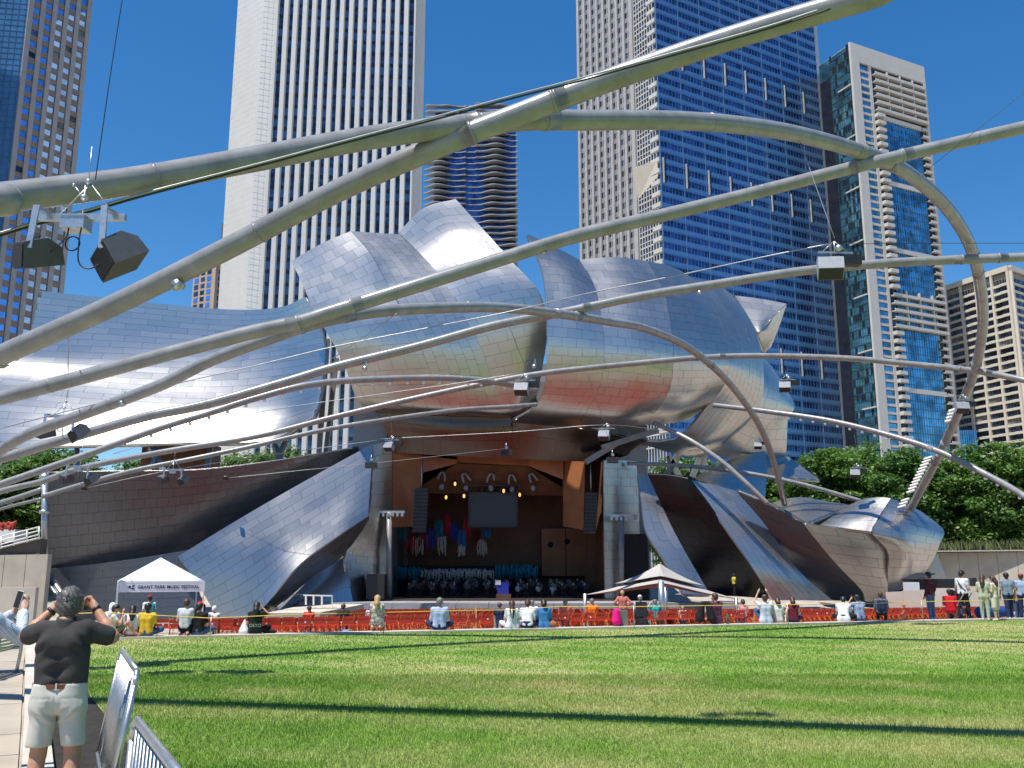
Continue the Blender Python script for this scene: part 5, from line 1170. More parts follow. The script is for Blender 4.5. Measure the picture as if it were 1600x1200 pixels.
    if bag is not None:
        bc = J['che'] - fw * .20 - np.array([0, 0, .06])
        sdf_obj('backpack', [(bc + np.array([-.08, 0, .12]), bc + np.array([-.08, 0, -.16]), .085, .10), (bc + np.array([.08, 0, .12]), bc + np.array([.08, 0, -.16]), .085, .10)], h, bag, t, .03)
    return t
def at_edge(px, off):
    """ground spot under a sighting column, off metres behind the lawn edge line"""
    g = (px - 800) / FPX
    Y = (28.9 + off) / (1 - 0.33 * g * 0.985); return np.array([g * Y * 0.985 * 1.005, Y])
def put(px, off, *a, z=None, **k):
    q = at_edge(px, off); zz = gz(q[0], q[1]) - .02 if z is None else z
    return person((q[0], q[1], zz), *a, **k)
S1, S2, S3 = M_skin, M_skin2, M_skin3
wht = cloth('white', (.72, .72, .74)); blk = cloth('black', (.015, .015, .017)); nvy = cloth('navy', (.02, .03, .075)); den = cloth('denim', (.06, .11, .21)); khk = cloth('khaki', (.40, .36, .29)); gry = cloth('grey', (.22, .24, .27))
KZ = 0.06
# --- left group round the white tent
put(187, 1.2, -15, 1.60, 'kneel', 'lap', S2, wht, wht, None, 'person in white with a white headscarf kneeling at the far left of the lawn edge', sleeve=.9)
put(191, 0.3, -75, 1.60, 'ground', ('back', 'face'), S1, cloth('cream', (.60, .54, .47)), cloth('olive', (.14, .16, .12)), HAIR['black'], 'dark haired person in a cream top leaning on one arm at the lawn edge', legs=.35, z=KZ, sleeve=.4, female=True)
put(218, 0.3, 20, 1.58, 'cross', 'lap', S1, wht, cloth('pink', (.55, .24, .25)), HAIR['black'], 'woman in white with long black hair and pink bottoms sitting left of the yellow shirt', hairlen=.30, z=KZ, sleeve=.8, female=True, lean=.10)
put(241, 0.3, 5, 1.66, 'cross', 'lap', S3, cloth('yellow', (.62, .36, .02), (.72, .48, .06), 30), den, HAIR['black'], 'person in a patterned yellow shirt and jeans sitting on the lawn edge', z=KZ, sleeve=.6)
put(243, 9.0, 40, 1.50, 'stand', 'down', S1, wht, blk, HAIR['black'], 'person in a red cap and white shirt with a teal backpack', hat=cloth('red', (.6, .02, .025)), bag=cloth('teal', (.05, .28, .26)), sleeve=.5)
put(300, 0.35, 5, 1.62, 'kneel', 'lap', S2, cloth('palegrey', (.52, .54, .58)), blk, HAIR['brown'], 'person in a pale grey top and black trousers kneeling left of a black shirt', z=KZ, sleeve=.6, female=True)
put(320, 0.35, 0, 1.66, 'cross', 'lap', S2, blk, den, HAIR['black'], 'broad person in black with a red headband sitting by the tent leg', z=KZ, sleeve=.6, hat=cloth('red', (.6, .02, .025)))
put(322, 16.0, -30, 1.72, 'stand', 'down', S1, nvy, nvy, HAIR['grey'], 'grey haired person in navy standing among the chairs right of the white tent', sleeve=.9)
put(343, 12.65, 0, 1.65, 'chair', 'lap', S2, wht, khk, HAIR['white'], 'person in a white sun hat seated in the chairs right of the white tent', hat=wht, sleeve=.9)
# --- middle
put(408, 0.35, 8, 1.66, 'cross', ('lap', 'photo'), S1, cloth('darkgreen', (.013, .022, .017)), blk, HAIR['black'], 'person in a dark shirt with white letters on its back taking a picture', hairlen=.24, z=KZ, sleeve=.5, female=True)
bsh = [o_ for o_ in COL.objects if o_.name.startswith('person')][-1]
put(489, 12.65, 20, 1.62, 'chair', ('lap', 'face'), S2, cloth('redshirt', (.55, .02, .03)), den, HAIR['brown'], 'person in a red shirt seated in the chairs, hand near the face')
put(541, 12.65, 5, 1.70, 'chair', 'lap', S1, cloth('blackolive', (.03, .03, .02)), den, HAIR['brown'], 'brown haired person in a blackish top seated in the chairs')
put(585, 12.65, 5, 1.68, 'chair', 'lap', S2, cloth('lilac', (.50, .46, .60)), den, HAIR['black'], 'person in a pale lilac shirt seated behind the blonde woman')
put(593, 0.5, 0, 1.62, 'kneel', 'lap', S2, cloth('floral', (.06, .06, .055), (.80, .76, .66), 14), None, HAIR['blond'], 'blonde woman in a black and white floral dress at the lawn edge', hairlen=.30, dress=True, female=True, sleeve=.3, z=KZ + .06)
put(689, 0.35, 3, 1.80, 'cross', 'lap', S2, cloth('paleblue', (.36, .46, .68)), nvy, HAIR['grey'], 'man in a light blue shirt and navy shorts sitting in front of the lattice gate', sleeve=.95, legs=.5, z=KZ)
put(781, 12.65, 0, 1.66, 'chair', 'lap', S2, nvy, den, HAIR['brown'], 'brown haired person in navy seated behind the long haired woman')
put(800, 0.35, 4, 1.60, 'cross', 'lap', S2, cloth('icewhite', (.66, .70, .78)), wht, HAIR['brown'], 'woman in white with very long brown hair sitting on the lawn edge', hairlen=.42, female=True, z=KZ, shirt_len=.05)
put(823, 0.35, -8, 1.66, 'cross', 'lap', S1, cloth('whiteband', (.66, .66, .72), (.72, .72, .76)), nvy, HAIR['brown'], 'person in white with a blue shoulder band sitting next to the long haired woman', z=KZ, lean=.28)
put(831, 11.65, 0, 1.74, 'chair', 'lap', S2, wht, khk, HAIR['grey'], 'grey haired person in a white shirt in the front row of chairs')
put(849, 0.4, 4, 1.64, 'cross', 'lap', S2, cloth('denimshirt', (.05, .20, .45)), blk, HAIR['black'], 'woman in a bright blue denim shirt sitting beside a tan handbag', hairlen=.10, female=True, sleeve=.9, z=KZ, shirt_len=.06)
put(882, 11.65, 0, 1.74, 'chair', 'lap', S2, cloth('salmon', (.62, .16, .11)), den, HAIR['grey'], 'grey haired person in a salmon shirt in the front row of chairs')
put(923, 11.65, 3, 1.80, 'chair', 'lap', S2, cloth('orange', (.80, .19, .02)), khk, HAIR['grey'], 'balding man in a bright orange shirt in the front row of chairs', legs=.5)
put(970, 13.0, 0, 1.74, 'stand', 'hips', S2, cloth('coral', (.50, .17, .13)), cloth('stone', (.36, .34, .30)), HAIR['blond'], 'man in a coral shirt and stone trousers standing with hands on hips', sleeve=.9, shoes=M_shoed)
put(1020, 11.65, 6, 1.72, 'chair', ('photo', 'lap'), S2, cloth('turquoise', (.02, .36, .38)), khk, HAIR['grey'], 'grey haired person in a turquoise shirt raising one arm')
put(1062, 11.65, 0, 1.30, 'chair', 'lap', S2, cloth('blush', (.60, .42, .38)), den, HAIR['blond'], 'child in a purple cap seated in the front row', hat=cloth('purple', (.20, .10, .30)))
put(1113, 0.6, 25, 1.80, 'ground', ('knee', 'face'), S2, cloth('plum', (.13, .04, .075)), gry, HAIR['brown'], 'man in a plum shirt sitting beside a black bag', z=KZ + .05, shirt_len=.06, sleeve=.6)
put(1155, 11.65, 5, 1.66, 'chair', ('lap', 'lap'), S2, cloth('rose', (.66, .34, .33)), den, HAIR['black'], 'dark haired woman in a rose top seated in the chairs', female=True, hairlen=.05)
put(1189, 0.45, 8, 1.80, 'ground', 'raise', S2, cloth('skywhite', (.50, .56, .68)), den, HAIR['brown'], 'man in a pale blue shirt lifting a phone with both arms', z=KZ, sleeve=.5, legs=.5, shirt_len=.05)
put(1208, 0.5, 4, 1.58, 'cross', 'lap', S2, cloth('offwhite', (.68, .66, .62)), khk, HAIR['brown'], 'brown haired woman in an off-white shirt sitting next to the man with raised arms', female=True, hairlen=.12, z=KZ, sleeve=.6)
put(1231, 0.5, -3, 1.64, 'cross', ('back', 'lap'), S2, cloth('burgundy', (.15, .018, .04)), nvy, HAIR['brown'], 'woman in a burgundy sleeveless top sitting at the lawn edge', female=True, hairlen=.16, sleeve=0, z=KZ)
put(1308, 0.5, -25, 1.74, 'cross', 'knee', S1, cloth('whiteteal', (.62, .66, .72), (.70, .72, .76)), blk, HAIR['black'], 'black haired man in a white shirt with teal shoulders leaning forward', z=KZ, lean=.40, shirt_len=.05)
put(1333, 0.5, 12, 1.74, 'ground', 'photo', S1, cloth('dustyblue', (.28, .35, .50)), den, HAIR['black'], 'black haired man in a dusty blue shirt holding a camera up', z=KZ, lean=.10, sleeve=.6)
put(1367, 2.0, -20, 1.60, 'squat', 'lap', S2, cloth('slate', (.10, .13, .17)), blk, HAIR['brown'], 'person with a dark blue backpack crouching by the chairs', bag=nvy, sleeve=.9)
put(1402, 11.65, 60, 1.25, 'chair', 'front', S2, cloth('rosepale', (.62, .42, .36)), khk, HAIR['blond'], 'blonde child sitting high on a red chair')
# --- standing group at the right
def put2(px, py, *a, **k):
    q = G(px, py); return person((q[0], q[1], -.02), *a, **k)
put2(1457, 969, 35, 1.76, 'stand', 'down', S1, cloth('plaid', (.018, .012, .018), (.10, .015, .03), 16), den, HAIR['black'], 'person in a dark plaid shirt and jeans standing near the lawn corner', sleeve=.95, shoes=mat('shoe_blue', (.16, .24, .42), .6))
put2(1487, 968, -30, 1.66, 'squat', 'front', S1, cloth('crimson', (.52, .012, .025)), cloth('crimson', (.52, .012, .025)), HAIR['black'], 'black haired person in crimson crouching beside the plaid shirt', sleeve=.6, legs=.4)
put2(1508, 967, -60, 1.80, 'stride', ('down', 'front'), S2, wht, cloth('charcoal', (.02, .022, .026)), HAIR['black'], 'man in a white shirt and black cap with a strap across his chest', hat=blk, sleeve=.45, shoes=M_shoed, bag=None)
put2(1541, 970, -35, 1.66, 'stand', 'front', S2, cloth('sage', (.42, .44, .33)), cloth('sage', (.42, .44, .33)), HAIR['brown'], 'woman in a sage green jumpsuit with long wavy brown hair', hairlen=.34, female=True, sleeve=.5, shoes=M_shoe)
put2(1558, 970, 40, 1.62, 'stand', 'front', S2, cloth('ivoryprint', (.50, .45, .33), (.66, .62, .50), 12), None, HAIR['brown'], 'woman in a short ivory dress with dark glasses and brown hair', hairlen=.24, female=True, dress=True, sleeve=.4, shoes=M_shoe)
put2(1579, 968, -10, 1.74, 'stride', 'down', S1, cloth('bluegrey', (.20, .25, .32)), nvy, HAIR['black'], 'man in a blue grey shirt and navy trousers seen from behind', sleeve=.5, shoes=M_shoe)
put2(1602, 967, -20, 1.70, 'stand', 'front', S2, cloth('paleblue2', (.30, .38, .56)), nvy, HAIR['brown'], 'person in pale blue cut off by the right edge', sleeve=.5, hat=cloth('redcap', (.55, .08, .06)))
put2(1591, 966, 30, 1.25, 'stand', 'down', S2, cloth('peach', (.66, .30, .25)), den, HAIR['black'], 'child in a peach top among the standing group', sleeve=.4)
# steward on the stage side
q = P(1148, 931, 74.0); person(q, -80, 1.70, 'stand', 'hips', S3, cloth('hivis', (.55, .50, .05)), blk, HAIR['black'], 'steward in a yellow top standing before the black steel face', sleeve=.4, h=.04)

# --- things beside the people
def blob(name, prims, m, label, cat, loc, rz=0, h=.022, k=.03, group=None):
    V, Q = sdf_mesh(prims, h, k); o = bpy.data.objects.new(name, mesh_np(name, V, Q, [m], None, True)); link(o); o.location = loc; o.rotation_euler.z = rz; return tag(o, label, cat, group)
def spot(px, off, z=KZ): q = at_edge(px, off); return (q[0], q[1], z)
blob('handbag', [((-.12, 0, .10), (.12, 0, .10), .09, .09), ((-.08, 0, .18), (.08, 0, .2), .03, .03)], cloth('tanleather', (.30, .12, .05)), 'tan leather handbag beside the blue denim shirt', 'bag', spot(859, .35))
blob('pink_bag', [((0, 0, .16), (0, 0, .44), .15, .11)], cloth('magenta', (.75, .01, .22)), 'bright magenta bag on the lawn edge next to a grey case', 'bag', spot(960, .45))
MB().box((0, 0, .24), (.34, .24, .48)).build('suitcase', cloth('casegrey', (.16, .17, .15)), None); o = bpy.data.objects['suitcase']; o.location = spot(969, .6); tag(o, 'grey upright suitcase beside the magenta bag', 'suitcase')
blob('blue_bag', [((-.05, 0, .10), (.06, 0, .12), .10, .09)], cloth('skyblue', (.12, .30, .62)), 'light blue bag under the red chairs', 'bag', spot(546, 10.6, -.68))
blob('white_bag', [((0, 0, .08), (0, 0, .36), .15, .03)], wht, 'crumpled white paper bag left of the dark shirted photographer', 'bag', spot(391, .5))
blob('black_bag', [((-.14, 0, .07), (.14, 0, .05), .07, .05)], blk, 'small black bag beside the dark shirted photographer', 'bag', spot(430, .4))
blob('black_bag', [((-.2, 0, .2), (-.12, 0, .62), .16, .10), ((.2, 0, .2), (.10, 0, .62), .16, .10), ((-.1, 0, .66), (.1, 0, .68), .07, .06)], blk, 'big black bag standing beside the plum shirt', 'bag', spot(1097, .5))
t = MB(); t.tube([(0, 0, 0), (0, 0, .26), (0, 0, .28), (0, 0, .33)], [.045, .045, .03, .025], 12); o = t.build('bottle', cloth('bottlegreen', (.01, .17, .11))); o.location = spot(1130, .4); tag(o, 'dark green drinks bottle standing on the lawn edge', 'bottle')
# power wheelchair with its rider
q = at_edge(997, 10.0); WZ = gz(q[0], q[1])
wc = thing('wheelchair', 'black power wheelchair seen from behind beside the coral shirted man', 'wheelchair', (q[0], q[1], WZ), 0.05, local=True)
MB().box((0, .05, .50), (.50, .50, .10)).build('seat', M_black, wc, True); MB().box((0, -.22, .80), (.48, .10, .62)).build('backrest', M_black, wc, True)
mb = MB(); mb.box((0, -.1, .28), (.44, .60, .26)); mb.box((0, -.42, .34), (.34, .10, .2)); mb.build('battery_base', M_black, wc, True)
for sx in (-1, 1):
    MB().tube([(.27 * sx, -.15, .18), (.34 * sx, -.15, .18)], .18, 18).build('wheel', M_cab, wc, True); MB().tube([(.24 * sx, .38, .11), (.30 * sx, .38, .11)], .11, 14).build('wheel', M_cab, wc, True)
    mb = MB(); mb.box((.28 * sx, .02, .72), (.07, .36, .05)); mb.bar((.28 * sx, -.2, .5), (.28 * sx, -.2, .72), .04); mb.build('armrest', M_black, wc, True)
MB().box((0, -.285, .30), (.10, .01, .05)).build('reflector', mat('reflector_red', (.6, .02, .02), .3), wc, True)
person((q[0], q[1], WZ + .06), 3, 1.74, 'chair', 'lap', S2, cloth('greywhite', (.50, .52, .56)), blk, HAIR['grey'], 'rider in a white helmet-like cap sitting in the power wheelchair', hat=wht, sleeve=.6)
# pushchair and cool boxes at the right
q = G(1515, 968); t = thing('pushchair', 'dark pushchair loaded with bags behind the white shirted man', 'pushchair', (q[0], q[1] + .6, -.02), .4, local=True)
MB().box((0, 0, .55), (.42, .5, .12)).build('seat', nvy, t, True); mb = MB(); mb.tube([(-.2, .2, .6), (-.2, .05, 1.0), (.2, .05, 1.0), (.2, .2, .6)], .14, 8); mb.build('hood', blk, t, True)
for sx in (-1, 1):
    MB().bar((.2 * sx, -.4, 1.0), (.2 * sx, .3, .12), .03).build('frame', M_galv, t, True)
    for sy in (-.25, .3): MB().tube([(.2 * sx - .02, sy, .11), (.2 * sx + .02, sy, .11)], .11, 12).build('wheel', M_black, t, True)
MB().box((0, .05, .3), (.36, .4, .2)).build('basket', cloth('bagpurple', (.20, .14, .24)), t, True)
for (px, c_, lab) in ((1562, (.015, .06, .22), 'large blue picnic cover draped on the ground behind the ivory dress'), (1600, (.25, .33, .48), 'pale blue bag at the right edge of the lawn corner')):
    q = G(px, 964); blob('picnic_cover', [((-.5, 0, .18), (.5, .1, .2), .22, .2), ((-.2, .2, .45), (.2, .2, .5), .18, .16)] if px < 1590 else [((-.1, 0, .1), (.1, 0, .1), .1, .1)], cloth('cover%d' % px, c_), lab, 'cover', (q[0], q[1] + .5, -.02))
# phone in the raised hands
def held(name, person_obj, off, size, m, label, cat, rx=0):
    M = Matrix.LocRotScale(person_obj.location, person_obj.rotation_euler, person_obj.scale); p = M @ Vector(off)
    o = MB().box((0, 0, 0), size).build(name, m); o.location = p; o.rotation_euler = (rx, 0, person_obj.rotation_euler.z); return tag(o, label, cat)
for o in list(COL.objects):
    if o.get('label', '').startswith('man in a pale blue shirt lifting'): held('phone', o, (0, .20, 1.0), (.16, .012, .085), M_black, 'dark phone held up in both raised hands at the lawn edge', 'phone')
    if o.get('label', '').startswith('black haired man in a dusty'): held('camera', o, (0, .36, .83), (.13, .10, .09), M_black, 'small dark camera held to the face of the dusty blue shirt', 'camera')
    if o.get('label', '').startswith('man in a white shirt and black cap'):
        mb = MB(); mb.tube([(-.14, .06, 1.43), (0, .16, 1.25), (.17, .08, 1.02)], .022, 6); mb.tube([(-.14, -.06, 1.43), (0, -.15, 1.25), (.17, -.08, 1.02)], .022, 6); mb.build('strap', blk, o, True)
    if o.get('label', '').startswith('person in a dark shirt with white letters'):
        tx = bpy.data.curves.new('lettering', 'FONT'); tx.body = 'OEYO'; tx.size = .13; tx.extrude = .002; tx.align_x = 'CENTER'; tx.materials.append(cloth('palegreen', (.30, .42, .36)))
        l = bpy.data.objects.new('lettering_source', tx); link(l, o); l.location = (0, -.142, .20); l.rotation_euler = (math.pi / 2, 0, 0); text_mesh(l, 'lettering', o)
    if o.get('label', '').startswith('person in white with a white headscarf'):
        J = skeleton('kneel', 'lap'); hd = J['hed']; sdf_obj('headscarf', [(hd + np.array([0, -.02, .04]), hd + np.array([0, -.04, -.02]), .105, .10), (hd + np.array([0, -.03, -.06]), hd + np.array([0, -.05, -.2]), .085, .12)], .028, wht, o, .03)
# ================================================================ TOWERS BEHIND THE PARK
class Fac:
    """a straight facade from A to B; boxes are given along it (metres or share), by height, and by depth out from it"""
    def __init__(s, A, B):
        s.A, s.B = np.array(A[:2], float), np.array(B[:2], float); d = s.B - s.A; s.W = np.linalg.norm(d); s.d = d / s.W
        n = np.array([s.d[1], -s.d[0]]); mid = (s.A + s.B) / 2; s.n = n if n @ (-mid) > 0 else -n
    def pt(s, u, z, o=0.0): q = s.A + s.d * u + s.n * o; return np.array([q[0], q[1], z])
    def box(s, mb, u0, u1, z0, z1, o0, o1, mi=0):
        V = [s.pt(u0, z0, o1), s.pt(u1, z0, o1), s.pt(u1, z0, o0), s.pt(u0, z0, o0), s.pt(u0, z1, o1), s.pt(u1, z1, o1), s.pt(u1, z1, o0), s.pt(u0, z1, o0)]
        if s.d[0] < 0: V = [V[i] for i in (1, 0, 3, 2, 5, 4, 7, 6)]
        mb.hexa(V, mi)
def core(parent, polys, z0, z1, m, name='wall'):
    n = len(polys); V = [(x, y, z0) for x, y in polys] + [(x, y, z1) for x, y in polys]
    F = [tuple(range(n))[::-1], tuple(range(n, 2 * n))] + [(i, (i + 1) % n, n + (i + 1) % n, n + i) for i in range(n)]
    return MB().add(V, F).build(name, m, parent)
m_glassdark = glass_mat('glass_dark', (0.10, 0.13, 0.18), 0.06, 0.75, 0.15, 0.6)
m_glassblue = glass_mat('glass_blue', (0.30, 0.50, 0.82), 0.05, 0.95, 0.12, 0.2)
m_glassnavy = glass_mat('glass_navy', (0.07, 0.11, 0.24), 0.05, 0.8, 0.3, 0.5)
m_glassteal = glass_mat('glass_teal', (0.28, 0.58, 0.56), 0.06, 0.85, 0.10, 0.5)
m_glassmid = glass_mat('glass_mid_blue', (0.14, 0.36, 0.50), 0.06, 0.85, 0.2, 0.45)
m_bluespan = mat('blue_metal_spandrel', (0.10, 0.24, 0.46), 0.30, 0.5, 0.06, 0.3)
m_granite = mat('grey_granite', (0.40, 0.385, 0.37), 0.6, 0, 0.08, 0.4)
m_brown = mat('brown_stone', (0.20, 0.165, 0.145), 0.6, 0, 0.08, 0.4)
m_marble = mat('white_stone', (0.60, 0.60, 0.58), 0.6, 0, 0.04, 0.3)
m_wconc = mat('white_concrete', (0.54, 0.52, 0.48), 0.7, 0, 0.05, 0.3)
m_tanc = mat('cream_concrete', (0.60, 0.54, 0.44), 0.7, 0, 0.06, 0.3)
m_void = mat('window_dark', (0.02, 0.022, 0.028), 0.2, 0, 0.3, 0.2)
def edge(px, py, Y): return P(px, py, Y)[:2]
# ---- left tower: glass face and stone grid face
A, B = edge(45, 0, 262), edge(143, 0, 279); GL = edge(-110, 0, 258)
m_granite_dark = mat('dark_grey_granite', (0.30, 0.30, 0.31), 0.6, 0, 0.08, 0.4)
t = thing('office_tower', 'stone gridded tower with a blue glass side, at the left edge of the view', 'tower', (*A, 0)); H = 205
nn_ = Fac(A, B); bk = np.array([-48, 60.0])
core(t, [GL + np.array([0.3, .5]), A + np.array([0, .5]), B + np.array([-.3, .5]), B + bk, GL + bk], 0, H, m_granite_dark)
f = Fac(A, B); pit = f.W / 5.35; zr = 3.85
mb = MB()
for k in range(6): f.box(mb, k * pit, k * pit + pit * 0.40, 0, H, -0.3, 0.55)
f.box(mb, f.W - .5, f.W, 0, H, -.3, .5); mb.build('pier', m_granite_dark, t)
wm = {}
nz = int(H / zr)
W0, W1 = None, None
for j in range(nz):
    for k in range(5):
        z0 = j * zr; u0 = k * pit + pit * .40; u1 = min((k + 1) * pit, f.W - .5)
        vis = 480 > proj(f.pt((u0 + u1) / 2, z0))[1] > -30 if False else -30 < proj(f.pt((u0 + u1) / 2, z0))[1] < 560
        if not vis: continue
        mb = MB(); f.box(mb, u0, u1, z0 + 1.95, z0 + zr, -.25, .1); mb.build('window', m_glassblue if random.random() > .06 else m_glassdark, t)
        mb = MB(); f.box(mb, u0, u1, z0 + .02, z0 + 1.93, -.25, .3); mb.build('spandrel_panel', m_brown, t)
mb = MB(); f2 = Fac(GL, A)
f2.box(mb, 0, f2.W, 0, H, -.3, 0.0); mb.build('glass_wall', mat('glass_painted_sky', (0.10, 0.30, 0.62), 0.15, 0.35, .12, .15), t)  # reflected sky put into the glass colour as plain blue
mb = MB()
for u in np.arange(1.0, f2.W, 1.95): f2.box(mb, u - .05, u + .05, 0, H, 0, .12)
for z in np.arange(0, H, zr / 2): f2.box(mb, 0, f2.W, z - .05, z + .05, 0, .08)
o = mb.build('mullions', m_bluespan, t); o['kind'] = 'stuff'

# ---- tall white tower with continuous white piers
Y0 = 262; A, B = edge(434, 0, Y0), edge(650, 0, Y0 + 4); L1, L0 = edge(412, 0, Y0 + .5), edge(372, 0, Y0 + 9); R1 = edge(665, 0, Y0 + 13)
t = thing('white_tower', 'tall white stone tower with closely spaced vertical piers and dark window strips', 'tower', (*A, 0)); H = 215
core(t, [L0, L1, A + np.array([0, .3]), A + np.array([.6, 1.6]), B + np.array([-.6, 1.6]), B + np.array([0, .3]), R1, R1 + np.array([-6, 40]), L0 + np.array([-6, 40])], 0, H, m_marble)
f = Fac(A, B); n = 15; pit = f.W / n
mb = MB(); f.box(mb, 0.05, f.W - .05, 0, H, -1.45, -1.25); mb.build('window_wall', m_glassdark, t)
mb = MB()
for z in np.arange(0, H, 3.85): f.box(mb, 0.05, f.W - .05, z, z + 1.2, -1.25, -1.17)
mb.build('spandrels', m_void, t)['kind'] = 'stuff'
for k in range(n - 1):
    u = (k + 1) * pit; mb = MB()
    q = [(u - .85, -1.2), (u + .85, -1.2), (u + .55, .25), (u - .75, .25)]
    V = [f.pt(a, 0, o_) for a, o_ in q] + [f.pt(a, H, o_) for a, o_ in q]
    mb.hexa([V[3], V[2], V[1], V[0], V[7], V[6], V[5], V[4]]); mb.build('pier', m_marble, t)
mb = MB(); f.box(mb, -0.5, .35, 0, H, -1.2, .3); f.box(mb, f.W - .5, f.W + .02, 0, H, -1.2, .3); mb.build('corner_pier', m_marble, t)
mb = MB()                                               # joint lines of the corner stone panels
for fa in (Fac(L0, L1), Fac(L1, A), Fac(B, R1)):
    for z in np.arange(0, H, 1.9): fa.box(mb, .1, fa.W - .1, z, z + .05, -.02, .012)
    for u in np.arange(1.6, fa.W - .4, 1.6): fa.box(mb, u, u + .05, 0, H, -.02, .011)
mb.build('panel_joints', mat('stone_joint', (0.55, 0.555, 0.55), 0.8, 0, 0, 1), t)['kind'] = 'stuff'

# ---- big blue glass tower with a stone flank
C = edge(1022, 0, 300); A = edge(902, 0, 338); B = edge(1274, 20, 344)
t = thing('blue_glass_tower', 'big blue banded glass tower with a grey stone flank at its left', 'tower', (*C, 0)); H = 250
core(t, [A + np.array([.3, .6]), C + np.array([0, .9]), B + np.array([-.3, .6]), B + np.array([-30, 60]), A + np.array([30, 60])], 0, H, m_granite)
f = Fac(C, B); zr = 4.15; nz = int(H / zr)
mb, ms, ml = MB(), MB(), MB()
f.box(mb, 0, f.W, 0, H, -.5, 0.0); mb.build('glass_wall', m_glassnavy, t)
vis = [j for j in range(nz) if -260 < proj(f.pt(0, j * zr))[1] and proj(f.pt(f.W, j * zr))[1] < 730]
for j in vis:
    mb = MB(); z = j * zr; f.box(mb, 0.2, f.W - 1.8, z, z + 1.95, 0, .22); mb.build('spandrel_band', m_bluespan, t)
    f.box(ms, 0.2, f.W - 1.8, z + .85, z + .97, .22, .30, 0)
for j in vis:
    for u in np.arange(0.6, f.W - 2, 1.52): f.box(ml, u - .09, u + .09, j * zr + 1.95, (j + 1) * zr, 0, .18)
for u in np.arange(0.2, f.W - 1.8, (f.W - 2) / 8.0): f.box(ms, u - .07, u + .07, 0, H, 0, .30)
ms.build('white_trim', mat('pale_blue_trim', (0.20, 0.36, 0.56), 0.4, 0.4, 0, 1), t)['kind'] = 'stuff'; ml.build('mullions', m_bluespan, t)['kind'] = 'stuff'
mb = MB(); f.box(mb, f.W - 1.8, f.W, 0, H, -.5, .3); mb.build('corner_pier', mat('grey_blue_stone', (0.27, 0.31, 0.37), 0.5, 0.1, 0.05, .3), t)
for (ya, pxs) in ((118, range(1, 8)), (290, range(0, 8)), (555, range(3, 8))):     # slots with white reveals, two storeys high
    for k in pxs:
        u = .2 + k * (f.W - 2) / 8.0 + 1.0; x0 = None
        zz = P(1100, ya, 312)[2]; j = round(zz / zr); mb = MB()
        f.box(mb, u, u + .55, j * zr - 3, j * zr + 2 * zr - 2, 0, .42); mb.build('slot_fin', m_wconc, t)
        mb = MB(); f.box(mb, u + .55, u + 1.5, j * zr - 3, j * zr + 2 * zr - 2, 0, .26); mb.build('slot', m_void, t)
f = Fac(A, C); pit = f.W * .70 / 8
mb = MB(); f.box(mb, 0, f.W, 0, H, -.5, 0); mb.build('window_wall', m_glassdark, t)
ms = MB()
for j in vis:
    f.box(ms, 0, f.W * .70, j * zr, j * zr + 1.9, 0, .15); 
ms.build('spandrels', mat('flank_spandrel', (0.22, 0.225, 0.24), .6, 0, .1, .5), t)['kind'] = 'stuff'
for k in range(9):
    mb = MB(); u = k * pit; f.box(mb, u, u + pit * .36, 0, H, -.2, .7); mb.build('pier', m_granite, t)
mb = MB(); f.box(mb, f.W * .70, f.W * .745, 0, H, -.2, .75); mb.build('pier', m_granite, t)
mt = MB()
for k in range(8): mt_u = f.W * .75 + k * f.W * .25 / 8; f.box(mt, mt_u, mt_u + .28, 0, H, 0, .3)
for k in range(8): u = k * pit + pit * .68; f.box(mt, u, u + .22, 0, H, 0, .22)
for j in vis: f.box(mt, f.W * .75, f.W, j * zr, j * zr + (.5 if j % 2 else .5), 0, .22); f.box(mt, f.W * .75, f.W, j * zr + 1.9, j * zr + 2.2, 0, .2); f.box(mt, f.W * .91, f.W + .1, j * zr + .5, j * zr + 1.9, 0, .5)
mt.build('white_grid', m_wconc, t)['kind'] = 'stuff'
mb = MB(); zt, zb = P(1005, 258, 306)[2], P(1005, 306, 306)[2]
u0, u1 = f.W * .745, f.W * .985
V = [f.pt(u0, zb, .3), f.pt(u1, zb + 5, .3), f.pt(u1, zb + 5, .2), f.pt(u0, zb, .2), f.pt(u0, zt, 2.4), f.pt(u1, zt - 1, .5), f.pt(u1, zt - 1, .2), f.pt(u0, zt, .2)]
mb.hexa(V); mb.build('sloped_cap', m_tanc, t)

# ---- white framed residential tower with teal and blue glass
C = edge(1325, 67, 320); B = edge(1441, 108, 338); A = edge(1279, 95, 335); H = P(1325, 67, 320)[2]
t = thing('balcony_tower', 'white framed tower with blue and teal glass and stacked balconies', 'tower', (*C, 0))
core(t, [A + np.array([.3, .6]), C + np.array([0, .9]), B + np.array([-.3, .6]), B + np.array([-20, 40]), A + np.array([20, 40])], 0, H - .5, m_wconc)
f = Fac(C, B); W = f.W; U = lambda px: (px - 1325) / 116.0 * W; zr = 2.95; top = H
mb = MB(); f.box(mb, 0, W, 0, H - .3, -.5, 0); mb.build('recess', m_void, t)
mb = MB(); f.box(mb, 0, U(1337), 0, top, 0, .9); f.box(mb, U(1437), W, 0, top, 0, .9); f.box(mb, U(1337), U(1437), top - 7.4, top, 0, .9); f.box(mb, U(1351), U(1355), 0, top - 7.4, 0, .7); mb.build('white_frame', m_wconc, t)
nz = int((top - 8) / zr)
mg = MB(); f.box(mg, U(1366), U(1426), 0, top - 27, -.3, .35); mg.build('glass_bay', m_glassmid, t)
ml, mw = MB(), MB()
zmin = P(1400, 730, 330)[2]
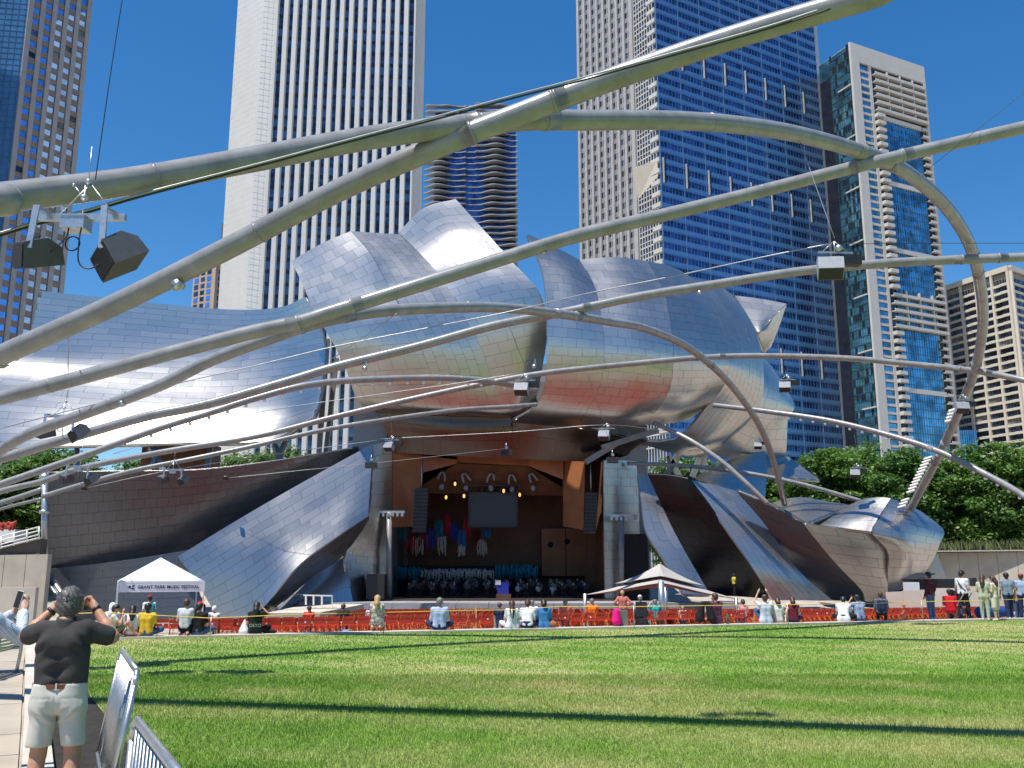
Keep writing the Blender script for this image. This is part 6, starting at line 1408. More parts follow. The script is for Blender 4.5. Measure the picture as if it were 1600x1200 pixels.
for j in range(nz):
    z = top - 8 - (j + 1) * zr
    if z < zmin: break
    row_top = j < 6
    midband = abs(z - P(1400, 500, 335)[2]) < 7.0
    if row_top or midband:
        for (a, b) in ((1357, 1378), (1379, 1398), (1399, 1418), (1419, 1437)):
            mb = MB(); f.box(mb, U(a), U(b), z, z + .35, 0, 1.9); f.box(mb, U(a), U(b), z + .35, z + 1.1, 1.75, 1.9); mb.build('balcony', m_wconc, t)
            mb = MB(); f.box(mb, U(a) + .4, U(b) - .4, z + 1.15, z + zr - .3, -.4, .12); mb.build('window', m_glassdark, t)
            mb = MB(); f.box(mb, U(b), U(b) + .5, z - .1, z + zr, 0, 1.2); mb.build('fin', m_wconc, t)
    else:
        mb = MB(); f.box(mb, U(1355), U(1366), z, z + .4, 0, 2.4); f.box(mb, U(1355), U(1366), z + .4, z + 1.3, 2.25, 2.4); f.box(mb, U(1355), U(1355) + .2, z + .4, z + 1.3, 0, 2.25); mb.build('balcony', m_wconc, t)
        mb = MB(); f.box(mb, U(1427), U(1437), z, z + .35, 0, 1.4); f.box(mb, U(1427), U(1437), z + .35, z + 1.0, 1.28, 1.4); mb.build('balcony', m_wconc, t)
        f.box(ml, U(1366), U(1426), z - .12, z + .12, .35, .45)
        if j % 9 == 6: f.box(mw, U(1366), U(1427), z - .2, z + 1.5, .3, 1.0)
    mb = MB(); f.box(mb, U(1339.5), U(1350), z + .9, z + zr - .3, -.2, .25); mb.build('window', m_glassmid, t)
    mb = MB(); f.box(mb, U(1337), U(1351), z, z + .9, 0, .6); mb.build('sill_band', m_wconc, t)
for u in np.arange(U(1366), U(1426), 1.25):
    f.box(ml, u - .05, u + .05, 0, top - 27, .35, .43)
for k in range(170):                                     # opened or darker panes here and there in the bay
    a = U(1366) + int(random.random() * 12) * 1.25; z = top - 27 - zr * (int(random.random() * 30)) - zr
    if z > zmin: f.box(mw if False else ml, a + .15, a + .5, z + .4, z + 2.3, .35, .40, 1)
o = ml.build('mullions', [mat('bay_mullion', (0.05, 0.12, 0.17), .4, .3, 0, 1), m_void], t); o['kind'] = 'stuff'
mw.build('white_band', m_wconc, t)
f = Fac(A, C); mb = MB(); f.box(mb, f.W * .34, f.W, 0, H - 1, -.4, 0); mb.build('teal_glass', m_glassteal, t)
mb = MB(); f.box(mb, 0, f.W * .34, 0, H - 9, -.4, .2); mb.build('dark_glass', m_void, t)
mb = MB(); f.box(mb, 0, f.W * .34, H - 9, H - 1, -.4, .05); mb.build('teal_glass', m_glassteal, t)
ml = MB()
for j in range(int(H / zr)):
    z = H - (j + 1) * zr
    if z < zmin: break
    f.box(ml, f.W * .34, f.W, z, z + .22, 0, .12, 0)
    for k in range(9):
        u = f.W * .36 + f.W * .62 * k / 9
        if random.random() < .34: f.box(ml, u + .1, u + f.W * .06, z + .4, z + zr - .3, 0, .08, 1)
    if j % 7 == 5: f.box(ml, f.W * .60, f.W + .2, z, z + .5, 0, .6, 2)
for k in range(10): u = f.W * .36 + f.W * .62 * k / 9; f.box(ml, u - .06, u + .06, 0, H - 1, 0, .1, 0)
o = ml.build('mullions', [mat('teal_mullion', (0.04, 0.09, 0.09), .4, .2, 0, 1), m_void, m_wconc], t); o['kind'] = 'stuff'
a, c = P(1500, 672, 345), P(1529, 720, 345); t2 = thing('glass_annex', 'low blue glass block between the balcony tower and the trees', 'building', (a[0], 345, 0))
MB().box(((a[0] + c[0]) / 2, 352, a[2] / 2), (c[0] - a[0], 14, a[2])).build('wall', m_glassmid, t2)
ml = MB()
for k in range(8): x = a[0] + (c[0] - a[0]) * k / 7; ml.box((x, 344.9, a[2] / 2), (.2, .3, a[2]))
for z in np.arange(a[2], a[2] - 14, -3): ml.box(((a[0] + c[0]) / 2, 344.9, z - .1), (c[0] - a[0], .4, .2))
ml.build('mullions', m_bluespan, t2)['kind'] = 'stuff'

# ---- cream concrete tower at the right edge
C = edge(1576, 418, 330); A = edge(1476, 447, 356); B = edge(1720, 450, 372); H = P(1576, 418, 330)[2]
t = thing('cream_tower', 'cream concrete apartment tower with rows of dark windows at the right edge', 'tower', (*C, 0))
core(t, [A + np.array([.3, .6]), C + np.array([0, .9]), B + np.array([-.3, .6]), B + np.array([-20, 40]), A + np.array([20, 40])], 0, H, m_void)
zr = 2.95
for f in (Fac(A, C), Fac(C, B)):
    nb = 4 if f.W < 45 else 4
    mb = MB()
    for k in range(nb + 1): u = (f.W - .9) * k / nb; f.box(mb, u, u + .9, 0, H, -.2, .9)
    f.box(mb, 0, f.W, H - 1.2, H + .8, -.2, .95); mb.build('pier', m_tanc, t)
    for j in range(1, int(H / zr)):
        z = H - 1 - zr * j - 2.6
        if z < P(1500, 730, 340)[2] - 3: break
        for k in range(nb):
            u0, u1 = (f.W - .9) * k / nb + .9, (f.W - .9) * (k + 1) / nb
            mb = MB()
            for (a, b, o_) in ((0, .5, .55), (.5, 1, 1.0)): f.box(mb, u0 + (u1 - u0) * a, u0 + (u1 - u0) * b, z, z + .95, 0, o_)
            mb.build('spandrel_panel', m_tanc, t)
            mb = MB()
            for q in range(5): uu = u0 + (u1 - u0) * (q + .5) / 5; f.box(mb, uu - (u1 - u0) * .085, uu + (u1 - u0) * .085, z + 1.0, z + zr - .05, -.1, .12)
            mb.build('window', m_glassdark if random.random() > .12 else mat('blind_grey', (.20, .19, .18), .6), t)
    mb = MB()
    for k in range(nb): u0, u1 = (f.W - .9) * k / nb + .9, (f.W - .9) * (k + 1) / nb; f.box(mb, u0 + .4, u1 - .4, H - 5, H - 1.6, -.1, .1)
    mb.build('louvre', mat('louvre_tan', (.28, .24, .19), .7, 0, .1, 1), t)
mb = MB(); q = edge(1562, 428, 345); mb.box((q[0], 352, H + 1.2), (14, 10, 3)); mb.build('roof_house', m_tanc, t)

# ---- distant tower of wavy balconies
Lx, Rx = P(664, 180, 420)[0], P(809, 200, 420)[0]; H = P(690, 163, 420)[2]
t = thing('wavy_tower', 'distant dark glass tower with wavy pale balcony slabs', 'tower', ((Lx + Rx) / 2, 420, 0))
core(t, [(Lx + 5, 423), (Rx - 1, 423), (Rx - 1, 445), (Lx + 5, 445)], 0, H - 2, m_glassnavy)
zr = 3.05
def slab(z, k):
    n = 44; xs_ = np.linspace(Lx, Rx, n); fr = []
    for x in xs_:
        s = (x - Lx); d = 2.0 + 1.4 * math.sin(s * .21 + z * .035) + 1.0 * math.sin(s * .47 - z * .05 + 1.3); d *= min(1, (s + .4) / 5.0) ** .5
        if 20.5 < s < 25 : d *= .25
        fr.append((x, 423 - max(d, .15)))
    if k == 0: fr = [(x, y - .3) for x, y in fr]
    V = [(x, y, z) for x, y in fr] + [(x, 424.5, z) for x, y in fr] + [(x, y, z + .45) for x, y in fr] + [(x, 424.5, z + .45) for x, y in fr]
    F = []
    for i in range(n - 1): F += [(i, i + 1, 2 * n + i + 1, 2 * n + i), (2 * n + i, 2 * n + i + 1, 3 * n + i + 1, 3 * n + i), (n + i, n + i + 1, i + 1, i)]
    mb = MB(); mb.add(V, F); return mb
m_slab2 = mat('balcony_slab', (0.36, 0.355, 0.35), .7, 0, .05, .3)
for k in range(64):
    z = H - k * zr
    if proj((Lx, 420, z))[1] > 420: break
    slab(z, k).build('balcony_slab', m_slab2, t)
ml = MB()
for x in np.arange(Lx + 5, Rx - 1, 1.6): ml.box((x, 422.95, H / 2), (.14, .1, H - 4))
ml.build('mullions', m_glassdark, t)['kind'] = 'stuff'
# ---- small beige tower
C = edge(338, 410, 385); A = edge(303, 420, 392); B = edge(353, 412, 392); H = P(338, 412, 385)[2]
t = thing('beige_tower', 'small distant beige tower beside the tall white one', 'tower', (*C, 0))
core(t, [A, C, B, B + np.array([-3, 16]), A + np.array([4, 16])], 0, H, mat('beige_precast', (.46, .36, .29), .7, 0, .05, .3)); core(t, [A + np.array([10.5, 2]), C + np.array([0, 4]), B + np.array([0, 3]), B + np.array([-3, 12]), A + np.array([12, 12])], H, P(345, 352, 392)[2], MATS['beige_precast'], 'upper_block')
f = Fac(A, C)
for k, (a, b) in enumerate(((.08, .26), (.36, .54), (.64, .82))):
    for j in range(14):
        z = H - 4 - j * 3.0
        if proj(f.pt(0, z))[1] > 490: break
        mb = MB(); f.box(mb, f.W * a, f.W * b, z, z + 2.0, -.1, .15 if k != 1 else .05); mb.build('window', m_glassdark if k == 1 or random.random() < .5 else m_glassblue, t)
f = Fac(C, B)
for j in range(14):
    z = H - 4 - j * 3.0; mb = MB(); f.box(mb, f.W * .3, f.W * .6, z, z + 2.0, -.1, .12); mb.build('window', m_glassdark, t)

# ---- the neighbouring tower just beyond the left edge; its shade falls on the gridded tower
t = thing('office_tower', 'stone office tower standing just beyond the left edge, shading the gridded tower', 'tower', (-172, 228, 0))
core(t, [(-196, 214), (-151, 214), (-151, 240), (-196, 240)], 0, 236, m_granite)
mb = MB()
for z in np.arange(4, 232, 3.9): mb.box((-150.95, 227, z), (.3, 24, 1.8)); mb.box((-173.5, 213.95, z), (43, .3, 1.8))
mb.build('window_bands', m_glassdark, t)['kind'] = 'stuff'
# ================================================================ TREES, WALLS, PLANTING
def tree_meshes(seed, H, R, nclump, per, ls, lo=.22):
    r = np.random.default_rng(seed)
    tr_ = MB(); tr_.tube(catmull([(0, 0, -.2), (r.normal(0, .1), r.normal(0, .1), H * .25), (r.normal(0, .3), r.normal(0, .3), H * .55), (r.normal(0, .4), r.normal(0, .4), H * .85)], 4), np.linspace(.28, .05, 13) * H / 12, 8)
    C = []
    while len(C) < nclump:
        q = r.uniform(-1, 1, 3)
        if np.linalg.norm(q) > 1 or np.linalg.norm(q) < .35: continue
        z = H * lo + (q[2] * .5 + .5) * H * (1 - lo); wd = R * (0.62 + .38 * math.sin(math.pi * min(1, (q[2] * .5 + .5) * .9 + .12))) * (1 + .18 * math.sin(3 * math.atan2(q[1], q[0]) + seed))
        C.append((q[0] * wd, q[1] * wd, z))
    C = np.array(C)
    for k in range(0, nclump, max(1, nclump // 26)):
        c = C[k]; b = np.array([0, 0, max(H * .2, c[2] - R * .7)]); tr_.tube([b, (b + c) / 2 + np.array([0, 0, .3]), c], [.09 * H / 12, .06 * H / 12, .02], 5)
    n = nclump * per; cen = np.repeat(C, per, 0); rad = np.repeat(r.uniform(.55, 1.15, nclump) * R * .24, per)
    d = r.normal(0, 1, (n, 3)); d /= np.linalg.norm(d, axis=1)[:, None]; p = cen + d * (rad * r.uniform(.35, 1, n) ** .6)[:, None] * np.array([1.25, 1.25, .62])
    a = r.normal(0, 1, (n, 3)) * .55 + np.array([0, 0, 1.0]) + d * .35; a /= np.linalg.norm(a, axis=1)[:, None]
    t1 = np.cross(a, r.normal(0, 1, (n, 3))); t1 /= np.linalg.norm(t1, axis=1)[:, None]; t2 = np.cross(a, t1)
    sz = ls * r.uniform(.6, 1.4, n)
    V = np.stack([p - t1 * sz[:, None] * .5, p + t2 * sz[:, None] * .32, p + t1 * sz[:, None] * .55, p - t2 * sz[:, None] * .32], 1).reshape(-1, 3)
    F = np.arange(n * 4).reshape(-1, 4)
    me = mesh_np('crown', V, F, [M_leafA if seed % 2 else M_leafB]); tm = mesh_np('trunk', np.concatenate(tr_.V), tr_.F, [M_bark], None, True); return me, tm
for nm, tr_c in (('leaf_green', 0), ('leaf_deep', 0)):    # thin leaves let some light through
    m = MATS[nm]; t_ = m.node_tree; b = t_.nodes['Principled BSDF']; ds = t_.nodes.new('ShaderNodeBsdfTranslucent'); mx = t_.nodes.new('ShaderNodeMixShader'); mx.inputs[0].default_value = .35
    src = b.inputs['Base Color'].links[0].from_socket; t_.links.new(src, ds.inputs['Color']); out = t_.nodes['Material Output']; t_.links.new(b.outputs[0], mx.inputs[1]); t_.links.new(ds.outputs[0], mx.inputs[2]); t_.links.new(mx.outputs[0], out.inputs[0])
TM = [tree_meshes(11, 16, 5.2, 170, 110, .40, .10), tree_meshes(22, 15, 5.6, 170, 110, .40, .10), tree_meshes(33, 16.5, 4.8, 160, 110, .40, .08)]
def tree(x, y, z, v, s, rz, label, group):
    t = bpy.data.objects.new('tree', None); link(t); t.location = (x, y, z); t.rotation_euler.z = rz; t.scale = (s, s, s); tag(t, label, 'tree', group)
    for me, nm in zip(TM[v], ('crown', 'trunk')): c = bpy.data.objects.new(nm, me); COL.objects.link(c); c.parent = t
    return t
rt = random.Random(5)
GR = 'dense green trees behind the right side of the stage'
for i, (px, py, Y) in enumerate(((1215, 712, 120), (1262, 700, 116), (1308, 690, 114), (1352, 692, 118), (1396, 694, 113), (1440, 704, 116), (1482, 706, 112), (1525, 690, 114), (1568, 682, 112), (1612, 690, 114), (1660, 684, 112), (1240, 725, 128), (1330, 700, 130), (1420, 702, 130), (1510, 700, 128), (1590, 690, 128), (1060, 708, 122), (1100, 712, 124), (1150, 722, 122), (1715, 690, 110))):
    q = P(px, py, Y); v = i % 3; hh = (16, 15, 16.5)[v]; s = q[2] / hh * .985
    lab = 'bushy green tree %s from the left in the front of the belt behind the pod' % ordw(i + 1) if i < 11 else ('green tree behind the right side struts, %s from the left' % ordw(i - 15) if px < 1190 else 'bushy green tree %s from the left in the back of the belt' % ordw(i - 10 if i < 16 else 6))
    tree(q[0], q[1], 0, v, s, rt.uniform(0, 6.28), lab, GR)
GL_ = 'green trees behind the left wing'
for i, (px, py, Y) in enumerate(((-40, 700, 100), (12, 702, 104), (58, 698, 102), (98, 690, 106), (128, 696, 110), (235, 704, 114), (285, 706, 116), (335, 705, 113), (380, 700, 116), (425, 702, 114), (-90, 690, 98), (440, 690, 120))):
    q = P(px, py, Y); v = (i + 1) % 3; hh = (16, 15, 16.5)[v]; s = q[2] / hh * .97
    tree(q[0], q[1], 0, v, s, rt.uniform(0, 6.28), 'leafy green tree beyond the dark wall, %s in from the left edge' % ordw(i + 1) if px < 150 and i < 5 else ('leafy green tree outermost at the left edge' if px < 0 else 'leafy green tree %s from the left, between the wing and the dark wall' % ordw(i - 4)), GL_)
# rows of park trees along both sides of the lawn and behind it, one far-off mass
V, F, MI = [], [], []; nb_ = 0
for (x, y, s) in [(-52 - 4 * (k % 2), -30 + 9 * k, 1.0) for k in range(10)] + [(58 + 4 * (k % 2), -30 + 9 * k, 1.0) for k in range(9)] + [(-60 + 11 * k, -95 - 5 * (k % 2), .95) for k in range(12)]:
    me = TM[rt.randrange(3)][0]
    co = np.empty(len(me.vertices) * 3, np.float32); me.vertices.foreach_get('co', co); co = co.reshape(-1, 4, 3)[::11]
    c0 = co.mean(1, keepdims=True); co = (c0 + (co - c0) * 3.2).reshape(-1, 3) * s; V.append(co + np.array([x, y, 0])); 
V = np.concatenate(V); o = bpy.data.objects.new('far_trees', mesh_np('far_trees', V, np.arange(len(V)).reshape(-1, 4), [M_leafB])); link(o); tag(o, 'belt of park trees round the sides and back of the lawn', 'trees', None, 'stuff')

# ---- concrete garden wall at the right with planting on top
a, c = P(1440, 862, 92), P(1720, 868, 84); zt = P(1520, 862, 90)[2]
t = thing('garden_wall', 'board marked tan concrete garden wall below the trees at the right', 'wall', (a[0], a[1], 0))
nseg = 9
for k in range(nseg):
    p0, p1 = a + (c - a) * k / nseg, a + (c - a) * (k + 1) / nseg - (c - a) / np.linalg.norm(c - a) * .03
    MB().bar((p0[0], p0[1], zt / 2 - .6), (p1[0], p1[1], zt / 2 - .6), .5, zt + 1.2).build('panel', M_concw, t)
mb = MB(); mb.bar((a[0], a[1] - .05, zt + .06), (c[0], c[1] - .05, zt + .06), .7, .12); mb.build('coping', M_conc, t)
bed = MB(); V = [(a[0] - 6, a[1] + .4, zt - .1), (c[0], c[1] + .4, zt - .1), (c[0], c[1] + 40, zt - .1), (a[0] - 6, a[1] + 40, zt - .1)]
o = MB().add(V, [(0, 1, 2, 3)]).build('planting_bed', M_soil_shade, None); o['kind'] = 'structure'
# low retaining wall pieces and dark ramp opening behind the chairs
a, c = P(1387, 925, 60), P(1452, 918, 58)
wl = thing('low_wall', 'low pale concrete wall behind the chairs at the right', 'wall', (a[0], a[1], 0))
for (p, q) in (((1386, 925, 62), (1412, 923, 61.4)), ((1412.6, 923, 61.4), (1447, 919, 60.6)), ((1447.6, 919, 60.6), (1470, 919, 60)), ((1470, 919, 60), (1502, 919, 59)), ((1502.5, 919, 59), (1600, 921, 57)), ((1600, 921, 57), (1700, 925, 56))):
    p0, p1 = P(*p), P(*q); MB().bar((p0[0], p0[1], (p0[2] - 1.8) / 2), (p1[0], p1[1], (p1[2] - 1.8) / 2), .4, abs(p0[2]) + 1.8 if p0[2] < 0 else p0[2] + 1.8).build('panel', M_conc, wl)
a, c = P(1428, 898, 66), P(1500, 922, 66)
t = thing('black_cabin', 'black equipment cover with a raised lid behind the chairs at the right', 'equipment', (a[0], 66, 0))
MB().box(((a[0] + c[0]) / 2, 67, (a[2] + c[2]) / 2 - .3), (c[0] - a[0], 1.8, a[2] - c[2])).build('cover', M_black, t); MB().bar(P(1423, 906, 65), P(1446, 896, 66.5), 1.4, .08).build('lid', M_black, t)
q = P(1424, 918, 64); MB().box(q, (.9, .5, .7)).build('white_box', M_white, t)
t = place_box('equipment_box', 1519, 903, 1527, 916, 80, .5, M_black, 'small dark box mounted on the concrete garden wall', 'box')
# plants along the wall top
rt2 = np.random.default_rng(9); pp = []
for k in range(1500):
    u = rt2.random(); b_ = np.array([*(P(1450, 862, 92) + (P(1720, 868, 84) - P(1450, 862, 92)) * u)[:2], zt]) + np.array([0, rt2.uniform(.6, 4), 0]); h_ = rt2.uniform(.4, 1.3); l_ = rt2.normal(0, .35, 2); w_ = .09
    pp.append([b_ - np.array([w_, 0, 0]), b_ + np.array([w_, 0, 0]), b_ + np.array([l_[0], l_[1], h_])])
V = np.array(pp).reshape(-1, 3); o = bpy.data.objects.new('ornamental_grass', mesh_np('ornamental_grass', V, np.arange(len(V)).reshape(-1, 3), [mat('dry_grass', (.17, .16, .06), .7, 0, .0, 2, col2=(.10, .14, .04))])); link(o); tag(o, 'straw and green ornamental grasses along the concrete wall top', 'grasses', None, 'stuff')

# ---- concrete ramp and railing at the left
p0, p1 = P(-60, 868, 66), P(76, 866, 66)
t = thing('ramp_wall', 'pale concrete retaining wall with a sloping ramp edge at the left', 'wall', (p0[0], 66, 0))
for k in range(4):
    a, c = p0 + (p1 - p0) * k / 4, p0 + (p1 - p0) * (k + 1) / 4 - np.array([.04, 0, 0]); MB().hexa([(a[0], 66, -2), (c[0], 66, -2), (c[0], 66.6, -2), (a[0], 66.6, -2), (a[0], 66, a[2]), (c[0], 66, c[2]), (c[0], 66.6, c[2]), (a[0], 66.6, a[2])]).build('panel', M_concw, t)
q = [P(-60, 874, 64), P(70, 846, 64), P(70, 868, 64), P(-60, 868, 64)]
a, c = P(-40, 868, 67), P(64, 842, 67); MB().hexa([(a[0], 67, -1), (c[0], 67, -1), (c[0], 68, -1), (a[0], 68, -1), (a[0], 67, a[2]), (c[0], 67, c[2]), (c[0], 68, c[2]), (a[0], 68, a[2])]).build('ramp', mat('ramp_dark', (.12, .10, .085), .8, 0, .15, 2), t)
MB().bar(P(-40, 866, 66.9), P(64, 840.5, 66.9), .12, .12).build('ramp_edge', M_conc, t)
rl = thing('ramp_railing', 'pale metal railing along the ramp at the left edge', 'railing', tuple(P(20, 850, 66.8)))
for dy in (0, 6, 12, 17): MB().tube([P(-40, 849 + dy, 66.8), P(62, 823 + dy, 66.8)], .05, 6).build('rail', M_white, rl)
for x in (2, 22, 42, 61): MB().tube([P(x, 838.5 - (x - 2) * .255 , 66.8), P(x, 858 - (x - 2) * .255, 66.8)], .06, 6).build('post', M_white, rl)
# terrace wall pieces below
for (pts_, nm) in ((((22, 916), (72, 916), (72, 960), (22, 960)), 'panel'),):
    a, c = P(0, 918, 60), P(52, 960, 60); MB().box(((a[0] + c[0]) / 2, 60.2, a[2] / 2 - .8), (c[0] - a[0], .4, a[2] + 1.6) if a[2] > 0 else (c[0] - a[0], .4, 1.6)).build('panel', M_conc, t)
# red flowers beside the railing
ps = []
for k in range(60): q = P(rt2.uniform(-30, 26), rt2.uniform(816, 828), 72); ps.append(((q), q + np.array([0, 0, .1]), .10, .08))
V, Q = sdf_mesh(ps, .06, .03); o = bpy.data.objects.new('flower_bed', mesh_np('flower_bed', V, Q, [mat('red_flowers', (.40, .05, .03), .7, 0, .4, 3)], None, True)); link(o); tag(o, 'red flowers above the ramp at the left edge', 'flowers', None, 'stuff')
# white planter or kiosk blocks under the trees at the left edge
t = place_box('kiosk', -6, 827, 22, 846, 74, 2, M_white, 'white kiosk front partly hidden under the trees at the left edge', 'kiosk')
# ================================================================ FOREGROUND: MAN, SECOND MAN, BARRIERS
def wrinkles(amp, f, seed=0):
    r = np.random.default_rng(seed); D = r.normal(0, 1, (7, 3)); ph = r.uniform(0, 6.28, 7)
    def fn(X, Y, Z):
        s = 0
        for d, p in zip(D, ph): s = s + np.sin((X * d[0] + Y * d[1] + Z * d[2] * .8) * f + p)
        return amp * s / 3
    return fn
def hand_prims(w, d, up, side):
    """five bent fingers and a thumb growing out of a palm at wrist w; d = along the hand, up = back of hand, side = towards the thumb"""
    d, up, side = (np.array(v, float) / np.linalg.norm(v) for v in (d, up, side)); pr = []
    pc = w + d * .05
    pr += [(w, w + d * .03, .026, .027)]
    for k in range(4): off = side * (.030 - .020 * k); pr.append((w + d * .012 + off * .8, w + d * .082 + off, .016, .0125))
    ln = (.040, .046, .043, .034)
    for k in range(4):
        off = side * (.031 - .0205 * k); a = w + d * .085 + off; b = a + (d * .8 - up * .55) * ln[k]; c = b + (d * .15 - up * .95) * ln[k] * .72; e = c + (-d * .35 - up * .75) * ln[k] * .5
        pr += [(a, b, .0105, .0098), (b, c, .0098, .009), (c, e, .009, .0075)]
    a = w + d * .025 + side * .028; b = a + side * .032 + d * .028 - up * .012; c = b + d * .034 - up * .016; pr += [(a, b, .0145, .012), (b, c, .0115, .009)]
    return pr
h = .0125
# ---- the man photographing with both hands at his face
fx, fy = -3.40, 7.25
mn = thing('person', 'man in a charcoal polo and pale shorts holding a camera, seen from behind', 'person', (fx, fy, -.02), math.radians(12), local=True)
v = lambda *a: np.array(a, float)
mn.scale = (0.90, 0.90, 0.985)
pel, wai, che, nek, hed = v(0, 0, .98), v(0, .005, 1.10), v(0, -.01, 1.32), v(0, -.005, 1.475), v(0, .065, 1.605)
sho = {-1: v(-.185, -.01, 1.415), 1: v(.185, -.01, 1.415)}; elb = {-1: v(-.335, .10, 1.37), 1: v(.37, .06, 1.36)}; wri = {-1: v(-.15, .18, 1.575), 1: v(.18, .17, 1.59)}
hip = {-1: v(-.10, 0, .93), 1: v(.10, 0, .93)}; kne = {-1: v(-.125, .01, .52), 1: v(.135, .03, .52)}; ank = {-1: v(-.145, -.02, .09), 1: v(.15, .0, .09)}
B = [(pel, wai, .09, .085), (wai, che, .085, .09), (sho[-1], sho[1], .058, .058), (che, nek, .08, .055), (nek, hed - v(0, .01, .03), .066, .062)]
B += [(hed + v(0, -.02, .03), hed + v(0, .02, .03), .088, .086), (hed + v(0, .03, -.06), hed + v(0, .05, -.03), .066, .078), (hed + v(0, .10, -.02), hed + v(0, .122, -.035), .014, .018)]
for s in (-1, 1):
    B += [(hed + v(s * .094, .0, -.02), hed + v(s * .104, -.012, .02), .014, .020), (hed + v(s * .096, .002, -.03), hed + v(s * .098, .0, .0), .014, .016)]
    B += [(sho[s], elb[s], .062, .048), (elb[s], lerp(elb[s], wri[s], .35), .049, .050), (lerp(elb[s], wri[s], .35), wri[s], .050, .030)]
    d = v(-s * .55, .55, .35) if s > 0 else v(.6, .6, .3)
    B += hand_prims(wri[s], d, v(s * .75, -.35, .6), v(0, -.35, .9) * 1.0)
    B += [(hip[s], kne[s], .10, .064), (kne[s], lerp(kne[s], ank[s], .33) - v(0, .022, 0), .062, .068), (lerp(kne[s], ank[s], .33) - v(0, .022, 0), lerp(kne[s], ank[s], .62), .066, .048), (lerp(kne[s], ank[s], .62), ank[s], .047, .039), (ank[s], ank[s] + v(s * .02, .17, -.05), .045, .035), (ank[s], ank[s] - v(0, .045, .05), .042, .036)]
sdf_obj('body', B, .0095, M_skin, mn, .016, noise=wrinkles(.0012, 60, 3))
m_polo = mat('charcoal_pique', (.052, .050, .051), .85, 0, .25, 5, .35, 160, spec=.2); m_short = mat('pale_twill', (.57, .56, .50), .85, 0, .06, 5, .3, 200, spec=.2)
T = [(pel + v(-.085, 0, .05), che + v(-.09, 0, 0), .122, .124), (pel + v(.085, 0, .05), che + v(.09, 0, 0), .122, .124), (sho[-1] + v(.02, -.01, .0), sho[1] + v(-.02, -.01, .0), .078, .078), (che, nek - v(0, 0, .03), .115, .078), (che + v(-.09, -.03, .02), che + v(.09, -.03, .02), .105, .105)]
for s in (-1, 1): T.append((sho[s], lerp(sho[s], elb[s], .78), .074, .073))
cl = [(v(0, 0, 1.005), v(0, 0, -1.0))] + [(lerp(sho[s], elb[s], .70), (elb[s] - sho[s]) / np.linalg.norm(elb[s] - sho[s])) for s in (-1, 1)]
# sleeves end cleanly at a cuff, the torso is not cut by the cuff planes
cl = [cl[0]]
def polo_noise(X, Y, Z):
    n = wrinkles(.0045, 20, 5)(X, Y, Z)
    fold = .014 * np.exp(-((X + .02) / .10) ** 2) * np.sin((Z - .25 * X) * 46) * np.exp(-((Z - 1.12) / .12) ** 2)
    diag = .010 * np.sin((Z + X * .9) * 60) * np.exp(-((X - .17) / .07) ** 2) * np.exp(-((Z - 1.34) / .10) ** 2)
    dl = .010 * np.sin((Z - X * .8) * 55) * np.exp(-((X + .18) / .07) ** 2) * np.exp(-((Z - 1.32) / .10) ** 2)
    return n + fold + diag + dl
sdf_obj('polo_shirt', T, h, m_polo, mn, .035, cl, polo_noise)
cf = [(nek + v(0, -.012, -.05), nek + v(0, .004, .03), .090, .078)]
sdf_obj('collar', cf, .010, m_polo, mn, .01, [(nek + v(0, 0, .045), v(0, -.25, 1.0))])
Q = [(pel + v(-.085, -.0, .05), hip[-1] + v(-.005, -.012, -.06), .126, .126), (pel + v(.085, -.0, .05), hip[1] + v(.005, -.012, -.06), .126, .126), (hip[-1] + v(.03, -.01, .0), hip[1] + v(-.03, -.01, .0), .128, .128)]
for s in (-1, 1): Q.append((hip[s] + v(s * .0, 0, -.03), kne[s] + v(s * .004, -.005, .02), .112, .094))
def short_noise(X, Y, Z):
    return wrinkles(.0045, 26, 8)(X, Y, Z) + .011 * np.sin((Z - np.abs(X) * .7) * 75) * np.exp(-((Z - .79) / .06) ** 2) * np.exp(-((np.abs(X) - .06) / .09) ** 2) + .006 * np.exp(-(X / .010) ** 2) * (Z < .97) + .004 * np.exp(-((Z - .93) / .005) ** 2) * (np.abs(np.abs(X) - .11) < .07) * (Y < -.05) + .0025 * np.exp(-((np.abs(np.abs(X) - .11) - .07) / .005) ** 2) * (np.abs(Z - .86) < .07) * (Y < -.05)
sdf_obj('shorts', Q, h, m_short, mn, .022, [(v(0, 0, 1.035), v(0, 0, 1)), (v(0, 0, .575), v(0, 0, -1))], short_noise)
# belt, pockets, hair, wristbands, shoes, camera
def ring(z, rx, ry, hh, th, n=40, cy=0.0):
    mb = MB()
    for k in range(n):
        a0, a1 = 2 * math.pi * k / n, 2 * math.pi * (k + 1) / n; P4 = []
        for zz in (z - hh / 2, z + hh / 2):
            for (a, e) in ((a0, 0), (a1, 0), (a1, th), (a0, th)): P4.append((math.cos(a) * (rx + e), cy + math.sin(a) * (ry + e), zz))
        mb.hexa([P4[3], P4[2], P4[1], P4[0], P4[7], P4[6], P4[5], P4[4]])
    return mb
ring(1.014, .211, .131, .036, .006).build('belt', mat('brown_leather', (.16, .055, .025), .45, 0, .2, 20), mn, True)
mb = MB()
for x in (-.12, .0, .12): mb.box((x, -math.sqrt(max(0, 1 - (x / .217) ** 2)) * .136 - .001, 1.014), (.014, .008, .05))
mb.build('belt_loop', m_short, mn, True)
Hr = [(hed + v(0, -.03, .055), hed + v(0, .02, .065), .090, .085), (hed + v(0, -.055, .0), hed + v(0, -.04, .03), .080, .085), (hed + v(-.055, -.03, -.02), hed + v(-.055, .0, .05), .05, .055), (hed + v(.055, -.03, -.02), hed + v(.055, .0, .05), .05, .055), (hed + v(0, -.06, -.05), hed + v(0, -.055, -.02), .066, .07)]
